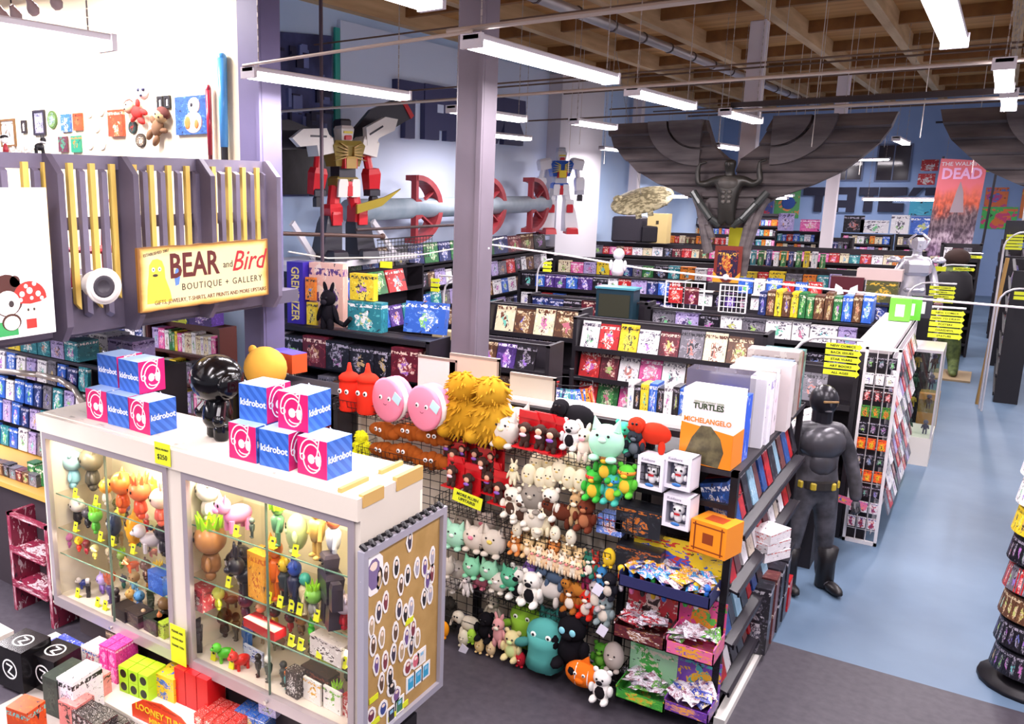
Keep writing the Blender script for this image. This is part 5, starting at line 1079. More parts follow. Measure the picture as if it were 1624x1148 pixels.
# low shelves at the far left with boxes and hanging packets
# =============== plush wall ===============
BKW=mat('#17141a',.45,.2)
gw=thing('plush_gridwall','long black wire grid wall covered with hanging soft toys','display rack',(-3.4,6.5,0))
mb=MB(); mb.grid((-1.5,0,.05),(2.95,0,0),(0,0,2.08),28,26,.004); obj('wire_grid',mb,BKW,gw)
for x in (-1.5,-.05,1.42):
    mb=MB(); mb.bb((x-.03,.02,0),(x+.03,.08,2.2)); obj('upright',mb,BKW,gw)
obj('cream_backboard',MB().bb((-1.5,.1,.05),(1.42,.13,2.1)),mat('#d8cdbd',.7),gw)
mb=MB(); mb.bb((-.15,-.02,2.14),(1.75,.04,2.19)); obj('top_bar',mb,BKW,gw)
mb=MB(); mb.bb((-.15,.05,2.19),(1.75,.32,2.22)); obj('top_ledge',mb,mat('#f2ebe8',.5),gw)
for i,(x,w_,c,h_) in enumerate(((-4.0,.42,'#efe2dc',.34),(-3.62,.5,'#cbb6a4',.4),(-3.05,.42,'#b3ab9c',.3))):
    mb=MB(); mb.bb((-w_/2,0,0),(w_/2,.03,h_)); mb.mt(1); mb.bb((-w_/2,-.002,h_-.02),(w_/2,.032,h_+.004)); mb.bb((w_/2-.02,-.002,0),(w_/2,.032,h_))
    one('backing_board',mb,[mat(c,.6),mat('#8f8378',.5)],('pinkish white','tan','grey-beige')[i]+' framed board standing on top of the plush wall','board',(x,6.66,2.12))
def basket(x0,x1,z,label,d=.3,h=.12):
    t=MB(); t.grid((x0,6.48-d,z),(x1-x0,0,0),(0,d,0),max(2,int((x1-x0)/.06)),4,.003); t.grid((x0,6.48-d,z),(x1-x0,0,0),(0,-.03,h),max(2,int((x1-x0)/.045)),2,.003); t.grid((x0,6.48-d,z),(0,d,0),(0,0,h),5,2,.003); t.grid((x1,6.48-d,z),(0,d,0),(0,0,h),5,2,.003)
    return one('wire_basket',t,BKW,label,'basket',group='black wire baskets')
BK_=[(-4.85,-3.7,1.93,'holding the red bottles and pink discs'),(-4.55,-3.72,1.52,'holding the orange-brown plush pile'),(-3.62,-2.95,1.86,'under the shaggy golden plush'),(-2.9,-1.75,1.86,'under the red doll cards and mint plush'),(-3.7,-2.95,1.2,'behind the yellow notice card'),(-2.95,-1.95,1.42,'of cream egg plush'),(-3.05,-2.1,1.1,'of sloth like plush'),(-3.75,-3.05,.88,'of cream cat plush'),(-3.0,-2.2,.86,'of small orange bear plush'),(-3.75,-3.0,.5,'of pale and mint plush'),(-2.98,-2.2,.5,'of pandas and elephants'),(-3.72,-2.9,.12,'at floor level on the left'),(-2.9,-2.0,.1,'at floor level on the right')]
for a,b,z,l in BK_: basket(a,b,z,'black wire basket '+l)
PM={}
def plush(label,kind,c1,c2,h,px,py,y=6.27,rz=0,tilt=0,cat='soft toy',grp=None,loc=None):
    """kind = body plan; base of the toy sits at photo point (px,py) on the rack plane"""
    p=Vector(loc) if loc else P(px,py,y=y); t=thing('soft_toy',label,cat,p,(tilt,0,rz),grp); h*=1.1; t.scale=(h,)*3
    A=mat(c1,.95,spec=.1); B=mat(c2,.95,spec=.1); E=mat('#1a161a',.25)
    m=MB()
    if kind=='cat': m.ell((0,0,.42),(.42,.3,.42),14,10); [m.cyl((s*.22,-.02,.72),(s*.3,-.02,1.0),.13,8,.01) for s in (-1,1)]; [m.ell((s*.2,-.2,.06),(.13,.16,.08),8,6) for s in (-1,1)]
    elif kind=='egg': m.ell((0,0,.5),(.34,.3,.5),12,10); [m.ell((s*.16,-.14,.05),(.1,.14,.07),8,5) for s in (-1,1)]
    elif kind=='bear': m.ell((0,0,.32),(.28,.22,.32),12,8); m.ell((0,-.02,.74),(.27,.24,.24),12,8); [m.ell((s*.21,0,.95),(.09,.06,.09),8,6) for s in (-1,1)]; [m.ell((s*.28,-.1,.42),(.09,.14,.17),8,6) for s in (-1,1)]; [m.ell((s*.17,-.22,.1),(.11,.22,.1),8,6) for s in (-1,1)]
    elif kind=='long': m.ell((0,0,.36),(.2,.16,.28),10,8); m.ell((0,-.02,.74),(.2,.18,.2),12,8); [m.ell((s*.24,-.04,.38),(.06,.07,.24),8,6,Matrix.Rotation(-s*.35,3,'Y')) for s in (-1,1)]; [m.ell((s*.1,-.06,.1),(.08,.1,.2),8,6) for s in (-1,1)]; [m.ell((s*.1,0,.98),(.06,.04,.16),8,6,Matrix.Rotation(s*.3,3,'Y')) for s in (-1,1)]
    elif kind=='disc': m.lathe((0,.13,.5),[(.4,-.12),(.47,-.1),(.5,-.03),(.46,.0)],24,Matrix.Rotation(PI/2,3,'X')); m.lathe((0,.13,.5),[(.4,.24),(.47,.2),(.5,.12),(.44,.08)],24,Matrix.Rotation(-PI/2,3,'X').to_3x3()) if False else None; m.lathe((0,-.0,.5),[(.42,-.0),(.49,.03),(.5,.1),(.44,.14)],24,Matrix.Rotation(PI/2,3,'X'))
    elif kind=='bottle': m.lathe((0,0,0),[(.2,0),(.22,.03),(.22,.6),(.2,.66),(.23,.67),(.23,.74),(.17,.8),(.08,.84),(.06,.88),(.03,1.04)],18)
    elif kind=='croissant': 
        for i in range(5): a=(i-2)*.42; m.ell((math.sin(a)*.42,-.1+.12*math.cos(a),.24+.0*i),(.17,.2,.24-.04*abs(i-2)),10,7,Matrix.Rotation(a*.5,3,'Z'))
    elif kind=='fish': m.ell((0,0,.4),(.5,.28,.38),14,10); m.prism([(.4,.4),(.75,.7),(.7,.4),(.75,.1)],-.04,.04); m.prism([(-.1,.75),(.2,.72),(.15,.98)],-.03,.03); m.ell((.0,-.26,.3),(.14,.06,.1),8,5)
    elif kind=='animal': m.ell((0,.02,.45),(.4,.24,.27),12,8); m.ell((-.42,-.06,.62),(.22,.2,.2),10,8); [m.ell((x,-.1,.15),(.09,.11,.19),8,6) for x in (-.25,.22)]; m.ell((-.34,-.2,.6),(.12,.06,.16),8,6); m.cyl((-.6,-.08,.55),(-.7,-.12,.25),.06,8,.04)
    elif kind=='monster': m.ell((0,0,.62),(.36,.24,.3),14,8); m.lathe((0,0,.04),[(.34,0),(.3,.2),(.3,.4),(.33,.6)],16); [m.ell((s*.42,-.05,.36),(.18,.09,.09),8,6,Matrix.Rotation(s*.5,3,'Y')) for s in (-1,1)]; [m.ell((s*.15,-.12,.02),(.12,.15,.06),8,5) for s in (-1,1)]
    elif kind=='shaggy':
        rr=random.Random(2); m.ell((0,0,.32),(.38,.26,.36),12,8); m.ell((0,-.04,.78),(.25,.22,.23),12,8)
        for i in range(260):
            a=rr.uniform(0,6.28); u_=rr.uniform(-1,1); hd=rr.random()<.4; cx,cz,r1,r3=((0,.78,.25,.23) if hd else (0,.32,.38,.36)); q=math.sqrt(1-u_*u_)
            b=Vector((cx+r1*q*math.cos(a),-.04*hd+r1*.7*q*math.sin(a),cz+r3*u_)); d=Vector((q*math.cos(a),q*math.sin(a),u_*.5-.45)).normalized(); m.cyl(b-d*.03,b+d*.09,.028,5,.006)
        [m.ell((s*.24,-.14,.08),(.13,.18,.12),8,6) for s in (-1,1)]
    key=('p',kind,c1)
    if key not in PM: PM[key]=m.mesh('body',A)
    link('body',PM[key],t)
    def part(nm,fn,mt_,k2=''):
        k=(nm,kind,mt_.name,k2)
        if k not in PM: mm=MB(); fn(mm); PM[k]=mm.mesh(nm,mt_)
        return link(nm,PM[k],t)
    ez={'cat':(.62,-.27,.13),'egg':(.62,-.27,.1),'bear':(.78,-.25,.09),'long':(.76,-.19,.08),'disc':(.55,-.15,.14),'bottle':(.45,-.22,.09),'croissant':(.33,-.28,.07),'fish':(.5,-.26,.12),'animal':(.68,-.25,.05),'monster':(.68,-.22,.14),'shaggy':None}[kind]
    if ez:
        big=kind in('disc','bottle','croissant','monster','fish')
        for s in (-1,1):
            x=s*ez[2]+(-.42 if kind=='animal' else 0)
            if big: part('eye_white',lambda mm:mm.ell((x,ez[1],ez[0]),(.055,.02,.055),10,6),mat('#f8f4f2',.4),s); part('pupil',lambda mm:mm.ell((x,ez[1]-.02,ez[0]),(.025,.012,.028),8,6),E,s)
            else: part('eye',lambda mm:mm.ell((x,ez[1],ez[0]),(.035,.02,.035),8,6),E,s)
    if kind in('bear','long','cat'): part('muzzle',lambda mm:mm.ell((0,ez[1]-.02,ez[0]-.1),(.1,.05,.07),8,6),B)
    if kind=='egg': part('beak',lambda mm:mm.ell((0,-.3,.52),(.07,.04,.03),8,5),B)
    if kind=='bear': part('belly_patch',lambda mm:mm.ell((0,-.13,.32),(.18,.12,.22),10,6),B)
    if kind=='disc':
        part('cream_filling',lambda mm:mm.lathe((0,.145,.5),[(.47,-.0),(.49,.03),(.49,.1),(.47,.14)],20,Matrix.Rotation(PI/2,3,'X')),mat('#fbf4f2',.8)); 
        part('back_shell',lambda mm:mm.lathe((0,.3,.5),[(.44,.0),(.5,.03),(.49,.11),(.44,.14)],20,Matrix.Rotation(PI/2,3,'X')),A)
        part('smile',lambda mm:ringy(mm,[(-.05,.42),(-.02,.4),(.02,.4),(.05,.42)],.012,-.146),mat('#7a2a44',.5)); part('paper_tag',lambda mm:mm.box((.42,-.18,.62),(.24,.01,.2),R=Matrix.Rotation(.5,3,'Y')),mat('#bfe4ec',.5))
    if kind=='fish': part('white_stripe',lambda mm:mm.ell((-.12,0,.4),(.06,.285,.37),12,8),mat('#f4eeea',.8)); part('white_stripe',lambda mm:mm.ell((.22,0,.4),(.05,.26,.33),12,8),mat('#f4eeea',.8),2)
    if kind=='monster': part('mouth',lambda mm:mm.box((0,-.245,.58),(.2,.012,.015)),mat('#8a5a3a',.6))
    return t
# top row, left to right
plush('left red squeeze-bottle plush with round eyes and pointed nozzle','bottle','#e03020','#e03020',.4,554,650,6.25)
plush('right red squeeze-bottle plush with a paper tag, nearer the pink discs','bottle','#e03422','#e03422',.41,583,655,6.2)
plush('left pink round cookie-shaped cushion plush with smiling face','disc','#f08aa4','#f08aa4',.37,618,668,6.16,-.25)
plush('right pink round cookie-shaped cushion plush with pale blue tag','disc','#f08ca6','#f08ca6',.37,676,682,6.12,-.25)
for i,(px,py,c) in enumerate(((612,690,'uppermost left'),(652,692,'uppermost middle'),(690,700,'uppermost right'),(612,722,'lower left'),(645,724,'lower middle, facing out'),(685,738,'lower right'))):
    plush('orange-brown crescent bread plush with eyes in the wire basket, '+c,'croissant','#9c4f1c','#9c4f1c',.34,px,py+8,6.26,(i%3-1)*.2,grp='bread plush in the basket')
plush('bright yellow fuzzy plush ball left of the bread plush basket','shaggy','#e4e428','#e4e428',.22,574,722,6.3)
plush('left shaggy golden fur plush slumped on the grid wall','shaggy','#b3831e','#b3831e',.5,735,690,6.24)
plush('right shaggy golden fur plush with a paper tag','shaggy','#b88a24','#b88a24',.5,779,700,6.22)
plush('pale grey cat plush holding food beside the golden fur plush','cat','#cfc6bc','#e8dcb0',.28,800,706,6.18)
plush('second pale grey cat plush leaning behind the first','cat','#c4bbb2','#e0d8c8',.26,820,690,6.3,.3)
def dollcard(px,py,label,y=6.24,s=1,c='#c01820',h=.26):
    p=P(px,py,y=y); t=thing('doll_card',label,'doll',p,(0,0,-.1),'brown dolls on red cards'); t.scale=(s,)*3; H=h
    mb=MB(); mb.bb((-.085,.0,0),(.085,.01,H)); mb.bb((-.085,-.09,0),(.085,0,.012)); mb.prism([(-.085,H*.8),(.085,H*.8),(.06,H),(-.06,H)],-.012,.0); 
    k=('dc',c,h)
    if k not in PM: PM[k]=mb.mesh('red_card',mat(c,.3))
    link('red_card',PM[k],t)
    mb=MB(); mb.ell((0,-.05,.08),(.04,.03,.05),8,6); mb.ell((0,-.05,.15),(.042,.035,.04),10,7); [mb.ell((s_*.045,-.05,.15),(.018,.012,.02),6,5) for s_ in (-1,1)]; [mb.ell((s_*.022,-.06,.03),(.018,.025,.03),6,5) for s_ in (-1,1)]
    if 'dd' not in PM: PM['dd']=mb.mesh('doll_body',mat('#3a211a',.9)); PM['df']=MB().ell((0,-.082,.14),(.026,.012,.024),8,6).mesh('face',mat('#d8a488',.6)); 
    link('doll_body',PM['dd'],t); link('face',PM['df'],t)
    col=('#8a5ab8','#c83a3a','#e8c8d8','#3a4aa0')[int(px)%4]; k=('db',col)
    if k not in PM: PM[k]=MB().ell((0,-.085,.105),(.03,.01,.015),8,5).mesh('bib',mat(col,.8))
    link('bib',PM[k],t); return t
for i,(px,py) in enumerate(((838,708),(862,712),(880,718))): dollcard(px,py,'brown monkey-like doll on glossy red card, %s of the upper trio'%nth(i),6.2,1.15)
for i,(px,py,yy) in enumerate(((716,722,6.36),(740,730,6.36),(760,738,6.36),(785,742,6.36),(722,765,6.22),(748,778,6.22),(780,775,6.3),(796,792,6.22),(725,738,6.3),(770,752,6.3))): dollcard(px,py+5,'brown doll in a red card box on the left doll shelf, %s of the group'%nth(i),yy,1.05)
plush('black and white panda-faced soft toy between red cards and mint plush','bear','#e8e4e2','#1c181c',.22,905,712,6.2)
plush('black furry soft toy lying above the panda-faced one','animal','#1a181c','#1a181c',.3,915,688,6.3)
plush('cream rabbit soft toy with long pink ears','long','#f0dccb','#e8a0a8',.24,925,728,6.18)
plush('big mint green cat-shaped plush with a tag','cat','#a8e0c0','#c8ecd8',.3,960,728,6.16)
plush('teal green round-eared plush behind the big mint one','bear','#4ab894','#4ab894',.22,988,716,6.28)
plush('dark patterned plush at the end of the top basket','bear','#2c3038','#5a6068',.2,1006,724,6.25)
plush('red fabric soft toy at the right end of the grid wall','animal','#c2321e','#c2321e',.28,1036,716,6.28)
# egg row
for i,(px,py,k_) in enumerate(((814,762,'long'),(838,766,'egg'),(858,772,'egg'),(872,770,'egg'),(886,760,'egg'),(902,772,'egg'),(920,776,'egg'),(850,748,'egg'),(870,745,'egg'),(888,742,'egg'),(905,748,'egg'),(925,752,'egg'))):
    plush('cream egg-shaped small plush with a simple face, %s of the cream basket row'%nth(i),k_,'#e6dcbc','#d8b85a',.17,px,py+4,6.2 if i<7 else 6.34,grp='cream egg-shaped plush')
for px,py,c1,c2,l in ((941,792,'#3fae3f','#d83a2a','left green frog-like plush with red band'),(970,798,'#46b0a0','#3a8ac8','middle turquoise frog-like plush with blue band'),(992,786,'#5ab83a','#e8882a','right green frog-like plush with orange band'),(960,762,'#3a9a3a','#8a5a2a','dark green frog-like plush lying behind the front ones')):
    t=plush(l,'bear',c1,'#e8b83a',.23,px,py,6.16); o=obj('cloth_band',MB().lathe((0,-.02,.76),[(.262,-.05),(.275,0),(.262,.05)],14),mat(c2,.8),t)
# sloth row
for i,(px,py,k_,c1,c2,l) in enumerate(((812,815,'bear','#e8e0d0','#4a342a','white soft toy with brown eye patches, left of the sloth basket'),(828,825,'bear','#ece4d6','#4a342a','second white soft toy with brown eye patches'),(848,836,'cat','#e0d8c8','#c8bca8','cream seal-like soft toy in the sloth basket'),(872,818,'bear','#e8e0d2','#4a342a','third white soft toy with brown patches and paper tag'),(865,842,'long','#e8dcb8','#f0e8d0','beige rabbit-like soft toy in the sloth basket'),(890,830,'animal','#5c2c1e','#8a4a34','chestnut soft toy with pale paws'),(912,826,'long','#b89468','#e8dcc0','tan sloth-like hanging soft toy'),(928,836,'bear','#6a3222','#a86a48','dark chestnut bear soft toy at the basket end'),(845,806,'cat','#8a8278','#b0a898','grey soft toy behind the white pair'))):
    plush(l,k_,c1,c2,.24,px,py+4,6.18)
for i,(px,py) in enumerate(((820,845),(850,848),(880,852),(905,858),(760,700))):
    if i<4: plush('tiny cream seal plush hanging under the sloth basket, %s from the left'%nth(i),'egg','#e8dfc8','#c8a85a',.12,px,py+6,6.15,grp='tiny cream plush')
# cat row left
for i,(px,py,c1,c2,h,l) in enumerate(((722,862,'#a8dcc0','#e8f0e8',.24,'mint green cat plush on the left shelf'),(752,866,'#d8ccbe','#e88aa0',.24,'beige cat plush with a pink ring'),(782,874,'#d4cabc','#e8d06a',.25,'beige cat plush holding a yellow snack'),(735,838,'#8a8074','#a89c8e',.2,'dark grey cat plush behind the mint one'),(768,842,'#c8b8ac','#d87a8a',.22,'beige cat plush with pink ears standing behind'),(808,862,'#a89888','#c8b8a8',.24,'grey-brown cat plush at the right of the shelf'),(712,848,'#c8beb0','#d8d0c4',.2,'pale cat plush at the left shelf end'))):
    plush(l,'cat',c1,c2,h,px,py+6,6.2 if i<3 else 6.34)
nc=thing('notice_card','bright yellow card reading MORE PLUSH UPSTAIRS hanging on the plush wall','sign',(P(741,800,y=6.08).x,6.06,P(741,800,y=6.08).z),(0,.16,0)); obj('card',MB().bb((-.14,0,0),(.14,.006,.11)),YEL,nc)
text('MORE PLUSH',.036,mat('#26301a',.5),nc,(0,-.003,.075),FRONT,bold=.02); text('UPSTAIRS!',.036,mat('#26301a',.5),nc,(0,-.003,.035),FRONT,bold=.02)
# orange bears
for i in range(11): plush('small cream and orange bear plush in the middle basket, %s from the left'%nth(i),'bear','#dfc08c' if i%3 else '#d88a4a','#f0dcc0',.17,818+(i%6)*20,878+(i%6)*5-(i//6)*14,6.2 if i<6 else 6.35,grp='small cream and orange bears')
for i in range(9): plush('tiny cream white plush hanging below the bears, %s from the left'%nth(i),'long','#ecdfc8' if i%2 else '#e8c8a0','#e88a8a',.13,845+i*9,893+i*3,6.14,grp='tiny cream hanging plush')
# pale/mint row
for i,(px,py,c1,k_) in enumerate(((706,906,'#cfc4b6','cat'),(728,912,'#d8cfc4','cat'),(748,908,'#8ad0a8','cat'),(762,925,'#f08aa0','cat'),(775,914,'#98d4b0','cat'),(795,920,'#8ccca8','cat'),(790,932,'#d4ccc0','cat'),(715,930,'#e0d8d0','cat'),(740,936,'#e8e0dc','long'),(780,950,'#e8dfd6','long'),(808,925,'#5ab08a','cat'),(700,925,'#b8b0a6','cat'))):
    plush(('pale grey','light beige','mint','coral pink','second mint','third mint','off-white','white','cream long-eared','ivory long-eared','deep mint','ash grey')[i]+' small plush in the second-lowest left basket',k_,c1,'#f0e4e0',.19,px,py+6,6.18+.14*(i%2))
# pandas, elephants
plush('left panda soft toy in the lower basket','bear','#f0ece4','#1a181c',.27,822,948,6.22); plush('right panda soft toy sitting in front of the left panda','bear','#f2ede4','#1a181c',.27,842,958,6.16)
for px,py,c1,k_,h,l in ((872,950,'#c8c0b8','animal',.26,'pale grey elephant soft toy beside the pandas'),(880,925,'#4a5a70','animal',.22,'slate blue elephant soft toy behind the pale one'),(842,905,'#7a5aa0','long',.2,'purple soft toy behind the pandas'),(895,905,'#a89c86','long',.24,'sandy giraffe-like soft toy hanging by the elephants'),(905,960,'#9a5a24','bear',.22,'amber brown lion-like soft toy'),(915,945,'#b0702c','animal',.2,'orange-brown tiger-like soft toy'),(935,905,'#2a6a58','bear',.18,'dark green doll-like soft toy in the right baskets'),(930,925,'#8a2a4a','long',.2,'magenta dressed small soft doll'),(952,932,'#3a7ab0','long',.22,'blue dressed small soft doll'),(942,905,'#b03a30','long',.18,'red dressed small soft doll'),(965,890,'#e8c030','egg',.14,'yellow and red small round soft toy'),(965,940,'#24242c','bear',.2,'black small soft doll with mask-like face'),(930,970,'#c42a1e','bear',.22,'grey and red round soft toy'),(945,955,'#b8acac','bear',.22,'pale pinkish grey bear soft toy'),(958,980,'#8a9a9c','bear',.22,'blue-grey fuzzy soft toy with white tag'),(925,985,'#d8281e','egg',.14,'bright red ball soft toy')):
    plush(l,k_,c1,'#e8dccc',h,px,py+8,6.2)
# floor row
for px,py,c1,k_,h,l,y in ((712,985,'#33302c','shaggy',.24,'dark brown hedgehog-like plush by the showcase',6.3),(745,1005,'#d8cfbc','animal',.24,'cream dog-like plush in the lowest left basket',6.2),(748,1015,'#a8d848','egg',.12,'small lime plush in the lowest left basket',6.14),(770,1010,'#141216','bear',.24,'black cat-like plush in the lowest left basket',6.16),(790,1018,'#e0a0a0','long',.24,'dusty pink rabbit plush in the lowest left basket',6.14),(782,985,'#a8a090','long',.26,'grey rabbit plush behind the pink one',6.3),(735,1020,'#d8d0b8','egg',.14,'small ivory plush at the lowest basket front',6.12),(760,1030,'#e8c88a','egg',.12,'small honey plush at the lowest basket front',6.12),(778,1035,'#e0c498','egg',.12,'second small honey plush at the basket front',6.12),
    (832,1015,'#8ab83a','monster',.36,'lime green wide monster plush behind the teal one',6.3),(812,1040,'#e8d8a0','bear',.24,'pale yellow bear plush with green wings',6.14),(863,1052,'#4f9a94','monster',.42,'large teal monster plush with straight mouth in the floor basket',6.12),(870,1000,'#3c8a80','cat',.24,'dark teal plush behind the large teal monster',6.34),(905,1050,'#131116','bear',.4,'large black cat-like plush with pale blue eyes',6.12),(825,1052,'#c82a3a','egg',.12,'small red plush under the teal monster arm',6.12)):
    t=plush(l,k_,c1,'#d8e8a0' if 'yellow' in l else '#e8dcc8' if k_!='bear' else c1,h,px,py+4,y)
    if 'pale blue eyes' in l:
        for s in (-1,1): obj('blue_eye',MB().ell((s*.1,-.27,.78),(.06,.02,.07),10,6),mat('#8fd8e8',.4),t)
plush('orange and white striped clownfish plush on the floor','fish','#e8701e','#e8701e',.26,0,0,loc=(P(932,1078,z=.1).x,6.02,.1)); plush('white and black spotted dog-like plush beside the clownfish','bear','#ece8e4','#1c181c',.24,0,0,loc=(P(960,1098,z=.08).x,6.0,.06)); plush('pale grey seal plush above the spotted dog plush','egg','#b8aca4','#d0c8c0',.22,972,1062,6.2); plush('green pea-coloured plush behind the clownfish','bear','#4a8a2a','#6aa83a',.2,952,1058,6.25)
plush('small orange-yellow duck plush by the sticker board','egg','#f0981e','#f0981e',.14,0,0,loc=(P(703,1018,y=6.1).x,6.1,.05))
for i,(px,py) in enumerate(((955,1000),(948,935),(735,1030))):
    p=P(px,py,y=6.05); one('swing_tag',MB().box((0,0,0),(.07,.004,.09),R=Matrix.Rotation(.4,3,'Y')),mat('#e8e4f4',.5),'white paper swing tag dangling from a soft toy, %s of three'%nth(i),'tag',p)
# =============== black end rack with bins ===============
rk=thing('end_rack','tall black wire rack with sloping bins at the end of the plush wall','display rack',(-1.7,6.35,0))
for x,y in ((-.36,0),(.4,0),(.4,2.5),(-.36,2.5)):
    mb=MB(); mb.bb((x-.025,y-.03,0),(x+.025,y+.03,2.0)); obj('post',mb,BKW,rk)
mb=MB(); mb.bb((-.4,-.03,1.96),(.43,2.55,2.0)); obj('top_shelf',mb,mat('#2a252a',.5),rk)
for z in (1.72,1.25,.92,.5,.1):
    mb=MB(); mb.bb((-.36,-.02,z-.02),(.38,.02,z+.02)); mb.grid((-.36,0,z),(.74,0,0),(0,.4,0),14,6,.003); obj('shelf',mb,BKW,rk)
for z in (1.5,1.05,.62,.22):
    mb=MB(); mb.add([(.1,.1,z+.1),(.1,2.5,z+.1),(.48,2.5,z-.02),(.48,.1,z-.02),(.1,.1,z+.08),(.1,2.5,z+.08),(.48,2.5,z-.04),(.48,.1,z-.04)],[(0,3,2,1),(4,5,6,7),(0,1,5,4),(2,3,7,6),(3,0,4,7),(1,2,6,5)]); mb.bb((.47,.1,z-.05),(.485,2.5,z-.01)); obj('side_shelf',mb,mat('#26222a',.4),rk)
mb=MB(); mb.bb((-.34,.42,.05),(.3,.45,1.95)); obj('back_panel',mb,mat('#3a343a',.6),rk)
mb=MB(); mb.bb((.42,-.05,.0),(.5,2.5,.06)); obj('white_kick_rail',mb,mat('#d8d4cf',.5),rk)
mb=MB(); mb.bb((.0,.5,0),(.06,2.5,1.95)); obj('middle_panel',mb,mat('#2a262c',.6),rk)
# white bear boxes
def bearbox(px,py,label):
    p=P(px,py,y=6.14); t=thing('window_box',label,'box',p,(0,0,-.12),'white window boxes'); w_,h_=.2,.25
    mb=MB(); f=.025
    mb.bb((-w_/2,.0,0),(w_/2,.16,.012)); mb.bb((-w_/2,0,h_-.012),(w_/2,.16,h_)); mb.bb((-w_/2,.15,0),(w_/2,.16,h_)); mb.bb((-w_/2,0,0),(-w_/2+.006,.15,h_)); mb.bb((w_/2-.006,0,0),(w_/2,.15,h_)); mb.bb((-w_/2,-.002,.2),(w_/2,.004,h_)); mb.bb((-w_/2,-.002,0),(w_/2,.004,.03)); mb.bb((-w_/2,-.002,.03),(-w_/2+f,.004,.2)); mb.bb((w_/2-f,-.002,.03),(w_/2,.004,.2)); obj('carton',mb,mat('#ece8f2',.4),t)
    obj('inner_tray',MB().bb((-w_/2+.012,.1,.02),(w_/2-.012,.145,.2)),mat('#6a6a80',.4),t)
    mb=MB(); mb.ell((0,.05,.135),(.045,.035,.04)); mb.ell((0,.05,.075),(.032,.025,.04)); [mb.ell((s*.035,.05,.17),(.015,.012,.015),6,5) for s in (-1,1)]; [mb.ell((s*.045,.045,.08),(.015,.015,.025),6,5) for s in (-1,1)]; obj('white_bear',mb,mat('#f4f2f4',.3),t)
    for s in (-1,1): obj('eye',MB().ell((s*.02,.017,.14),(.01,.006,.01),6,5),mat('#17151a',.3),t)
    obj('red_bow',MB().box((0,.018,.105),(.04,.01,.012)),mat('#c0222c',.4),t); obj('blue_oval',MB().ell((0,-.003,.035),(.035,.004,.014),10,5),mat('#3a78c0',.4),t)
    text('Kuidaore',.028,mat('#8a8296',.4),t,(-.02,-.003,.225),FRONT); return t
bearbox(1029,776,'white window box with a white toy bear, left of the upper pair'); bearbox(1072,776,'white window box with a white toy bear, right of the upper pair'); bearbox(1070,838,'white window box with a white toy bear, below the upper pair')
for px,py,w_,h_,l,c in ((1010,850,.34,.22,'clear and dark model box under the left white bear box',cover('#24262c','#3c4048','#c8702a',3)),(1010,905,.34,.18,'second clear dark model box below the first',cover('#1f2026','#33363e','#a85a24',3)),(965,848,.2,.14,'blue and white striped tray of small plush heads',cover('#6a8ad8','#f0ece8','#c83a3a',7))):
    p=P(px,py,y=6.2); one('model_box',MB().bb((-w_/2,0,0),(w_/2,.18,h_)),c,l,'box',p)
t=P(1120,880,y=6.12); qb=thing('orange_cube','bright orange cube box with dark printed shapes on the rack shelf','box',(t.x,6.12,t.z),(0,0,-.25)); obj('carton',MB().bb((-.135,-.0,0),(.135,.24,.24)),mat('#f0901e',.4),qb)
mb=MB(); ringy(mb,[(-.1,.03),(.1,.03),(.1,.21),(-.1,.21),(-.1,.03)],.01,-.001); mb.prism([(-.04,.08),(.04,.08),(.04,.16),(-.04,.16)],-.001,-.002); obj('printed_frame',mb,mat('#8a3a12',.5),qb); obj('top_print',MB().box((0,.12,.2405),(.14,.12,.001)),mat('#a8431a',.5),qb)
# bins with foil packets
PK=[cover('#e8e4ee','#7a3a5a','#d8c0c8',3),cover('#3a4ab0','#f0ece4','#e8c030',3),cover('#b02a3a','#f4f0f0','#3a2a3a',3),cover('#5a9a3a','#f0f0ea','#7a4a9a',3),cover('#e8b02a','#e8e8f0','#c03a2a',3),cover('#2c8ac8','#f4f4f8','#e05a8a',3)]
pk=[]
def packet_mesh():
    m=MB(); m.add([(-.045,-.06,0),(.045,-.06,0),(.045,.06,0),(-.045,.06,0),(0,0,.018),(0,0,-.012)],[(0,1,4),(1,2,4),(2,3,4),(3,0,4),(1,0,5),(2,1,5),(3,2,5),(0,3,5)]); return m
def bin_(px0,py0,px1,py1,label,c,n,cols,bk=None,hh=.1,pname='red'):
    """cardboard tray between two photo points on the rack front"""
    a=P(px0,py0,y=6.02); b=P(px1,py1,y=6.02); z=(a.z+b.z)/2; w_=b.x-a.x; cx=(a.x+b.x)/2
    t=thing('display_tray',label,'display tray',(cx,6.02,z)); d=.3
    mb=MB(); mb.bb((-w_/2,0,0),(w_/2,.008,hh)); mb.bb((-w_/2,0,0),(-w_/2+.008,d,hh*1.3)); mb.bb((w_/2-.008,0,0),(w_/2,d,hh*1.3)); mb.bb((-w_/2,0,0),(w_/2,d,.008)); obj('tray',mb,c,t)
    obj('header_card',MB().bb((-w_/2,d,0),(w_/2,d+.008,hh+.26)),bk or c,t)
    rr=random.Random(int(px0*7+py0))
    for i in range(n):
        k=cols[i%len(cols)]; key=('pk',k)
        if key not in PM: PM[key]=packet_mesh().mesh('foil_packet',PK[k])
        o=link('foil_packet',PM[key],None,(cx+rr.uniform(-w_/2+.05,w_/2-.05),6.02+rr.uniform(.05,d-.05),z+hh*.75+rr.uniform(0,.05)+.04),(rr.uniform(-.5,.7),rr.uniform(-.5,.5),rr.uniform(0,3)))
        tag(o,'shiny foil packet heaped in the %s, %s of the heap'%(pname,nth(i)),'packet',group='foil packets in the '+pname)
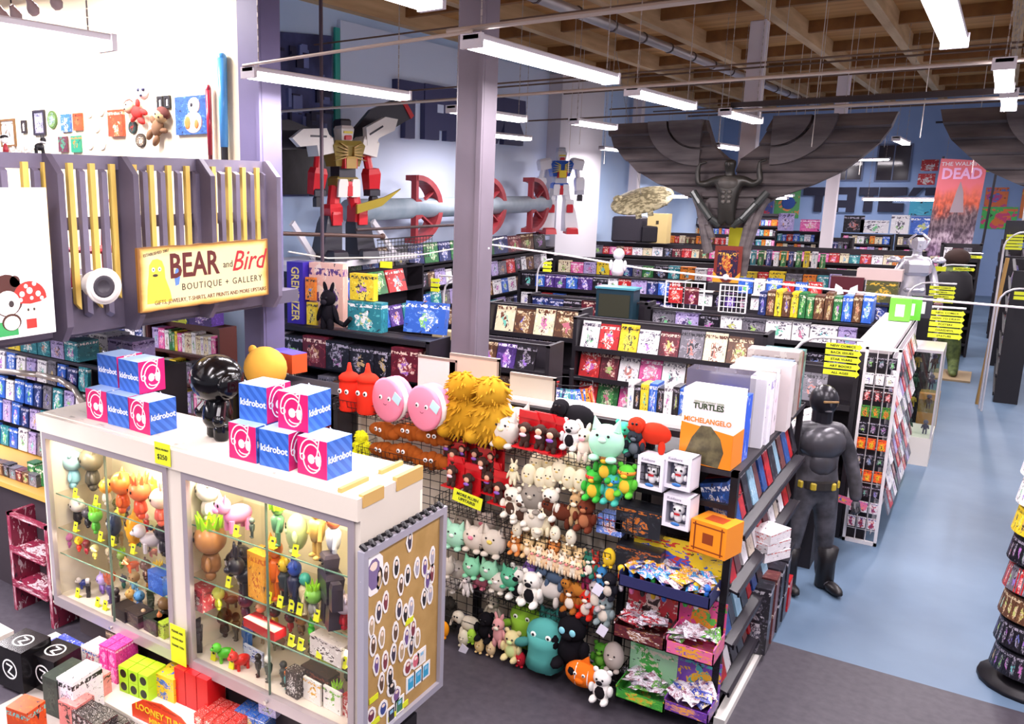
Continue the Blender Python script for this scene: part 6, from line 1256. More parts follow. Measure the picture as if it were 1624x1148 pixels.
bin_(980,935,1125,960,'wide tray of mixed small figure toys in the upper rack bin',mat('#2a2c5a',.5),64,[1,4,5,0],cover('#e8c82a','#3a5ac0','#c83a2a',4),.09,'upper figure tray')
bin_(972,1010,1052,1030,'dark red tray of foil packets on the middle shelf',cover('#5a2028','#8a5a3a','#e8e0e0',4),28,[0,2],cover('#c03a44','#e8d0c8','#3a2a2a',3),.1,'dark red tray')
bin_(1055,1030,1130,1062,'pink and orange tray of foil packets on the middle shelf',cover('#e06a9a','#e8a02a','#8a5ab0',3),28,[0,3,0],cover('#d84a8a','#e8882a','#5ab04a',3),.1,'pink tray')
bin_(975,1108,1052,1128,'green tray of foil packets on the lower shelf',cover('#3f9a3a','#7ac84a','#e8a02a',4),28,[0,3,0],cover('#a8dcb0','#4ab04a','#e8e0c8',2),.08,'green tray')
bin_(1052,1125,1122,1150,'purple tray of foil packets at the lower right of the rack',cover('#6a3a9a','#e8a03a','#8a5ab0',4),26,[0,1,0],cover('#7a4ab0','#e8b02a','#4ab0b0',3),.08,'purple tray')
bin_(975,1170,1050,1200,'lowest tray at the bottom edge of the photo',cover('#3a2a6a','#e8c03a','#8a5ab0',4),14,[2,4],None,.08,'lowest tray')
# figures in the top bin: small round toys
for i in range(26):
    p=P(985+(i%9)*17,905+(i//9)*12+(i%9)*4,y=6.1+.06*(i//9)); c=('#e8c02a','#3a7ad8','#c83a2a','#3ab04a','#e8e4e8','#e87ab0','#26242a')[i%7]
    one('capsule_toy',MB().ell((0,0,.02),(.028,.028,.03),8,6).ell((0,0,-.02),(.02,.02,.03),6,5),mat(c,.35),('yellow','blue','red','green','white','pink','black')[i%7]+' tiny round toy in the upper bin, %s in the heap'%nth(i),'toy',p,group='tiny toys in the upper bin')
# boxes on top of the end rack (front to back)
y=6.33
TB=[('white and orange tall box with a printed title, front of the rack top',.37,.22,.58,None,0),]
mx_=thing('collector_box','tall white and orange collector box at the front of the rack top','box',(-1.52,6.33,2.005),(0,0,-.06)); w_,h_=.37,.56
obj('carton',MB().bb((-w_/2,0,0),(w_/2,.26,h_)),mat('#f2eef0',.35),mx_)
mb=MB(); mb.prism([(-w_/2,0),(w_/2,0),(w_/2,.26),(-w_/2,.31)],-.002,0); mb.bb((w_/2,0,0),(w_/2+.002,.26,.26)); obj('orange_print',mb,mat('#e8861e',.4),mx_)
text('MICHELANGELO',.053,mat('#e8861e',.4),mx_,(0,-.004,.335),FRONT,bold=.02,sx=.85); text('TURTLES',.06,mat('#3a4a2a',.4),mx_,(0,-.003,.44),FRONT,bold=.03,sx=.9); text('TEENAGE MUTANT NINJA',.018,mat('#7a8a5a',.4),mx_,(0,-.003,.475),FRONT)
mb=MB(); mb.prism([(-.11,.02),(.1,.0),(.13,.12),(.1,.22),(.03,.3),(-.04,.3),(-.1,.2),(-.14,.08)],-.003,-.001); obj('dark_silhouette_print',mb,noisy('#4a4430','#6a6244',12,.5,lo=.4,hi=.6),mx_)
SZ=[('blue and white tall box directly behind the orange and white one',.3,.14,.5,cover('#2a5ad8','#e8ecf8','#2a5ad8',2),.03,6.6),('dark grey box in crinkled clear plastic wrap on the rack top',.46,.2,.62,mat('#5a5566',.12,coat=1),-.08,6.78),('white narrow box behind the plastic wrapped one',.36,.1,.55,mat('#e8e4ea',.4),.04,7.02),('white box with pale purple lower print on the rack top',.36,.12,.56,cover('#f0ecf4','#e4dcf0','#8a6ab8',1.6),.05,7.16),
    ('grey-brown box in plastic, middle of the rack top row',.34,.12,.54,cover('#8a8078','#a8a098','#5a544c',2),.04,7.32),('pale pink and white box in the rack top row',.36,.14,.54,cover('#f0e4ec','#c890c0','#f4f0f4',1.6),.02,7.48),('light grey large box with a cloth-like lid',.44,.2,.56,mat('#cfc4c4',.5),.06,7.66),('dull green box in the rack top row',.34,.1,.52,cover('#6a7a6a','#8a9488','#4a5448',2),.05,7.9),('steel blue box in the rack top row',.34,.1,.53,cover('#6a7a94','#8a98b0','#3a4454',2),.05,8.04),('brown-grey large box at the back of the rack top',.42,.2,.58,cover('#a89c98','#b8b0aa','#7a706a',1.5),.03,8.2),('reddish box at the far end of the rack top',.34,.1,.54,cover('#8a4a3a','#a86a58','#5a2a24',2),.05,8.46),('teal edged box last in the rack top row',.34,.1,.54,cover('#4a7a7a','#d8d4d0','#2a4444',2),.05,8.6)]
for i,(l,w_,d_,h_,m_,dx,yy) in enumerate(SZ): one('collector_box',MB().bb((-w_/2,0,0),(w_/2,d_,h_)),m_,l,'box',(-1.5+dx,yy,2.003),(0,0,((i*7)%5-2)*.03))
one('flat_white_boxes',MB().bb((0,0,0),(.32,.26,.06)),mat('#ece6ea',.5),'flat white box lying left of the tall collector boxes','box',(-2.06,6.45,2.0),(0,0,.15)) if False else None
# merchandise on the aisle side of the rack (faces +X)
SB=[cover('#b02028','#d8302c','#e8d8d8',3),cover('#2a2830','#5a5664','#c8c4cc',3),cover('#e8e2e6','#f4f0f2','#c84a3a',3),cover('#2a4a8a','#3a6ac0','#e8e8f0',3),cover('#6a3a3a','#8a5a50','#e0c8b8',3),cover('#c8b8a8','#e8dccc','#5a4a3a',3),cover('#8ab0c8','#c8dce8','#4a5a78',3)]
SBN=['red','black and grey','white','blue','maroon','cream','pale blue']
for r,(z,n,h_,cc) in enumerate(((1.5,13,.34,(3,0,1,6,4)),(1.05,12,.34,(0,4,2,5,2)),(.62,13,.33,(3,1,6,1,0)),(.22,13,.33,(0,2,1,1,4)))):
    for i in range(n):
        yy=6.45+i*2.4/n; k=cc[i%len(cc)]; key=('sb',r,k)
        if key not in PM: PM[key]=MB().bb((-.14,0,0),(0.06,.15,h_)).mesh('toy_box',SB[k])
        o=link('toy_box',PM[key],None,(-1.34,yy,z+.03),(0,-.28,((i*5)%7-3)*.02)); tag(o,'%s toy box on the aisle-side shelves, %s shelf from top, %s along'%(SBN[k],nth(r),nth(i)),'box',group='toy boxes on the aisle side shelves')
for i in range(9):
    k=(1,4,1,1,0)[i%5]; key=('fb',k)
    if key not in PM: PM[key]=MB().bb((-.12,0,0),(.12,.2,.3)).mesh('floor_box',SB[k])
    o=link('floor_box',PM[key],None,(-1.28,7.45+(i%5)*.24,.07 if i<5 else .372),(0,0,.05)); tag(o,'%s shrink-wrapped box stacked on the floor by the aisle, %s in the stack'%(SBN[k],nth(i)),'box',group='shrink-wrapped boxes on the aisle floor')
for i in range(3): one('long_white_box',MB().bb((-.1,0,0),(.1,.3,.08)),SB[2],'long white carton sticking out over the aisle below the armoured statue, %s from the top'%nth(2-i),'box',(-1.3+.01*i,7.35,.96+i*.083),(0,0,-.5+.08*i),group='long white cartons')
# dark statue (armoured mannequin)
def statue(loc,rz,sc,m,label,name,cat='statue',fig=None,name_part='body'):
    t=thing(name,label,cat,loc,(0,0,rz)); t.scale=(sc,)*3
    J=[((0,0,1.0),.15),((0,0,1.2),.14),((0,-.01,1.4),.19),((0,0,1.56),.09),((0,0,1.63),.065),((0,-.01,1.75),.1),((0,-.01,1.84),.085),
     ((.18,0,1.5),.08),((.28,0,1.28),.065),((.33,-.06,1.02),.06),((.33,-.1,.86),.05),((-.18,0,1.5),.08),((-.28,0,1.28),.065),((-.33,-.06,1.02),.06),((-.33,-.1,.86),.05),
     ((.11,0,.88),.12),((.14,-.02,.5),.085),((.16,.02,.12),.06),((.18,-.1,.05),.05),((.19,-.2,.04),.04),((-.11,0,.88),.12),((-.15,-.04,.5),.085),((-.18,.0,.12),.06),((-.2,-.12,.05),.05),((-.21,-.22,.04),.04)]
    E_=[(0,1),(1,2),(2,3),(3,4),(4,5),(5,6),(2,7),(7,8),(8,9),(9,10),(2,11),(11,12),(12,13),(13,14),(0,15),(15,16),(16,17),(17,18),(18,19),(0,20),(20,21),(21,22),(22,23),(23,24)]
    skinned(name_part,J,E_,m,t)
    for s in (-1,1):
        mb=MB()
        for f in range(4): x=s*(.33)+(f-1.5)*.02; L_=(.075,.085,.08,.065)[f]; mb.tube([(x,-.11,.83),(x,-.13,.83-L_*.6),(x,-.11,.83-L_)],.011,6)
        mb.tube([(s*.30,-.14,.86),(s*.29,-.17,.82),(s*.3,-.18,.79)],.012,6); mb.ell((s*.33,-.105,.84),(.042,.028,.04),8,6); obj('hand',mb,m,t)
    mb=MB(); mb.ell((0,-.115,1.77),(.014,.02,.03),6,5); mb.ell((0,-.1,1.7),(.035,.02,.012),8,5); obj('face',mb,m,t)
    for s in (-1,1): obj('eye',MB().ell((s*.035,-.1,1.79),(.014,.01,.008),6,5),mat('#17141a',.3),t)
    return t
DK=mat('#3a383c',.4); dm=statue((-1.17,9.3,.0),.6,1.1,noisy('#343236','#55535a',9,.4,3),'life-size dark grey armoured statue with yellow belt beside the aisle','armoured_statue')
mb=MB(); mb.ell((0,-.06,1.4),(.21,.13,.16)); mb.ell((0,-.07,1.22),(.14,.09,.14)); obj('breastplate',mb,mat('#4c4a50',.3,.3),dm)
mb=MB(); mb.cyl((0,0,.99),(0,0,1.06),.185,16); mb.mt(1); [mb.bbox((math.sin(a)*.18,-math.cos(a)*.18,1.02),(.05,.04,.07),.01,a) for a in (-1.1,-.5,.5,1.1)]; obj('pouch_belt',mb,[mat('#2c2826',.5),mat('#b8a030',.4)],dm)
mb=MB(); [mb.lathe((s*.17,-.04,0),[(.05,0),(.08,.02),(.075,.25),(.09,.4)],10) for s in (-1,1)]; [mb.ell((s*.19,-.15,.05),(.06,.16,.05),10,6) for s in (-1,1)]; obj('boots',mb,mat('#1c191c',.4),dm)
mb=MB(); mb.ell((0,.0,1.78),(.115,.13,.14),14,10); mb.cyl((0,0,1.58),(0,0,1.7),.085,12); obj('closed_helmet',mb,mat('#232127',.3,.3),dm)
obj('visor_slit',MB().bbox((0,-.125,1.79),(.13,.02,.02),.005),mat('#8a6a44',.3),dm)
sv=statue((-1.2,19.6,.98),.35,1.1,noisy('#b8b4c0','#e4e0ea',5,.3,3,metal=.5),'silver metallic robot-like standing statue behind the arrow signs','silver_statue')
mb=MB(); [mb.lathe((s*.34,0,1.47),[(.1,0),(.11,.05),(.06,.1)],10) for s in (-1,1)]; mb.bbox((0,-.05,1.38),(.42,.3,.26),.06); mb.bbox((0,-.02,1.0),(.34,.26,.1),.04); obj('chest_armour',mb,mat('#d8d4e0',.25,.6),sv)
mb=MB(); mb.bbox((0,-.01,1.78),(.19,.22,.24),.05); [mb.tube([(s*.11,0,1.72),(s*.16,0,1.86),(s*.05,0,1.96)],.018,6) for s in (-1,1)]; obj('helmet',mb,mat('#dcd8e4',.25,.6),sv)
one('statue_base',MB().bb((-.35,-.35,0),(.35,.35,.98)),mat('#3a3238',.6),'dark box plinth beneath the silver statue','plinth',(-1.2,19.65,0))
gs=thing('green_foot_statue','big green scaly foot of a creature statue on a tan base board','statue',(-.55,22.4,0)); obj('base_board',MB().bb((-.45,-.75,0),(.45,.45,.04)),mat('#a08a6a',.6),gs)
skinned('creature_body',[((-.1,.2,2.0),.22),((-.1,.2,1.5),.3),((-.1,.2,1.0),.25),((-.25,.2,.6),.17),((-.28,.2,.2),.1),((-.28,-.1,.1),.07),((.05,.15,.6),.17),((.1,.1,.25),.11),((.12,-.25,.12),.1),((.14,-.5,.1),.05),((-.1,.15,2.4),.2)],[(0,1),(1,2),(2,3),(3,4),(4,5),(2,6),(6,7),(7,8),(8,9),(0,10)],noisy('#3a4a2a','#6a7a44',8,.6),gs)

mb=MB(); mb.ell((-.1,.15,2.52),(.24,.22,.2),12,8); obj('brown_hair',mb,mat('#2e1d18',.9),gs); mb=MB(); mb.lathe((-.1,.18,1.45),[(.34,0),(.38,.3),(.3,.7),(.15,.85)],14); obj('black_jacket',mb,mat('#17151a',.8),gs)
# =============== shelving and stock through the hall ===============
PAL=[('red',cover('#b32428','#d8403a','#f0e0d8',3,accent=True)),('navy',cover('#1f2a5c','#33468a','#d8d4e8',3,accent=True)),('blue',cover('#2f5cb8','#5a86d8','#f0f0f4',3,accent=True)),('black',cover('#17151c','#33303c','#a8a0b0',3,accent=True)),
('white',cover('#e8e4e6','#f6f2f4','#5a5264',3,accent=True)),('cream',cover('#e0d2b0','#f0e6cc','#6a3a2a',3,accent=True)),('green',cover('#2c6a3a','#4f9a52','#e8e4c8',3,accent=True)),('orange',cover('#e07a28','#f0a03a','#3a2a2a',3,accent=True)),
('purple',cover('#4a3078','#7a58b0','#e8d8f0',3,accent=True)),('pink',cover('#d8589a','#f090b8','#f8e8f0',3,accent=True)),('yellow',cover('#e0c028','#f0dc50','#2a2630',3,accent=True)),('grey',cover('#6a6670','#98929c','#2a2830',3,accent=True)),
('brown',cover('#5a3a2a','#86603f','#e0cca8',3,accent=True)),('teal',cover('#2a7a86','#5ab0b4','#f0ece8',3,accent=True)),('maroon',cover('#5c1c2a','#8a3440','#e8c8b8',3,accent=True)),('lilac',cover('#a898c8','#cdbfe0','#4a3a6a',3,accent=True))]
UM={}
def unit(k,w_,d_,h_):
    key=(k,round(w_,3),round(d_,3),round(h_,3))
    if key not in UM: UM[key]=MB().bb((-w_/2,0,0),(w_/2,d_,h_)).mesh('printed_box',PAL[k][1])
    return UM[key]
def row(ax,a0,a1,fx,z,ctx,group,name='book',cat='book',noun='face-out book',w=(.18,.22),h=.28,d=.02,tilt=-.25,pal=(0,1,2,3,4,5,6,7,8,9,10,11,12,13,14),seed=0,gap=.01,end='left',hj=.12,child=False):
    """items side by side along x (facing -Y) or along y (facing +X)"""
    rr=random.Random(seed*77+int(abs(fx)*10)+int(z*100)); a=a0; i=0; last=None
    while True:
        wi=w[int(rr.random()*len(w))]; hi=h*(1-hj*rr.choice((0,0,.5,1)))
        if a+wi>a1: break
        k=rr.choice(pal)
        if k==last: k=rr.choice(pal)
        last=k; nm=PAL[k][0]; me=unit(k,wi,d,hi); c=a+wi/2
        if ax=='x': o=link(name,me,None,(c,fx,z),(tilt,0,rr.uniform(-.03,.03)))
        elif ax=='-x': o=link(name,me,None,(c,fx,z),(tilt,0,PI))
        elif ax=='-y': o=link(name,me,None,(fx,c,z),(tilt,0,-PI/2))
        else: o=link(name,me,None,(fx,c,z),(tilt,0,PI/2+rr.uniform(-.03,.03)))
        tag(o,'%s %s %s, %s from the %s'%(nm,noun,ctx,nth(i),end),cat,group=group); a+=wi+gap; i+=1
def rack(label,ax,a0,a1,fx,zs,ztop,depth=.4,m=None,name='shelf_rack',back=True,lip=True,fr=None):
    m=m or mat('#1d191f',.45); L_=a1-a0
    t=thing(name,label,'shelving',((a0+a1)/2,fx,0) if ax in('x','-x') else (fx,(a0+a1)/2,0),(0,0,{'x':0,'-x':PI,'y':PI/2,'-y':-PI/2}[ax]))
    for s in (-1,1): obj('side_frame',MB().bb((s*L_/2-.025,-.02,0),(s*L_/2+.025,depth,ztop)),m,t)
    if back: obj('back_panel',MB().bb((-L_/2+.025,depth-.03,0),(L_/2-.025,depth,ztop-.03)),fr or mat('#2c262e',.6),t)
    for z in zs:
        mb=MB(); mb.bb((-L_/2+.025,-.03,z-.025),(L_/2-.025,depth-.03,z)); 
        if lip: mb.bb((-L_/2+.025,-.045,z-.03),(L_/2-.025,-.03,z+.035))
        obj('shelf',mb,m,t)
    obj('top_rail',MB().bb((-L_/2-.03,-.02,ztop-.03),(L_/2+.03,.03,ztop)),m,t); return t
# --- alcove under the gallery ---
WD=mat('#4a221c',.45)
bookcase('wooden_bookcase','dark red-brown bookcase of manga under the gallery, left one',-10.2,-8.9,7.3,2.3,.3,(1.85,1.45,1.05,.6),WD)
bookcase('wooden_bookcase','dark red-brown bookcase under the gallery, right one below the sign',-8.88,-7.5,7.3,2.3,.3,(1.92,1.52,1.12,.65),WD)
row('x',-10.15,-8.95,7.36,1.85,'top shelf of the left alcove bookcase','figure boxes in the alcove','toy_box','box','figure box',(.16,.2),.3,.15,0,(1,4,8,15,2),3)
for k,z in enumerate((1.45,1.05,.6)): row('x',-10.15,-8.95,7.36,z,'on %s lower shelf of the left alcove bookcase'%nth(k),'books in the alcove','book','book','spine-out book',(.045,.06,.05),.28,.18,0,(4,5,7,15,9,10,13,2),k+5,.004)
row('x',-8.83,-7.56,7.36,1.92,'top shelf of the right alcove bookcase','books in the alcove','book','book','manga volume',(.05,.08,.12),.27,.18,0,(4,5,6,15,10,9),8,.004)
for k,z in enumerate((1.52,1.12,.65)): row('x',-8.83,-7.56,7.36,z,'on %s lower shelf of the right alcove bookcase'%nth(k),'books in the alcove','book','book','manga volume',(.05,.07,.12),.27,.18,0,(4,5,6,15,10,9,2,11),k+9,.004)
row('x',-8.8,-7.55,7.34,2.302,'lying above the right alcove bookcase','boxes above the alcove','toy_box','box','large carton',(.4,.3),.26,.22,0,(2,1,8),12)
# --- packets display at the far left ---
rack('tall grid display of hanging blue toy packets at the left edge','x',-8.9,-6.75,5.0,(.35,),2.3,.12,mat('#3a3640',.4),'packet_rack')
for r in range(7):
    row('x',-8.85,-6.8,4.93-.02*(r%2),.42+r*.27,'on the left edge grid display, hook line %s'%nth(r),'hanging packets at the left edge','blister_packet','packet','hanging packet',(.13,.16,.14),.24,.04,-.1,(2,13,4,15,1,2,11) if r>2 else (3,14,12,11),r+20,.03)
row('x',-8.9,-7.0,4.95,2.32,'standing on the left edge display','boxes on the left edge display','toy_box','box','clear-topped box',(.3,.22),.2,.25,0,(4,13,10,2,15),31)
row('x',-8.2,-6.9,5.6,2.2,'behind the left edge display','boxes behind the left edge display','toy_box','box','large figure box',(.34,.4),.26,.3,0,(1,2,4,15),32)
rack('low black shelving behind the packets display','x',-8.4,-6.7,5.6,(2.195,1.7),2.2,.4)
row('x',-7.2,-6.6,4.4,1.62-.4,'standing by the showcase left end','green cartons by the showcase','toy_box','box','small carton',(.12,.13),.2,.1,0,(6,6),33)
one('tan_shelf_board',MB().bb((0,0,0),(1.9,.7,.05)),mat('#c89a4a',.5),'tan wooden shelf board low at the left edge','shelf',(-8.6,4.25,1.16))
one('shelf_support',MB().bb((0,0,0),(1.8,.5,1.16)),mat('#3a3238',.6),'dark cabinet body under the tan shelf board','cabinet',(-8.55,4.4,0))
row('x',-8.55,-6.9,4.35,1.215,'on the tan board at the left edge','dark packets on the tan board','blister_packet','packet','small boxed packet',(.12,.1),.13,.1,0,(3,14,12,11),34)
rack('pink and maroon patterned low rack beside the showcase left end','x',-7.15,-6.55,4.15,(.3,.65),1.0,.3,cover('#8a2a44','#e0d0d4','#8a2a44',4),'patterned_rack')
row('x',-7.25,-6.35,3.15,.302,'on the low white table at the left edge','boxes on the low left table','toy_box','box','window carton',(.22,.26),.2,.2,0,(4,6,3,13),35)
one('low_table',MB().bb((0,0,.24),(1.0,.6,.3)).bb((.05,.05,0),(.1,.1,.24)).bb((.9,.05,0),(.95,.1,.24)).bb((.05,.5,0),(.1,.55,.24)).bb((.9,.5,0),(.95,.55,.24)),mat('#d8d0cc',.5),'low white table carrying window cartons at the left edge','table',(-7.3,3.0,0))
hr=[P(-30,583,y=4.9),P(0,588,y=4.9),P(60,594,y=4.9),P(95,602,y=4.9),P(118,617,y=4.9),P(132,640,y=4.9)]; hr.append(Vector((hr[-1].x+.02,4.9,0)))
mb=MB(); mb.smooth=True; mb.tube(hr,.03,10); [mb.ell(p,.03,10,6) for p in hr[:-1]]; one('curved_pole',mb,mat('#b0a49c',.3,.4),'thick grey curved pole reaching over the left end of the showcase','pole')
# --- unit with boxed kits behind the purple column ---
rack('black shelf unit of boxed kits behind the purple column','x',-8.6,-5.6,9.1,(1.55,1.05,2.05),2.09,.5)
row('x',-8.3,-5.5,9.0,1.56,'on the kit shelf behind the purple column','boxed kits behind the column','model_box','box','boxed kit',(.34,.4,.26),.42,.25,0,(3,14,11,13,3),40)
row('x',-8.5,-5.5,9.0,1.06,'on the lower kit shelf behind the column','boxed kits behind the column','model_box','box','boxed kit',(.34,.4,.26),.38,.25,0,(3,11,1,12),41)
gz=thing('tall_toy_box','tall purple box with yellow vertical lettering beside the purple column','box',(-7.9,9.2,2.09)); obj('carton',MB().bb((-.15,0,0),(.15,.25,.88)),mat('#3a2a9a',.35),gz)
t_=text('GRENDIZER',.2,mat('#e8d078',.4),gz,(-.0,-.004,.43),(PI/2,PI/2,0),bold=.015,sx=.72)
one('art_poster_box',MB().bb((-.3,0,0),(.3,.12,.88)),cover('#e8b8a8','#f0d8c8','#5a3a7a',1.6),'large pale peach illustrated box right of the tall purple one','box',(-7.42,9.3,2.09))
for i,(x,z,k) in enumerate(((-7.62,2.45,7),(-7.6,2.1,10))): one('figure_pack',unit(k,.18,.03,.32) and MB().bb((-.09,0,0),(.09,.04,.32)),PAL[k][1],('orange and purple','yellow and blue')[i]+' narrow packet in front of the peach illustrated box','packet',(x,9.2,z))
t=plush('black standing monster toy in front of the peach illustrated box','long','#17141a','#26222a',.52,0,0,loc=(-7.25,9.15,2.09),cat='toy figure'); obj('tail',MB().tube([(.1,.1,.2),(.4,.1,.1),(.62,.05,.3)],.06,8),mat('#17141a',.5),t)
one('model_box',MB().bb((-.2,0,0),(.2,.1,.36)),PAL[10][1],'yellow and black illustrated kit box right of the monster toy','box',(-6.8,9.3,2.5)); one('model_box',MB().bb((-.28,0,0),(.28,.16,.4)),PAL[13][1],'blue-green kit box below the yellow one','box',(-6.72,9.25,2.09))
one('model_box',MB().bb((-.3,0,0),(.3,.12,.42)),PAL[2][1],'blue space scene kit box standing tilted on the kit shelves','box',(-6.0,9.6,2.09),(-.2,0,.1))
dish=[('black',-8.0),]
one('yellow_mascot_cushion',MB().ell((0,0,.2),(.24,.2,.22),16,10).ell((-.17,0,.37),(.05,.04,.05),8,6),mat('#e0a43c',.85),'round amber yellow cushion toy behind the pink and blue boxes','soft toy',(P(421,590,y=6.2).x,6.2,2.02))
one('orange_violet_box',MB().bb((-.2,0,0),(.2,.2,.2)).mt(1).bb((-.2,0,.2),(.2,.2,.204)),[mat('#dc5a2c',.4),mat('#6a5ad0',.4)],'orange box with violet top beside the amber cushion','box',(P(445,590,y=6.6).x,6.6,2.1),(0,0,-.2))
rack('black shelf unit behind the amber cushion and ketchup-red bottles','x',-6.3,-4.9,6.3,(2.02,1.5),2.05,.5)
row('x',-6.25,-5.0,6.34,1.5,'below the amber cushion','boxes below the amber cushion','toy_box','box','toy box',(.2,.26),.4,.3,0,(7,0,10,12,3),45)
# counter pen
cn=thing('black_counter','black L-shaped counter with wire sides in the middle left','counter',(-6.6,10.6,0))
mb=MB(); mb.bb((-1.4,-.9,1.3),(-1.0,2.3,1.36)); mb.bb((-1.4,2.3,1.3),(.15,2.7,1.36)); mb.bb((-1.0,-.9,1.26),(.85,-.5,1.36)); obj('counter_top',mb,mat('#1e1a20',.4),cn)
mb=MB(); mb.bb((-1.38,-.88,0),(-1.02,2.3,1.3)); mb.bb((-1.38,2.35,0),(.1,2.65,1.3)); mb.bb((-1.0,-.85,0),(.8,-.55,1.26)); obj('counter_body',mb,mat('#3a343a',.6),cn)
for i,(x,y) in enumerate(((-7.9,13.1),(-7.25,13.1))): one('document_tray',MB().bb((0,0,0),(.6,.25,.14)),mat('#c8b48a',.6),'tan paper tray on the black counter, %s from the left'%nth(i),'tray',(x,12.95,1.36))
row('x',-7.5,-5.8,9.75,1.361,'on the front of the black counter','boxes on the black counter','toy_box','box','flat box',(.3,.24,.4),.2,.15,0,(3,3,14,11,9),47)
# left wall shelving facing the hall
rack('long black shelving along the left wall under the pale ledge','y',12.2,21.6,-9.45,(2.35,1.95,1.5,1.05,.6),2.45,.4,back=True)
row('y',12.5,21.4,-9.5,2.45,'top of the left wall shelving','large boxes above the left wall shelving','model_box','box','large kit box',(.55,.7,.5),.42,.12,-.15,(1,6,2,12,6,3,14),50,.03,'near end')
row('y',12.5,21.4,-9.4,1.96,'upper shelf along the left wall','kit boxes on the left wall shelving','model_box','box','kit box',(.34,.42,.26),.36,.12,-.15,(4,1,12,2,15,11,0,3,4,4),51,.02,'near end')
row('y',12.5,21.4,-9.4,1.51,'middle shelf along the left wall','kit boxes on the left wall shelving','model_box','box','kit box',(.34,.42,.26),.34,.12,-.15,(3,1,12,13,15,11,2,4,4),52,.02,'near end')
row('y',12.5,21.4,-9.4,1.06,'lower shelf along the left wall','kit boxes on the left wall shelving','model_box','box','kit box',(.34,.42),.34,.12,-.15,(3,1,12,13,15,11),53,.02,'near end')
row('y',10.6,13.4,-8.42,2.19,'on the ledge near the wire grid','tilted boxes by the wire grid','model_box','box','wide kit box',(.5,.6,.55),.4,.1,-.3,(6,0,2,1),54,.04,'near end')
row('y',10.2,13.6,-8.5,1.55,'lower ledge near the wire grid','tilted boxes by the wire grid','model_box','box','wide kit box',(.4,.5,.3),.38,.1,-.2,(14,2,11,10,8,13),55,.03,'near end')
rack('black shelf frame standing in front of the left wall near the kits','y',10.1,13.7,-8.6,(2.18,1.53,1.0),2.6,.35)
# --- rack rows facing the camera ---
def bookrack(label,x0,x1,y,zs,ztop,ctx,h,w,pal,seed,noun='face-out book',d=.02,tilt=-.25,cat='book',name='book',gap=.012,hj=.12,depth=.4):
    rack(label,'x',x0,x1,y,zs,ztop,depth)
    for i,z in enumerate(zs): row('x',x0+.05,x1-.05,y+(.06 if tilt else .02),z+.002,'%s shelf %s'%(nth(i),ctx),'stock '+ctx,name,cat,noun,w,h,d,tilt,pal,seed+i,gap,hj=hj)
ALLP=tuple(range(16))
bookrack('black sloping bookshelf left part of the first long book row',-5.9,-4.5,11.3,(1.9,1.45,1.0),2.34,'in the first row, left part',.42,(.3,.34,.36),(2,12,3,7,5,0,11,8),60)
bookrack('black sloping bookshelf right part of the first long book row',-4.4,-2.05,10.9,(1.88,1.48,1.08,.68),2.3,'in the first row, right part',.37,(.24,.26,.28),(4,4,2,12,3,10,5,9,14,4,6,0,11),64)
bookrack('low black bookshelf left of the comic spinner',-5.5,-4.2,9.6,(1.75,1.3,.85),2.12,'left of the comic spinner',.34,(.22,.26),(2,0,12,3,6,7,8),68)
# spinner with comics
sp2=thing('comic_spinner','black wire spinner filled with colourful comics behind the white ledge','spinner rack',(-3.75,9.25,0)); obj('pole',MB().cyl((0,0,0),(0,0,1.95),.025,8),BKW,sp2); obj('base',MB().lathe((0,0,0),[(.3,0),(.3,.03),(.05,.06)],16),BKW,sp2)
[obj('wire_ring',MB().tube([(math.cos(a)*.26,math.sin(a)*.26,z) for a in [k*PI/4 for k in range(9)]],.006,5),BKW,sp2) for z in (.6,1.0,1.4,1.8)]
for r,z in enumerate((1.5,1.1,.7)):
    for k in range(8):
        a=-PI/2+(k-3.5)*.5; kk_=(0,2,9,7,4,0,1,10,13)[(k*2+r)%9]; o=link('comic',unit(kk_,.17,.012,.27),None,(-3.75+math.cos(a)*.3,9.25+math.sin(a)*.3,z),(-.3,0,a+PI/2)); tag(o,'%s comic in the wire spinner, %s tier from top, %s pocket'%(PAL[kk_][0],nth(r),nth(k)),'comic',group='comics in the wire spinner')
# flat book table behind plush ledge
one('book_table',MB().bb((0,0,.98),(1.15,.85,1.02)).bb((.05,.05,0),(1.1,.8,.98)),mat('#2a242a',.5),'dark table of flat books behind the plush wall ledge','table',(-4.1,7.9,0))
rr=random.Random(9)
for i in range(6):
    k=rr.randrange(16); o=link('book',unit(k,.24,.32,.03),None,(-3.9+(i%3)*.36,8.0+(i//3)*.4,1.021),(0,0,rr.uniform(-.1,.1))); tag(o,'%s book lying flat on the dark table, %s counted from front left'%(PAL[k][0],nth(i)),'book',group='books lying on the dark table')
rack('small black bookcase with upright books left of the tall collector boxes','x',-2.9,-2.0,8.6,(1.35,.9),1.75,.35)
row('x',-2.85,-2.05,8.55,1.76,'top of the small bookcase by the collector boxes','books on the small bookcase','book','book','upright book',(.05,.08,.06),.3,.22,0,(3,4,2,5,10,4),80,.005)
row('x',-2.85,-2.05,8.65,1.36,'upper shelf of the small bookcase','books on the small bookcase','book','book','face-out book',(.24,.26),.34,.03,-.15,(3,11,12),81)
row('x',-2.85,-2.05,8.65,.91,'lower shelf of the small bookcase','books on the small bookcase','book','book','face-out book',(.24,.26),.34,.03,-.15,(10,3,6),82)
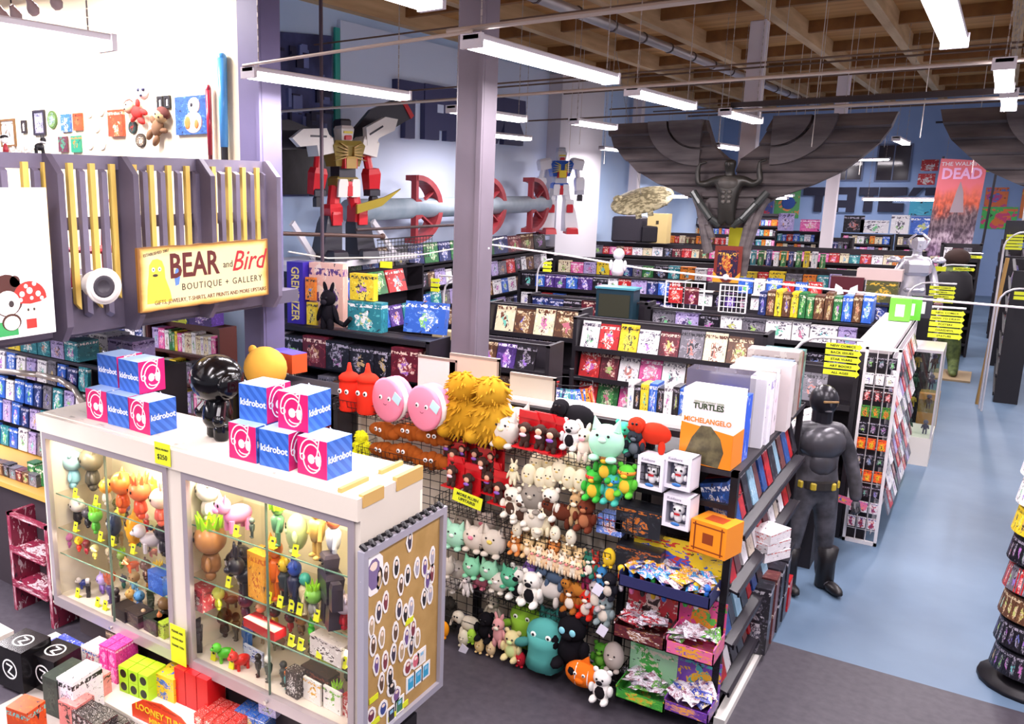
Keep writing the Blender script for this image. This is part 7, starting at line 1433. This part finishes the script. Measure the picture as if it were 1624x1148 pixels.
# second long row: dark boxed goods, grids and boxes
bookrack('second long black rack row with boxed goods, left part',-6.3,-4.3,13.5,(1.86,1.45),2.22,'in the second row, left part',.32,(.3,.24,.2),(3,1,8,3,11,14),84,'boxed item',.12,0,'box','boxed_item')
bookrack('second long black rack row with boxed goods, right part',-4.25,-1.15,13.5,(1.82,1.4),2.16,'in the second row, right part',.3,(.3,.34,.22),(4,15,4,11,3,4),88,'window box',.14,0,'box','boxed_item')
bx=thing('teal_cabinet','dark teal glass-fronted cabinet in the second rack row','cabinet',(-4.75,13.3,1.92)); obj('body',MB().bb((-.3,0,0),(.3,.3,.5)),mat('#1e3440',.3),bx); obj('front_glass',MB().bb((-.25,-.01,.06),(.25,.0,.42)),mat('#3a3a30',.1),bx); obj('top',MB().bb((-.32,-.02,.5),(.32,.32,.53)),mat('#4a8a9a',.3),bx)
one('teal_cabinet_stand',MB().bb((-.36,0,0),(.36,.15,1.915)),mat('#1d1a20',.5),'black stand under the dark teal cabinet','stand',(-4.75,13.28,0))
for i,(x,z,l,w_) in enumerate(((-3.75,2.17,'white wire grid frame with two dark red cards in the second row',.7),(-3.05,2.17,'smaller white wire grid frame right of the first one',.45))):
    t=thing('merchandise_grid',l,'grid frame',(x,13.55,z)); t.scale=(.8,1,.8); mb=MB(); mb.grid((-w_/2,0,0),(w_,0,0),(0,0,.5),6,5,.007); mb.bb((-w_/2-.02,-.012,0),(-w_/2,.012,.52)); mb.bb((w_/2,-.012,0),(w_/2+.02,.012,.52)); mb.bb((-w_/2,-.012,.5),(w_/2,.012,.52)); obj('white_grid',mb,mat('#e8e2e6',.4),t)
    if i==0:
        for s,kx in ((-.16,0),(.14,14)): obj('hanging_card',MB().bb((s-.13,-.03,.1),(s+.13,-.015,.42)),PAL[kx][1],t)
row('x',-2.7,-1.2,13.6,2.165,'standing above the second rack row','tall boxes above the second row','boxed_item','box','tall wrapped book box',(.09,.12,.1),.38,.3,0,(1,6,2,12,10),91,.01)
# third row with spines and window boxes
bookrack('third long rack row of action figure boxes, left part',-8.0,-4.6,16.6,(1.95,1.55),2.28,'in the third row, left part',.3,(.24,.3,.2),(1,2,8,3,4,0,15),94,'figure box',.14,0,'box','boxed_item')
bookrack('third long rack row of action figure boxes, right part',-4.5,-1.2,16.2,(1.86,1.45),2.14,'in the third row, right part',.3,(.16,.2,.24),(3,1,14,8,6,12,4,3),98,'figure box',.14,0,'box','boxed_item')
row('x',-3.6,-2.15,16.3,2.145,'standing above the third rack row','packs above the third row','boxed_item','packet','hanging pack',(.2,.24,.18),.3,.1,0,(2,13,2,0,9,4),102,.02)
mk=thing('mask_box','maroon box with two big white eye shapes on the third rack row','box',(-1.92,16.3,2.145)); obj('carton',MB().bb((-.24,0,0),(.24,.25,.4)),mat('#4a0f1c',.4),mk)
for s in (-1,1): mb=MB(); mb.prism([(s*.03,.12),(s*.12,.1),(s*.17,.18),(s*.16,.28),(s*.06,.22)],-.004,0); obj('white_eye_shape',mb,WH,mk)
one('helmet_box',MB().bb((-.22,0,0),(.22,.28,.36)),cover('#4a4a2a','#6a6434','#c8a03a',2),'olive and gold helmet box right of the maroon mask box','box',(-1.42,16.3,2.145)); one('brown_carton',MB().bb((-.32,0,0),(.32,.3,.18)),mat('#c0a8a4',.6),'large tan-pink carton lying above the olive helmet box','box',(-1.48,16.35,2.51))
one('white_figurine',MB().lathe((0,0,0),[(.1,0),(.13,.1),(.09,.28),(.06,.32)],12).ell((0,0,.42),(.11,.11,.12),12,8).ell((-.14,-.02,.2),(.04,.05,.11),8,6).ell((.14,-.02,.2),(.04,.05,.11),8,6),mat('#eeeaf0',.3),'white armoured bust-like figure standing above the third row, left','figure',(-5.95,16.75,2.29))
row('x',-4.2,-2.7,19.3,2.42,'tall colourful tubes behind the third row','upright colourful tubes','boxed_item','box','upright tube box',(.09,.1,.08),.32,.1,0,(6,10,1,6,13,10,4),104,.05)
rack('fourth rack row across the hall','x',-8.4,-1.75,19.3,(2.0,1.5),2.41,.45)
row('x',-8.3,-1.85,19.3,2.01,'upper shelf of the fourth rack row','stock on the fourth rack row','boxed_item','box','figure pack',(.2,.24,.3),.3,.12,0,ALLP,105,.015)
rf=thing('ornate_frame_board','dark red and gold ornate framed board at the foot of the yellow column','board',(-4.0,17.1,2.25)); obj('frame',MB().bb((-.24,0,0),(.24,.05,.68)),mat('#7a2a1e',.4),rf); obj('picture',MB().bb((-.18,-.01,.08),(.18,.0,.6)),cover('#2a1a3a','#a83a2a','#e0b04a',4),rf)
for s in (-1,1): obj('gold_corner',MB().prism([(s*.24,0),(s*.24,.2),(s*.06,0)],-.02,0),mat('#d89a2a',.4),rf)
obj('white_ball',MB().ell((0,-.03,.1),(.06,.03,.06)),WH,rf)
one('frame_board_stand',MB().bb((-.3,0,0),(.3,.3,2.24)),mat('#26222a',.6),'black pedestal under the ornate framed board','pedestal',(-4.0,17.0,0))
bookrack('fifth rack row of paperbacks before the far wall, left part',-11.0,-6.2,25.5,(2.0,1.6),2.4,'in the fifth row, left part',.28,(.2,.26,.3),(12,14,0,4,5,11,3,9),108,'face-out item',.04,-.1,'book','book')
bookrack('fifth rack row of paperbacks before the far wall, right part',-5.9,-1.4,25.5,(2.05,1.65,1.25),2.45,'in the fifth row, right part',.27,(.2,.22,.24),(0,4,9,5,13,7,3,4),112,'face-out comic',.03,-.1,'comic','comic')
# things on the left behind (y about 24)
for x,y,z,w_,h_,c,l in ((-10.1,24.5,2.1,.9,.75,'#2c2830','dark grey tall machine on the left beyond the robot model'),(-9.4,24.2,2.1,.5,.5,'#1d1a20','black low equipment box beside the grey machine')): one('office_machine',MB().bbox((0,.3,h_/2),(w_,.6,h_),.05),mat(c,.4),l,'machine',(x+1.2,25.52,2.402))
one('wooden_speaker_box',MB().bb((-.3,0,0),(.3,.3,.85)).mt(1).box((0,-.003,.6),(.08,.01,.1)),[mat('#cdb478',.5),mat('#3a3020',.5)],'tall tan wooden box standing left of the sculpture','box',(-8.0,25.55,2.402),(0,0,-.1))
# far wall shelving with small media
FW_=[('far wall media shelves left of the sculpture',-11.6,-6.5,37.0,(2.5,2.1,1.7,1.3),3.0),('far wall media shelves between the columns',-6.4,-5.0,34.0,(2.1,1.75),2.5),('far wall media shelves behind the silver statue, left',-4.2,-2.75,33.0,(2.15,1.8,1.45),2.5),('far wall magazine shelves behind the silver statue, right',-2.65,-.9,33.0,(2.15,1.75,1.35),2.52)]
for i,(l,x0,x1,y_,zs,zt) in enumerate(FW_):
    rack('black '+l,'x',x0,x1,y_,zs,zt,.3)
    for j,z in enumerate(zs): row('x',x0+.05,x1-.05,y_,z,'%s shelf, %s'%(nth(j),l.replace('media ','').replace('magazine ','')),'media on the far wall shelves','media_case','media case','case',(.14,.1,.2),.28,.12,0,(4,2,0,15,3,7,13,9,5) if i<3 else (5,12,9,11,5),120+i*5+j,.01)
for x,w_,h_,k,l in ((-3.9,.6,.56,3,'dark framed print with grey flower shape above the far shelves'),(-3.3,.8,.42,4,'pale wide print above the far shelves'),(-2.6,.5,.6,4,'white tall card above the far shelves'),(-2.0,.62,.55,2,'blue framed print with red figure above the far shelves'),(-5.95,.5,.6,15,'tan framed pale print beside the white column'),(-5.2,.6,.4,9,'small pale pink print right of the white column'),(-1.2,.4,.7,4,'tall pale card at the right end above the far shelves')):
    poster(x-w_/2,2.53,x+w_/2,2.53+h_,33.1,PAL[k][1],l,'print')
# round pink clock-like print etc. standing racks mid far
rack('narrow dark spinner tower in front of the far shelves','x',-3.9,-3.3,28,(1.8,1.4,2.2),2.6,.4)
for j,z in enumerate((2.2,1.8,1.4)): row('x',-3.88,-3.32,27.95,z,'%s shelf of the narrow dark tower'%nth(j),'packs in the narrow tower','boxed_item','packet','pack',(.12,),.3,.05,0,(3,1,2,11),150+j)
row('x',-9.8,-6.6,29.0,2.2,'on the low row left of the sculpture','orange goods left of the sculpture','boxed_item','box','small pack',(.14,.18),.26,.1,0,(7,0,5,7,4,12),155)
rack('low far rack row left of the sculpture','x',-9.9,-6.5,29.0,(2.19,1.7),2.55,.4); row('x',-9.8,-6.6,29.0,1.71,'lower row left of the sculpture','orange goods left of the sculpture','boxed_item','box','small pack',(.14,.18),.26,.1,0,(7,0,5,9,4,12),156)
# --- aisle side: lattice end panel with hanging cards ---
lp=thing('lattice_end_panel','tall white lattice end panel hung with blister cards beside the blue aisle','display rack',(-.85,10.87,0))
mb=MB(); mb.bb((-.17,-.02,0),(-.14,.02,2.28)); mb.bb((.14,-.02,0),(.17,.02,2.28)); mb.bb((-.17,-.02,0),(.17,.02,.04)); mb.bb((-.17,-.02,2.25),(.17,.02,2.28)); obj('white_frame',mb,mat('#e6e0e2',.4),lp)
mb=MB(); mb.grid((-.15,0,.03),(.3,0,0),(0,0,2.22),3,16,.005); obj('lattice',mb,mat('#e6e0e2',.4),lp)
CC=['white','dark','multicoloured','green and orange','black and red','red and yellow']
CM=[PAL[4][1],PAL[3][1],cover('#e8e4e8','#c83a2a','#2a3a8a',4),cover('#3a8a3a','#e0882a','#2a2630',4),cover('#241c22','#b82a2a','#e8e0e0',4),cover('#e0502a','#f0c02a','#2a2226',4)]
for r in range(11):
    for c in range(3):
        k=(1,0,4,3,1,5,1,5,1,2,2)[r]; key=('bc',k)
        if key not in PM: m_=MB(); m_.bb((-.04,0,0),(.04,.004,.13)); m_.bb((-.03,-.03,.01),(.03,0,.08)); PM[key]=m_.mesh('blister_card',CM[k])
        o=link('blister_card',PM[key],None,(-.95+c*.1,10.83,2.05-r*.185),(0,0,0)); tag(o,'%s blister card on the white lattice, %s row from top, %s column'%(CC[k],nth(r),nth(c)),'packet',group='blister cards on the white lattice')
lr=thing('aisle_gridwall','pale topped grid rack running back along the aisle from the lattice panel','display rack',(-.9,12.6,0))
mb=MB(); mb.bb((-.25,-1.65,2.2),(.12,1.6,2.26)); obj('top_panel',mb,noisy('#b8aeb0','#d4ccce',3,.5),lr); mb=MB(); mb.grid((.14,-1.65,.1),(0,3.2,0),(0,0,2.1),24,18,.005); obj('wire_side',mb,mat('#cfc8cc',.4),lr); obj('core',MB().bb((-.2,-1.65,0),(.08,1.6,2.2)),mat('#2a242a',.6),lr)
for r in range(6):
    row('y',11.0,14.1,-.7+.03*r*.6,1.85-r*.3,'%s row of the aisle grid rack'%nth(r),'cards on the aisle grid rack','comic','comic','tilted comic',(.2,.22),.27,.012,-.3,(4,15,3,4,11,14,4,0),160+r,.04,'near end')
bookrack('black rack of face-out books between armoured statue and lattice panel',-2.0,-1.08,10.9,(1.55,1.1,.65),2.0,'beside the lattice panel',.34,(.26,.3),(3,4,5,11),170)
one('comic_stand',MB().bb((-.2,0,0),(.2,1.0,1.3)),mat('#231e24',.6),'dark stand of comics behind the armoured statue','stand',(-1.38,9.75,0)); row('y',9.78,10.7,-1.2,1.36,'leaning stack beside the armoured statue','white-edged comics near the statue','comic','comic','stacked comic',(.05,.06),.3,.24,-.5,(4,4,5),175,.02,'near end')
one('rainbow_box',MB().bb((-.1,0,0),(.1,.35,.08)),cover('#e06a8a','#e8a03a','#4a5ab8',1.5),'flat pink and orange striped box low beside the lattice panel','box',(-1.02,10.3,.62),(-.35,0,-.4))
for i,(y,z,c) in enumerate(((13.3,2.27,'#6ac83a'),(13.5,2.27,'#6ac83a'),(13.8,2.27,'#33303a'))): one('green_case',MB().bb((-.12,0,0),(.12,.1,.3)).mt(1).bb((-.05,-.004,.06),(.05,0,.22)),[mat(c,.4),mat('#e8ece4',.4)],('left bright green game box','right bright green game box','dark grey game box')[i]+' on the aisle grid rack top','box',(-.92+.1*i,y,z))
gc=thing('white_glass_cabinet','white based glass cabinet standing beside the aisle behind the comics','cabinet',(-.62,15.0,0)); obj('base',MB().bb((-.3,-.4,0),(.2,.5,.42)),mat('#e0d8d0',.5),gc); mb=MB(); [mb.bb((x-.012,y-.012,.42),(x+.012,y+.012,1.7)) for x in (-.29,.19) for y in (-.39,.49)]; mb.bb((-.3,-.4,1.68),(.2,.5,1.72)); obj('metal_frame',mb,mat('#cfc8cc',.3,.4),gc)
obj('glass',MB().bb((-.29,-.398,.42),(.19,-.394,1.68)).bb((.186,-.39,.42),(.19,.49,1.68)),glassm('#f0f4f0',.06),gc)
for z in (.8,1.1,1.4): obj('shelf',MB().bb((-.28,-.38,z),(.18,.48,z+.01)),glassm('#e3f2e6',.1),gc)
for i in range(8): toy('small figurine inside the white based aisle cabinet, %s counted from below'%nth(i),('#3a5a4a','#4a3a5a','#c8a03a','#5a3a2a')[i%4],('#2a3a3a','#7a6a8a')[i%2],.22,(-.72+.2*(i%2),14.85,(.43,.815,1.115,1.415)[i//2]),0,None,'tall',name='figurine',group='figurines in the aisle cabinet')
one('wooden_box',MB().bb((-.14,0,0),(.14,.4,.6)),noisy('#a8762e','#c8923e',3,.5),'brown wooden box on the floor behind the glass cabinet','box',(-.6,17.0,0))
rack('dark rack along the aisle behind the wooden box','y',17.4,19.2,-.7,(1.7,1.3,.9,.5),2.0,.3)
for r in range(4): row('y',17.45,19.15,-.66,(1.71,1.31,.91,.51)[r],'%s shelf along the aisle behind the wooden box'%nth(r),'stock along the far aisle','boxed_item','box','box',(.2,.26),.3,.1,0,(3,15,11,4,14),180+r,.02,'near end')
rack('tall black end rack of packets beside the far aisle','x',-1.05,-.3,25.0,(2.3,1.9,1.5,1.1,.7,.3),2.7,.5)
for r,z in enumerate((2.3,1.9,1.5,1.1,.7,.3)): row('x',-1.0,-.35,25.0,z,'%s shelf of the tall far aisle end rack'%nth(r),'packets on the far end rack','boxed_item','packet','packet',(.16,.2),.3,.08,0,(12,3,14,6,4,11),190+r)
# --- right side of the aisle ---
sr=thing('keychain_spinner','tall spinner of key rings and packets at the right edge','spinner rack',(.66,8.4,0)); obj('pole',MB().cyl((0,0,0),(0,0,2.05),.03,8),BKW,sr); obj('base',MB().lathe((0,0,0),[(.36,0),(.36,.04),(.06,.08)],18),BKW,sr); mb=MB(); [mb.lathe((0,0,z),[(.2,0),(.21,.01),(.2,.02)],16) for z in (.2,.5,.8,1.1,1.4,1.7,1.98)]; mb.cyl((0,0,.1),(0,0,1.98),.19,14); obj('drum',mb,mat('#2a262c',.5),sr)
for r in range(8):
    for k in range(33):
        a=PI*.72+k*.1904+.0*r; c=(3,3,12,11,3,10,4,4)[r]; c=(0,14,1)[k%3] if r in (3,) and k%3==0 else c
        o=link('hanging_packet',unit(c,.075,.03,.2),None,(.66+math.cos(a)*.29,8.4+math.sin(a)*.29,.14+r*.235),(-.15,0,a+PI/2)); tag(o,'%s packet on the right edge spinner, %s tier from below, %s'%(PAL[c][0],nth(r),nth(k)),'packet',group='packets on the right edge spinner')
for i,(x,y_,z_,sc) in enumerate(((.9,12.6,1.9,1),(1.05,16.0,1.9,1))): pass
rack('black shelf unit beside the aisle beyond the right edge spinner','-y',10.5,13.0,.9,(1.55,1.1,.6,.2),1.9,.4)
for r,z in enumerate((1.55,1.1,.6,.2)): row('-y',10.55,12.95,.95,z,'%s shelf right of the aisle beyond the spinner'%nth(r),'stock right of the aisle','boxed_item','box','box',(.22,.3),.32,.12,0,(3,8,4,12,14),200+r,.02,'near end')
for j,(y0,y1,xf) in enumerate(((20.0,23.4,.32),(24.2,27.6,.2),(28.6,32,.1))):
    rack('far right aisle shelving, %s one from the front'%nth(j),'-y',y0,y1,xf,(2.1,1.7,1.3,.9,.5,.15),2.5,.35)
    for r,z in enumerate((2.1,1.7,1.3,.9,.5,.15)): row('-y',y0+.05,y1-.05,xf+.0,z,'%s shelf of the %s far right shelving'%(nth(r),nth(j)),'stock on the far right shelving','comic','comic','comic',(.22,.26,.3),.3,.04,-.15,(0,4,1,12,8,6,3,4,7),210+j*7+r,.02,'near end')
one('bamboo_pole',MB().cyl((.06,19.6,0),(.18,19.6,2.75),.03,8),mat('#a8824a',.5),'tan wooden pole leaning on the right-hand far shelving','pole')
mo=thing('hanging_monitor','dark flat screen hanging at the right edge of the photo','monitor',(.33,20.4,3.0)); obj('screen',MB().bbox((0,0,.2),(.5,.06,.4),.01),mat('#1d1b22',.2),mo); obj('ceiling_mount',MB().cyl((0,0,.4),(0,0,4.1),.02,6),mat('#999',.4),mo)
# --- yellow arrow signs on curved poles ---
def archsign(px0,py0,px1,py1,y_,words,label,foot=None,tall=.0,w_=None,left=None):
    a=P(px0,py0,y=y_); b=P(px1,py1,y=y_); w_=b.x-a.x; n=len(words); H=(a.z-b.z)/n; lx=(left if left is not None else a.x-w_*1.0); 
    t=thing('arrow_sign_post',label,'sign',(lx,y_,0)); A=a.x-lx; B=b.x-lx; top=a.z+.04; r=.28
    pts=[(0,0,0),(0,0,top-r)]+[(r*(1-math.cos(q)),0,top-r+r*math.sin(q)) for q in (.4,.8,1.2,PI/2)]+[(B,0,top)]
    mb=MB(); mb.tube(pts,.016,8); obj('curved_pole',mb,mat('#d8d2d6',.3,.3),t)
    for i,wd in enumerate(words):
        z=a.z-(i+.5)*H; hh=H*.36; mb=MB(); mb.prism([(A,z-hh),(B-hh*1.2,z-hh),(B-hh*1.2,z-hh*1.5),(B,z),(B-hh*1.2,z+hh*1.5),(B-hh*1.2,z+hh),(A,z+hh)],-.012,0); o=obj('arrow_plate',mb,YEL,t)
        if wd: text(wd,hh*1.25,mat('#1c1a14',.5),o,((A+B)/2-hh*.4,-.014,z),FRONT,bold=.02,sx=min(1.15,(B-A)*1.05/(hh*1.25*.62*len(wd))))
    mb=MB(); [mb.cyl((x,-.004,b.z),(x,-.004,top),.004,5) for x in (A+.04,B-.06)]; obj('hanger_wire',mb,mat('#3a3030',.5),t); return t
archsign(1311,541,1362,600,10.2,['NEW COMICS','BACK ISSUES','STAR WARS','ART BOOKS','ALL AGES'],'nearest yellow arrow sign stack reading NEW COMICS to ALL AGES',left=-1.64)
archsign(1477,490,1525,540,15.6,['NEW COMICS','HOW TO DRAW','POSTERS','DAREDEVIL','STATUES'],'second yellow arrow sign stack reading NEW COMICS to STATUES',left=-1.05)
archsign(1475,452,1513,482,17.9,['NEW COMICS','BATMAN','SPIDER-MAN','SUPERMAN'],'third yellow arrow sign stack behind the second one',left=-1.15)
archsign(1512,423,1546,431,21.0,['SUPERHEROES'],'single yellow arrow sign behind the silver statue',left=-.95)
archsign(1532,404,1558,411,24.0,['TOYS'],'highest single yellow arrow sign near the tall end rack',left=-.9)
archsign(1597,370,1620,396,19.2,['COMICS','NEW','OLD','MORE','SALE'],'yellow sign stack below the hanging monitor',left=.03) if False else None
archsign(1597,371,1621,397,19.2,['','','','',''],'small yellow sign stack below the hanging monitor',left=.1)
archsign(1609,461,1630,477,19.0,['',''],'small yellow pair of signs at the right edge',left=.14)
archsign(262,494,297,514,6.9,['MANGA','FIGURES'],'yellow pair of arrow signs below the cream gallery sign',left=P(228,520,y=6.9).x)
archsign(684,440,698,464,11.5,['','',''],'small yellow sign stack left of the tall grey column',left=P(700,450,y=11.5).x+.05)
archsign(862,414,875,432,14.5,['','',''],'small yellow sign stack right of the tall grey column',left=P(852,440,y=14.5).x)
for i,(px,py,y_) in enumerate(((1043,340,39.98),(1108,340,39.98),(1135,338,39.98),(1165,420,19),(612,425,9.8),(1490,430,20.5))):
    p=P(px,py,y=y_); s_=.1 if y_<25 else .26; one('yellow_note',MB().bb((-s_,0,0),(s_,.01,s_*.9)),YEL,'small bright yellow notice pinned up in the hall, %s counted left to right'%nth(i),'notice',p,group='yellow notices')
# white cord crossing the hall
pts=[Vector((-3.95,7.5,3.42)),P(745,383,y=8),P(900,405,y=8),P(1020,426,y=8),P(1160,442,y=8),P(1300,457,y=8),P(1460,474,y=8),P(1624,488,y=8),P(1800,500,y=8)]
one('hall_rope',MB().tube(pts,.009,6),mat('#f0e6ea',.5),'long white cord sagging across the hall from the tall grey column','cord')
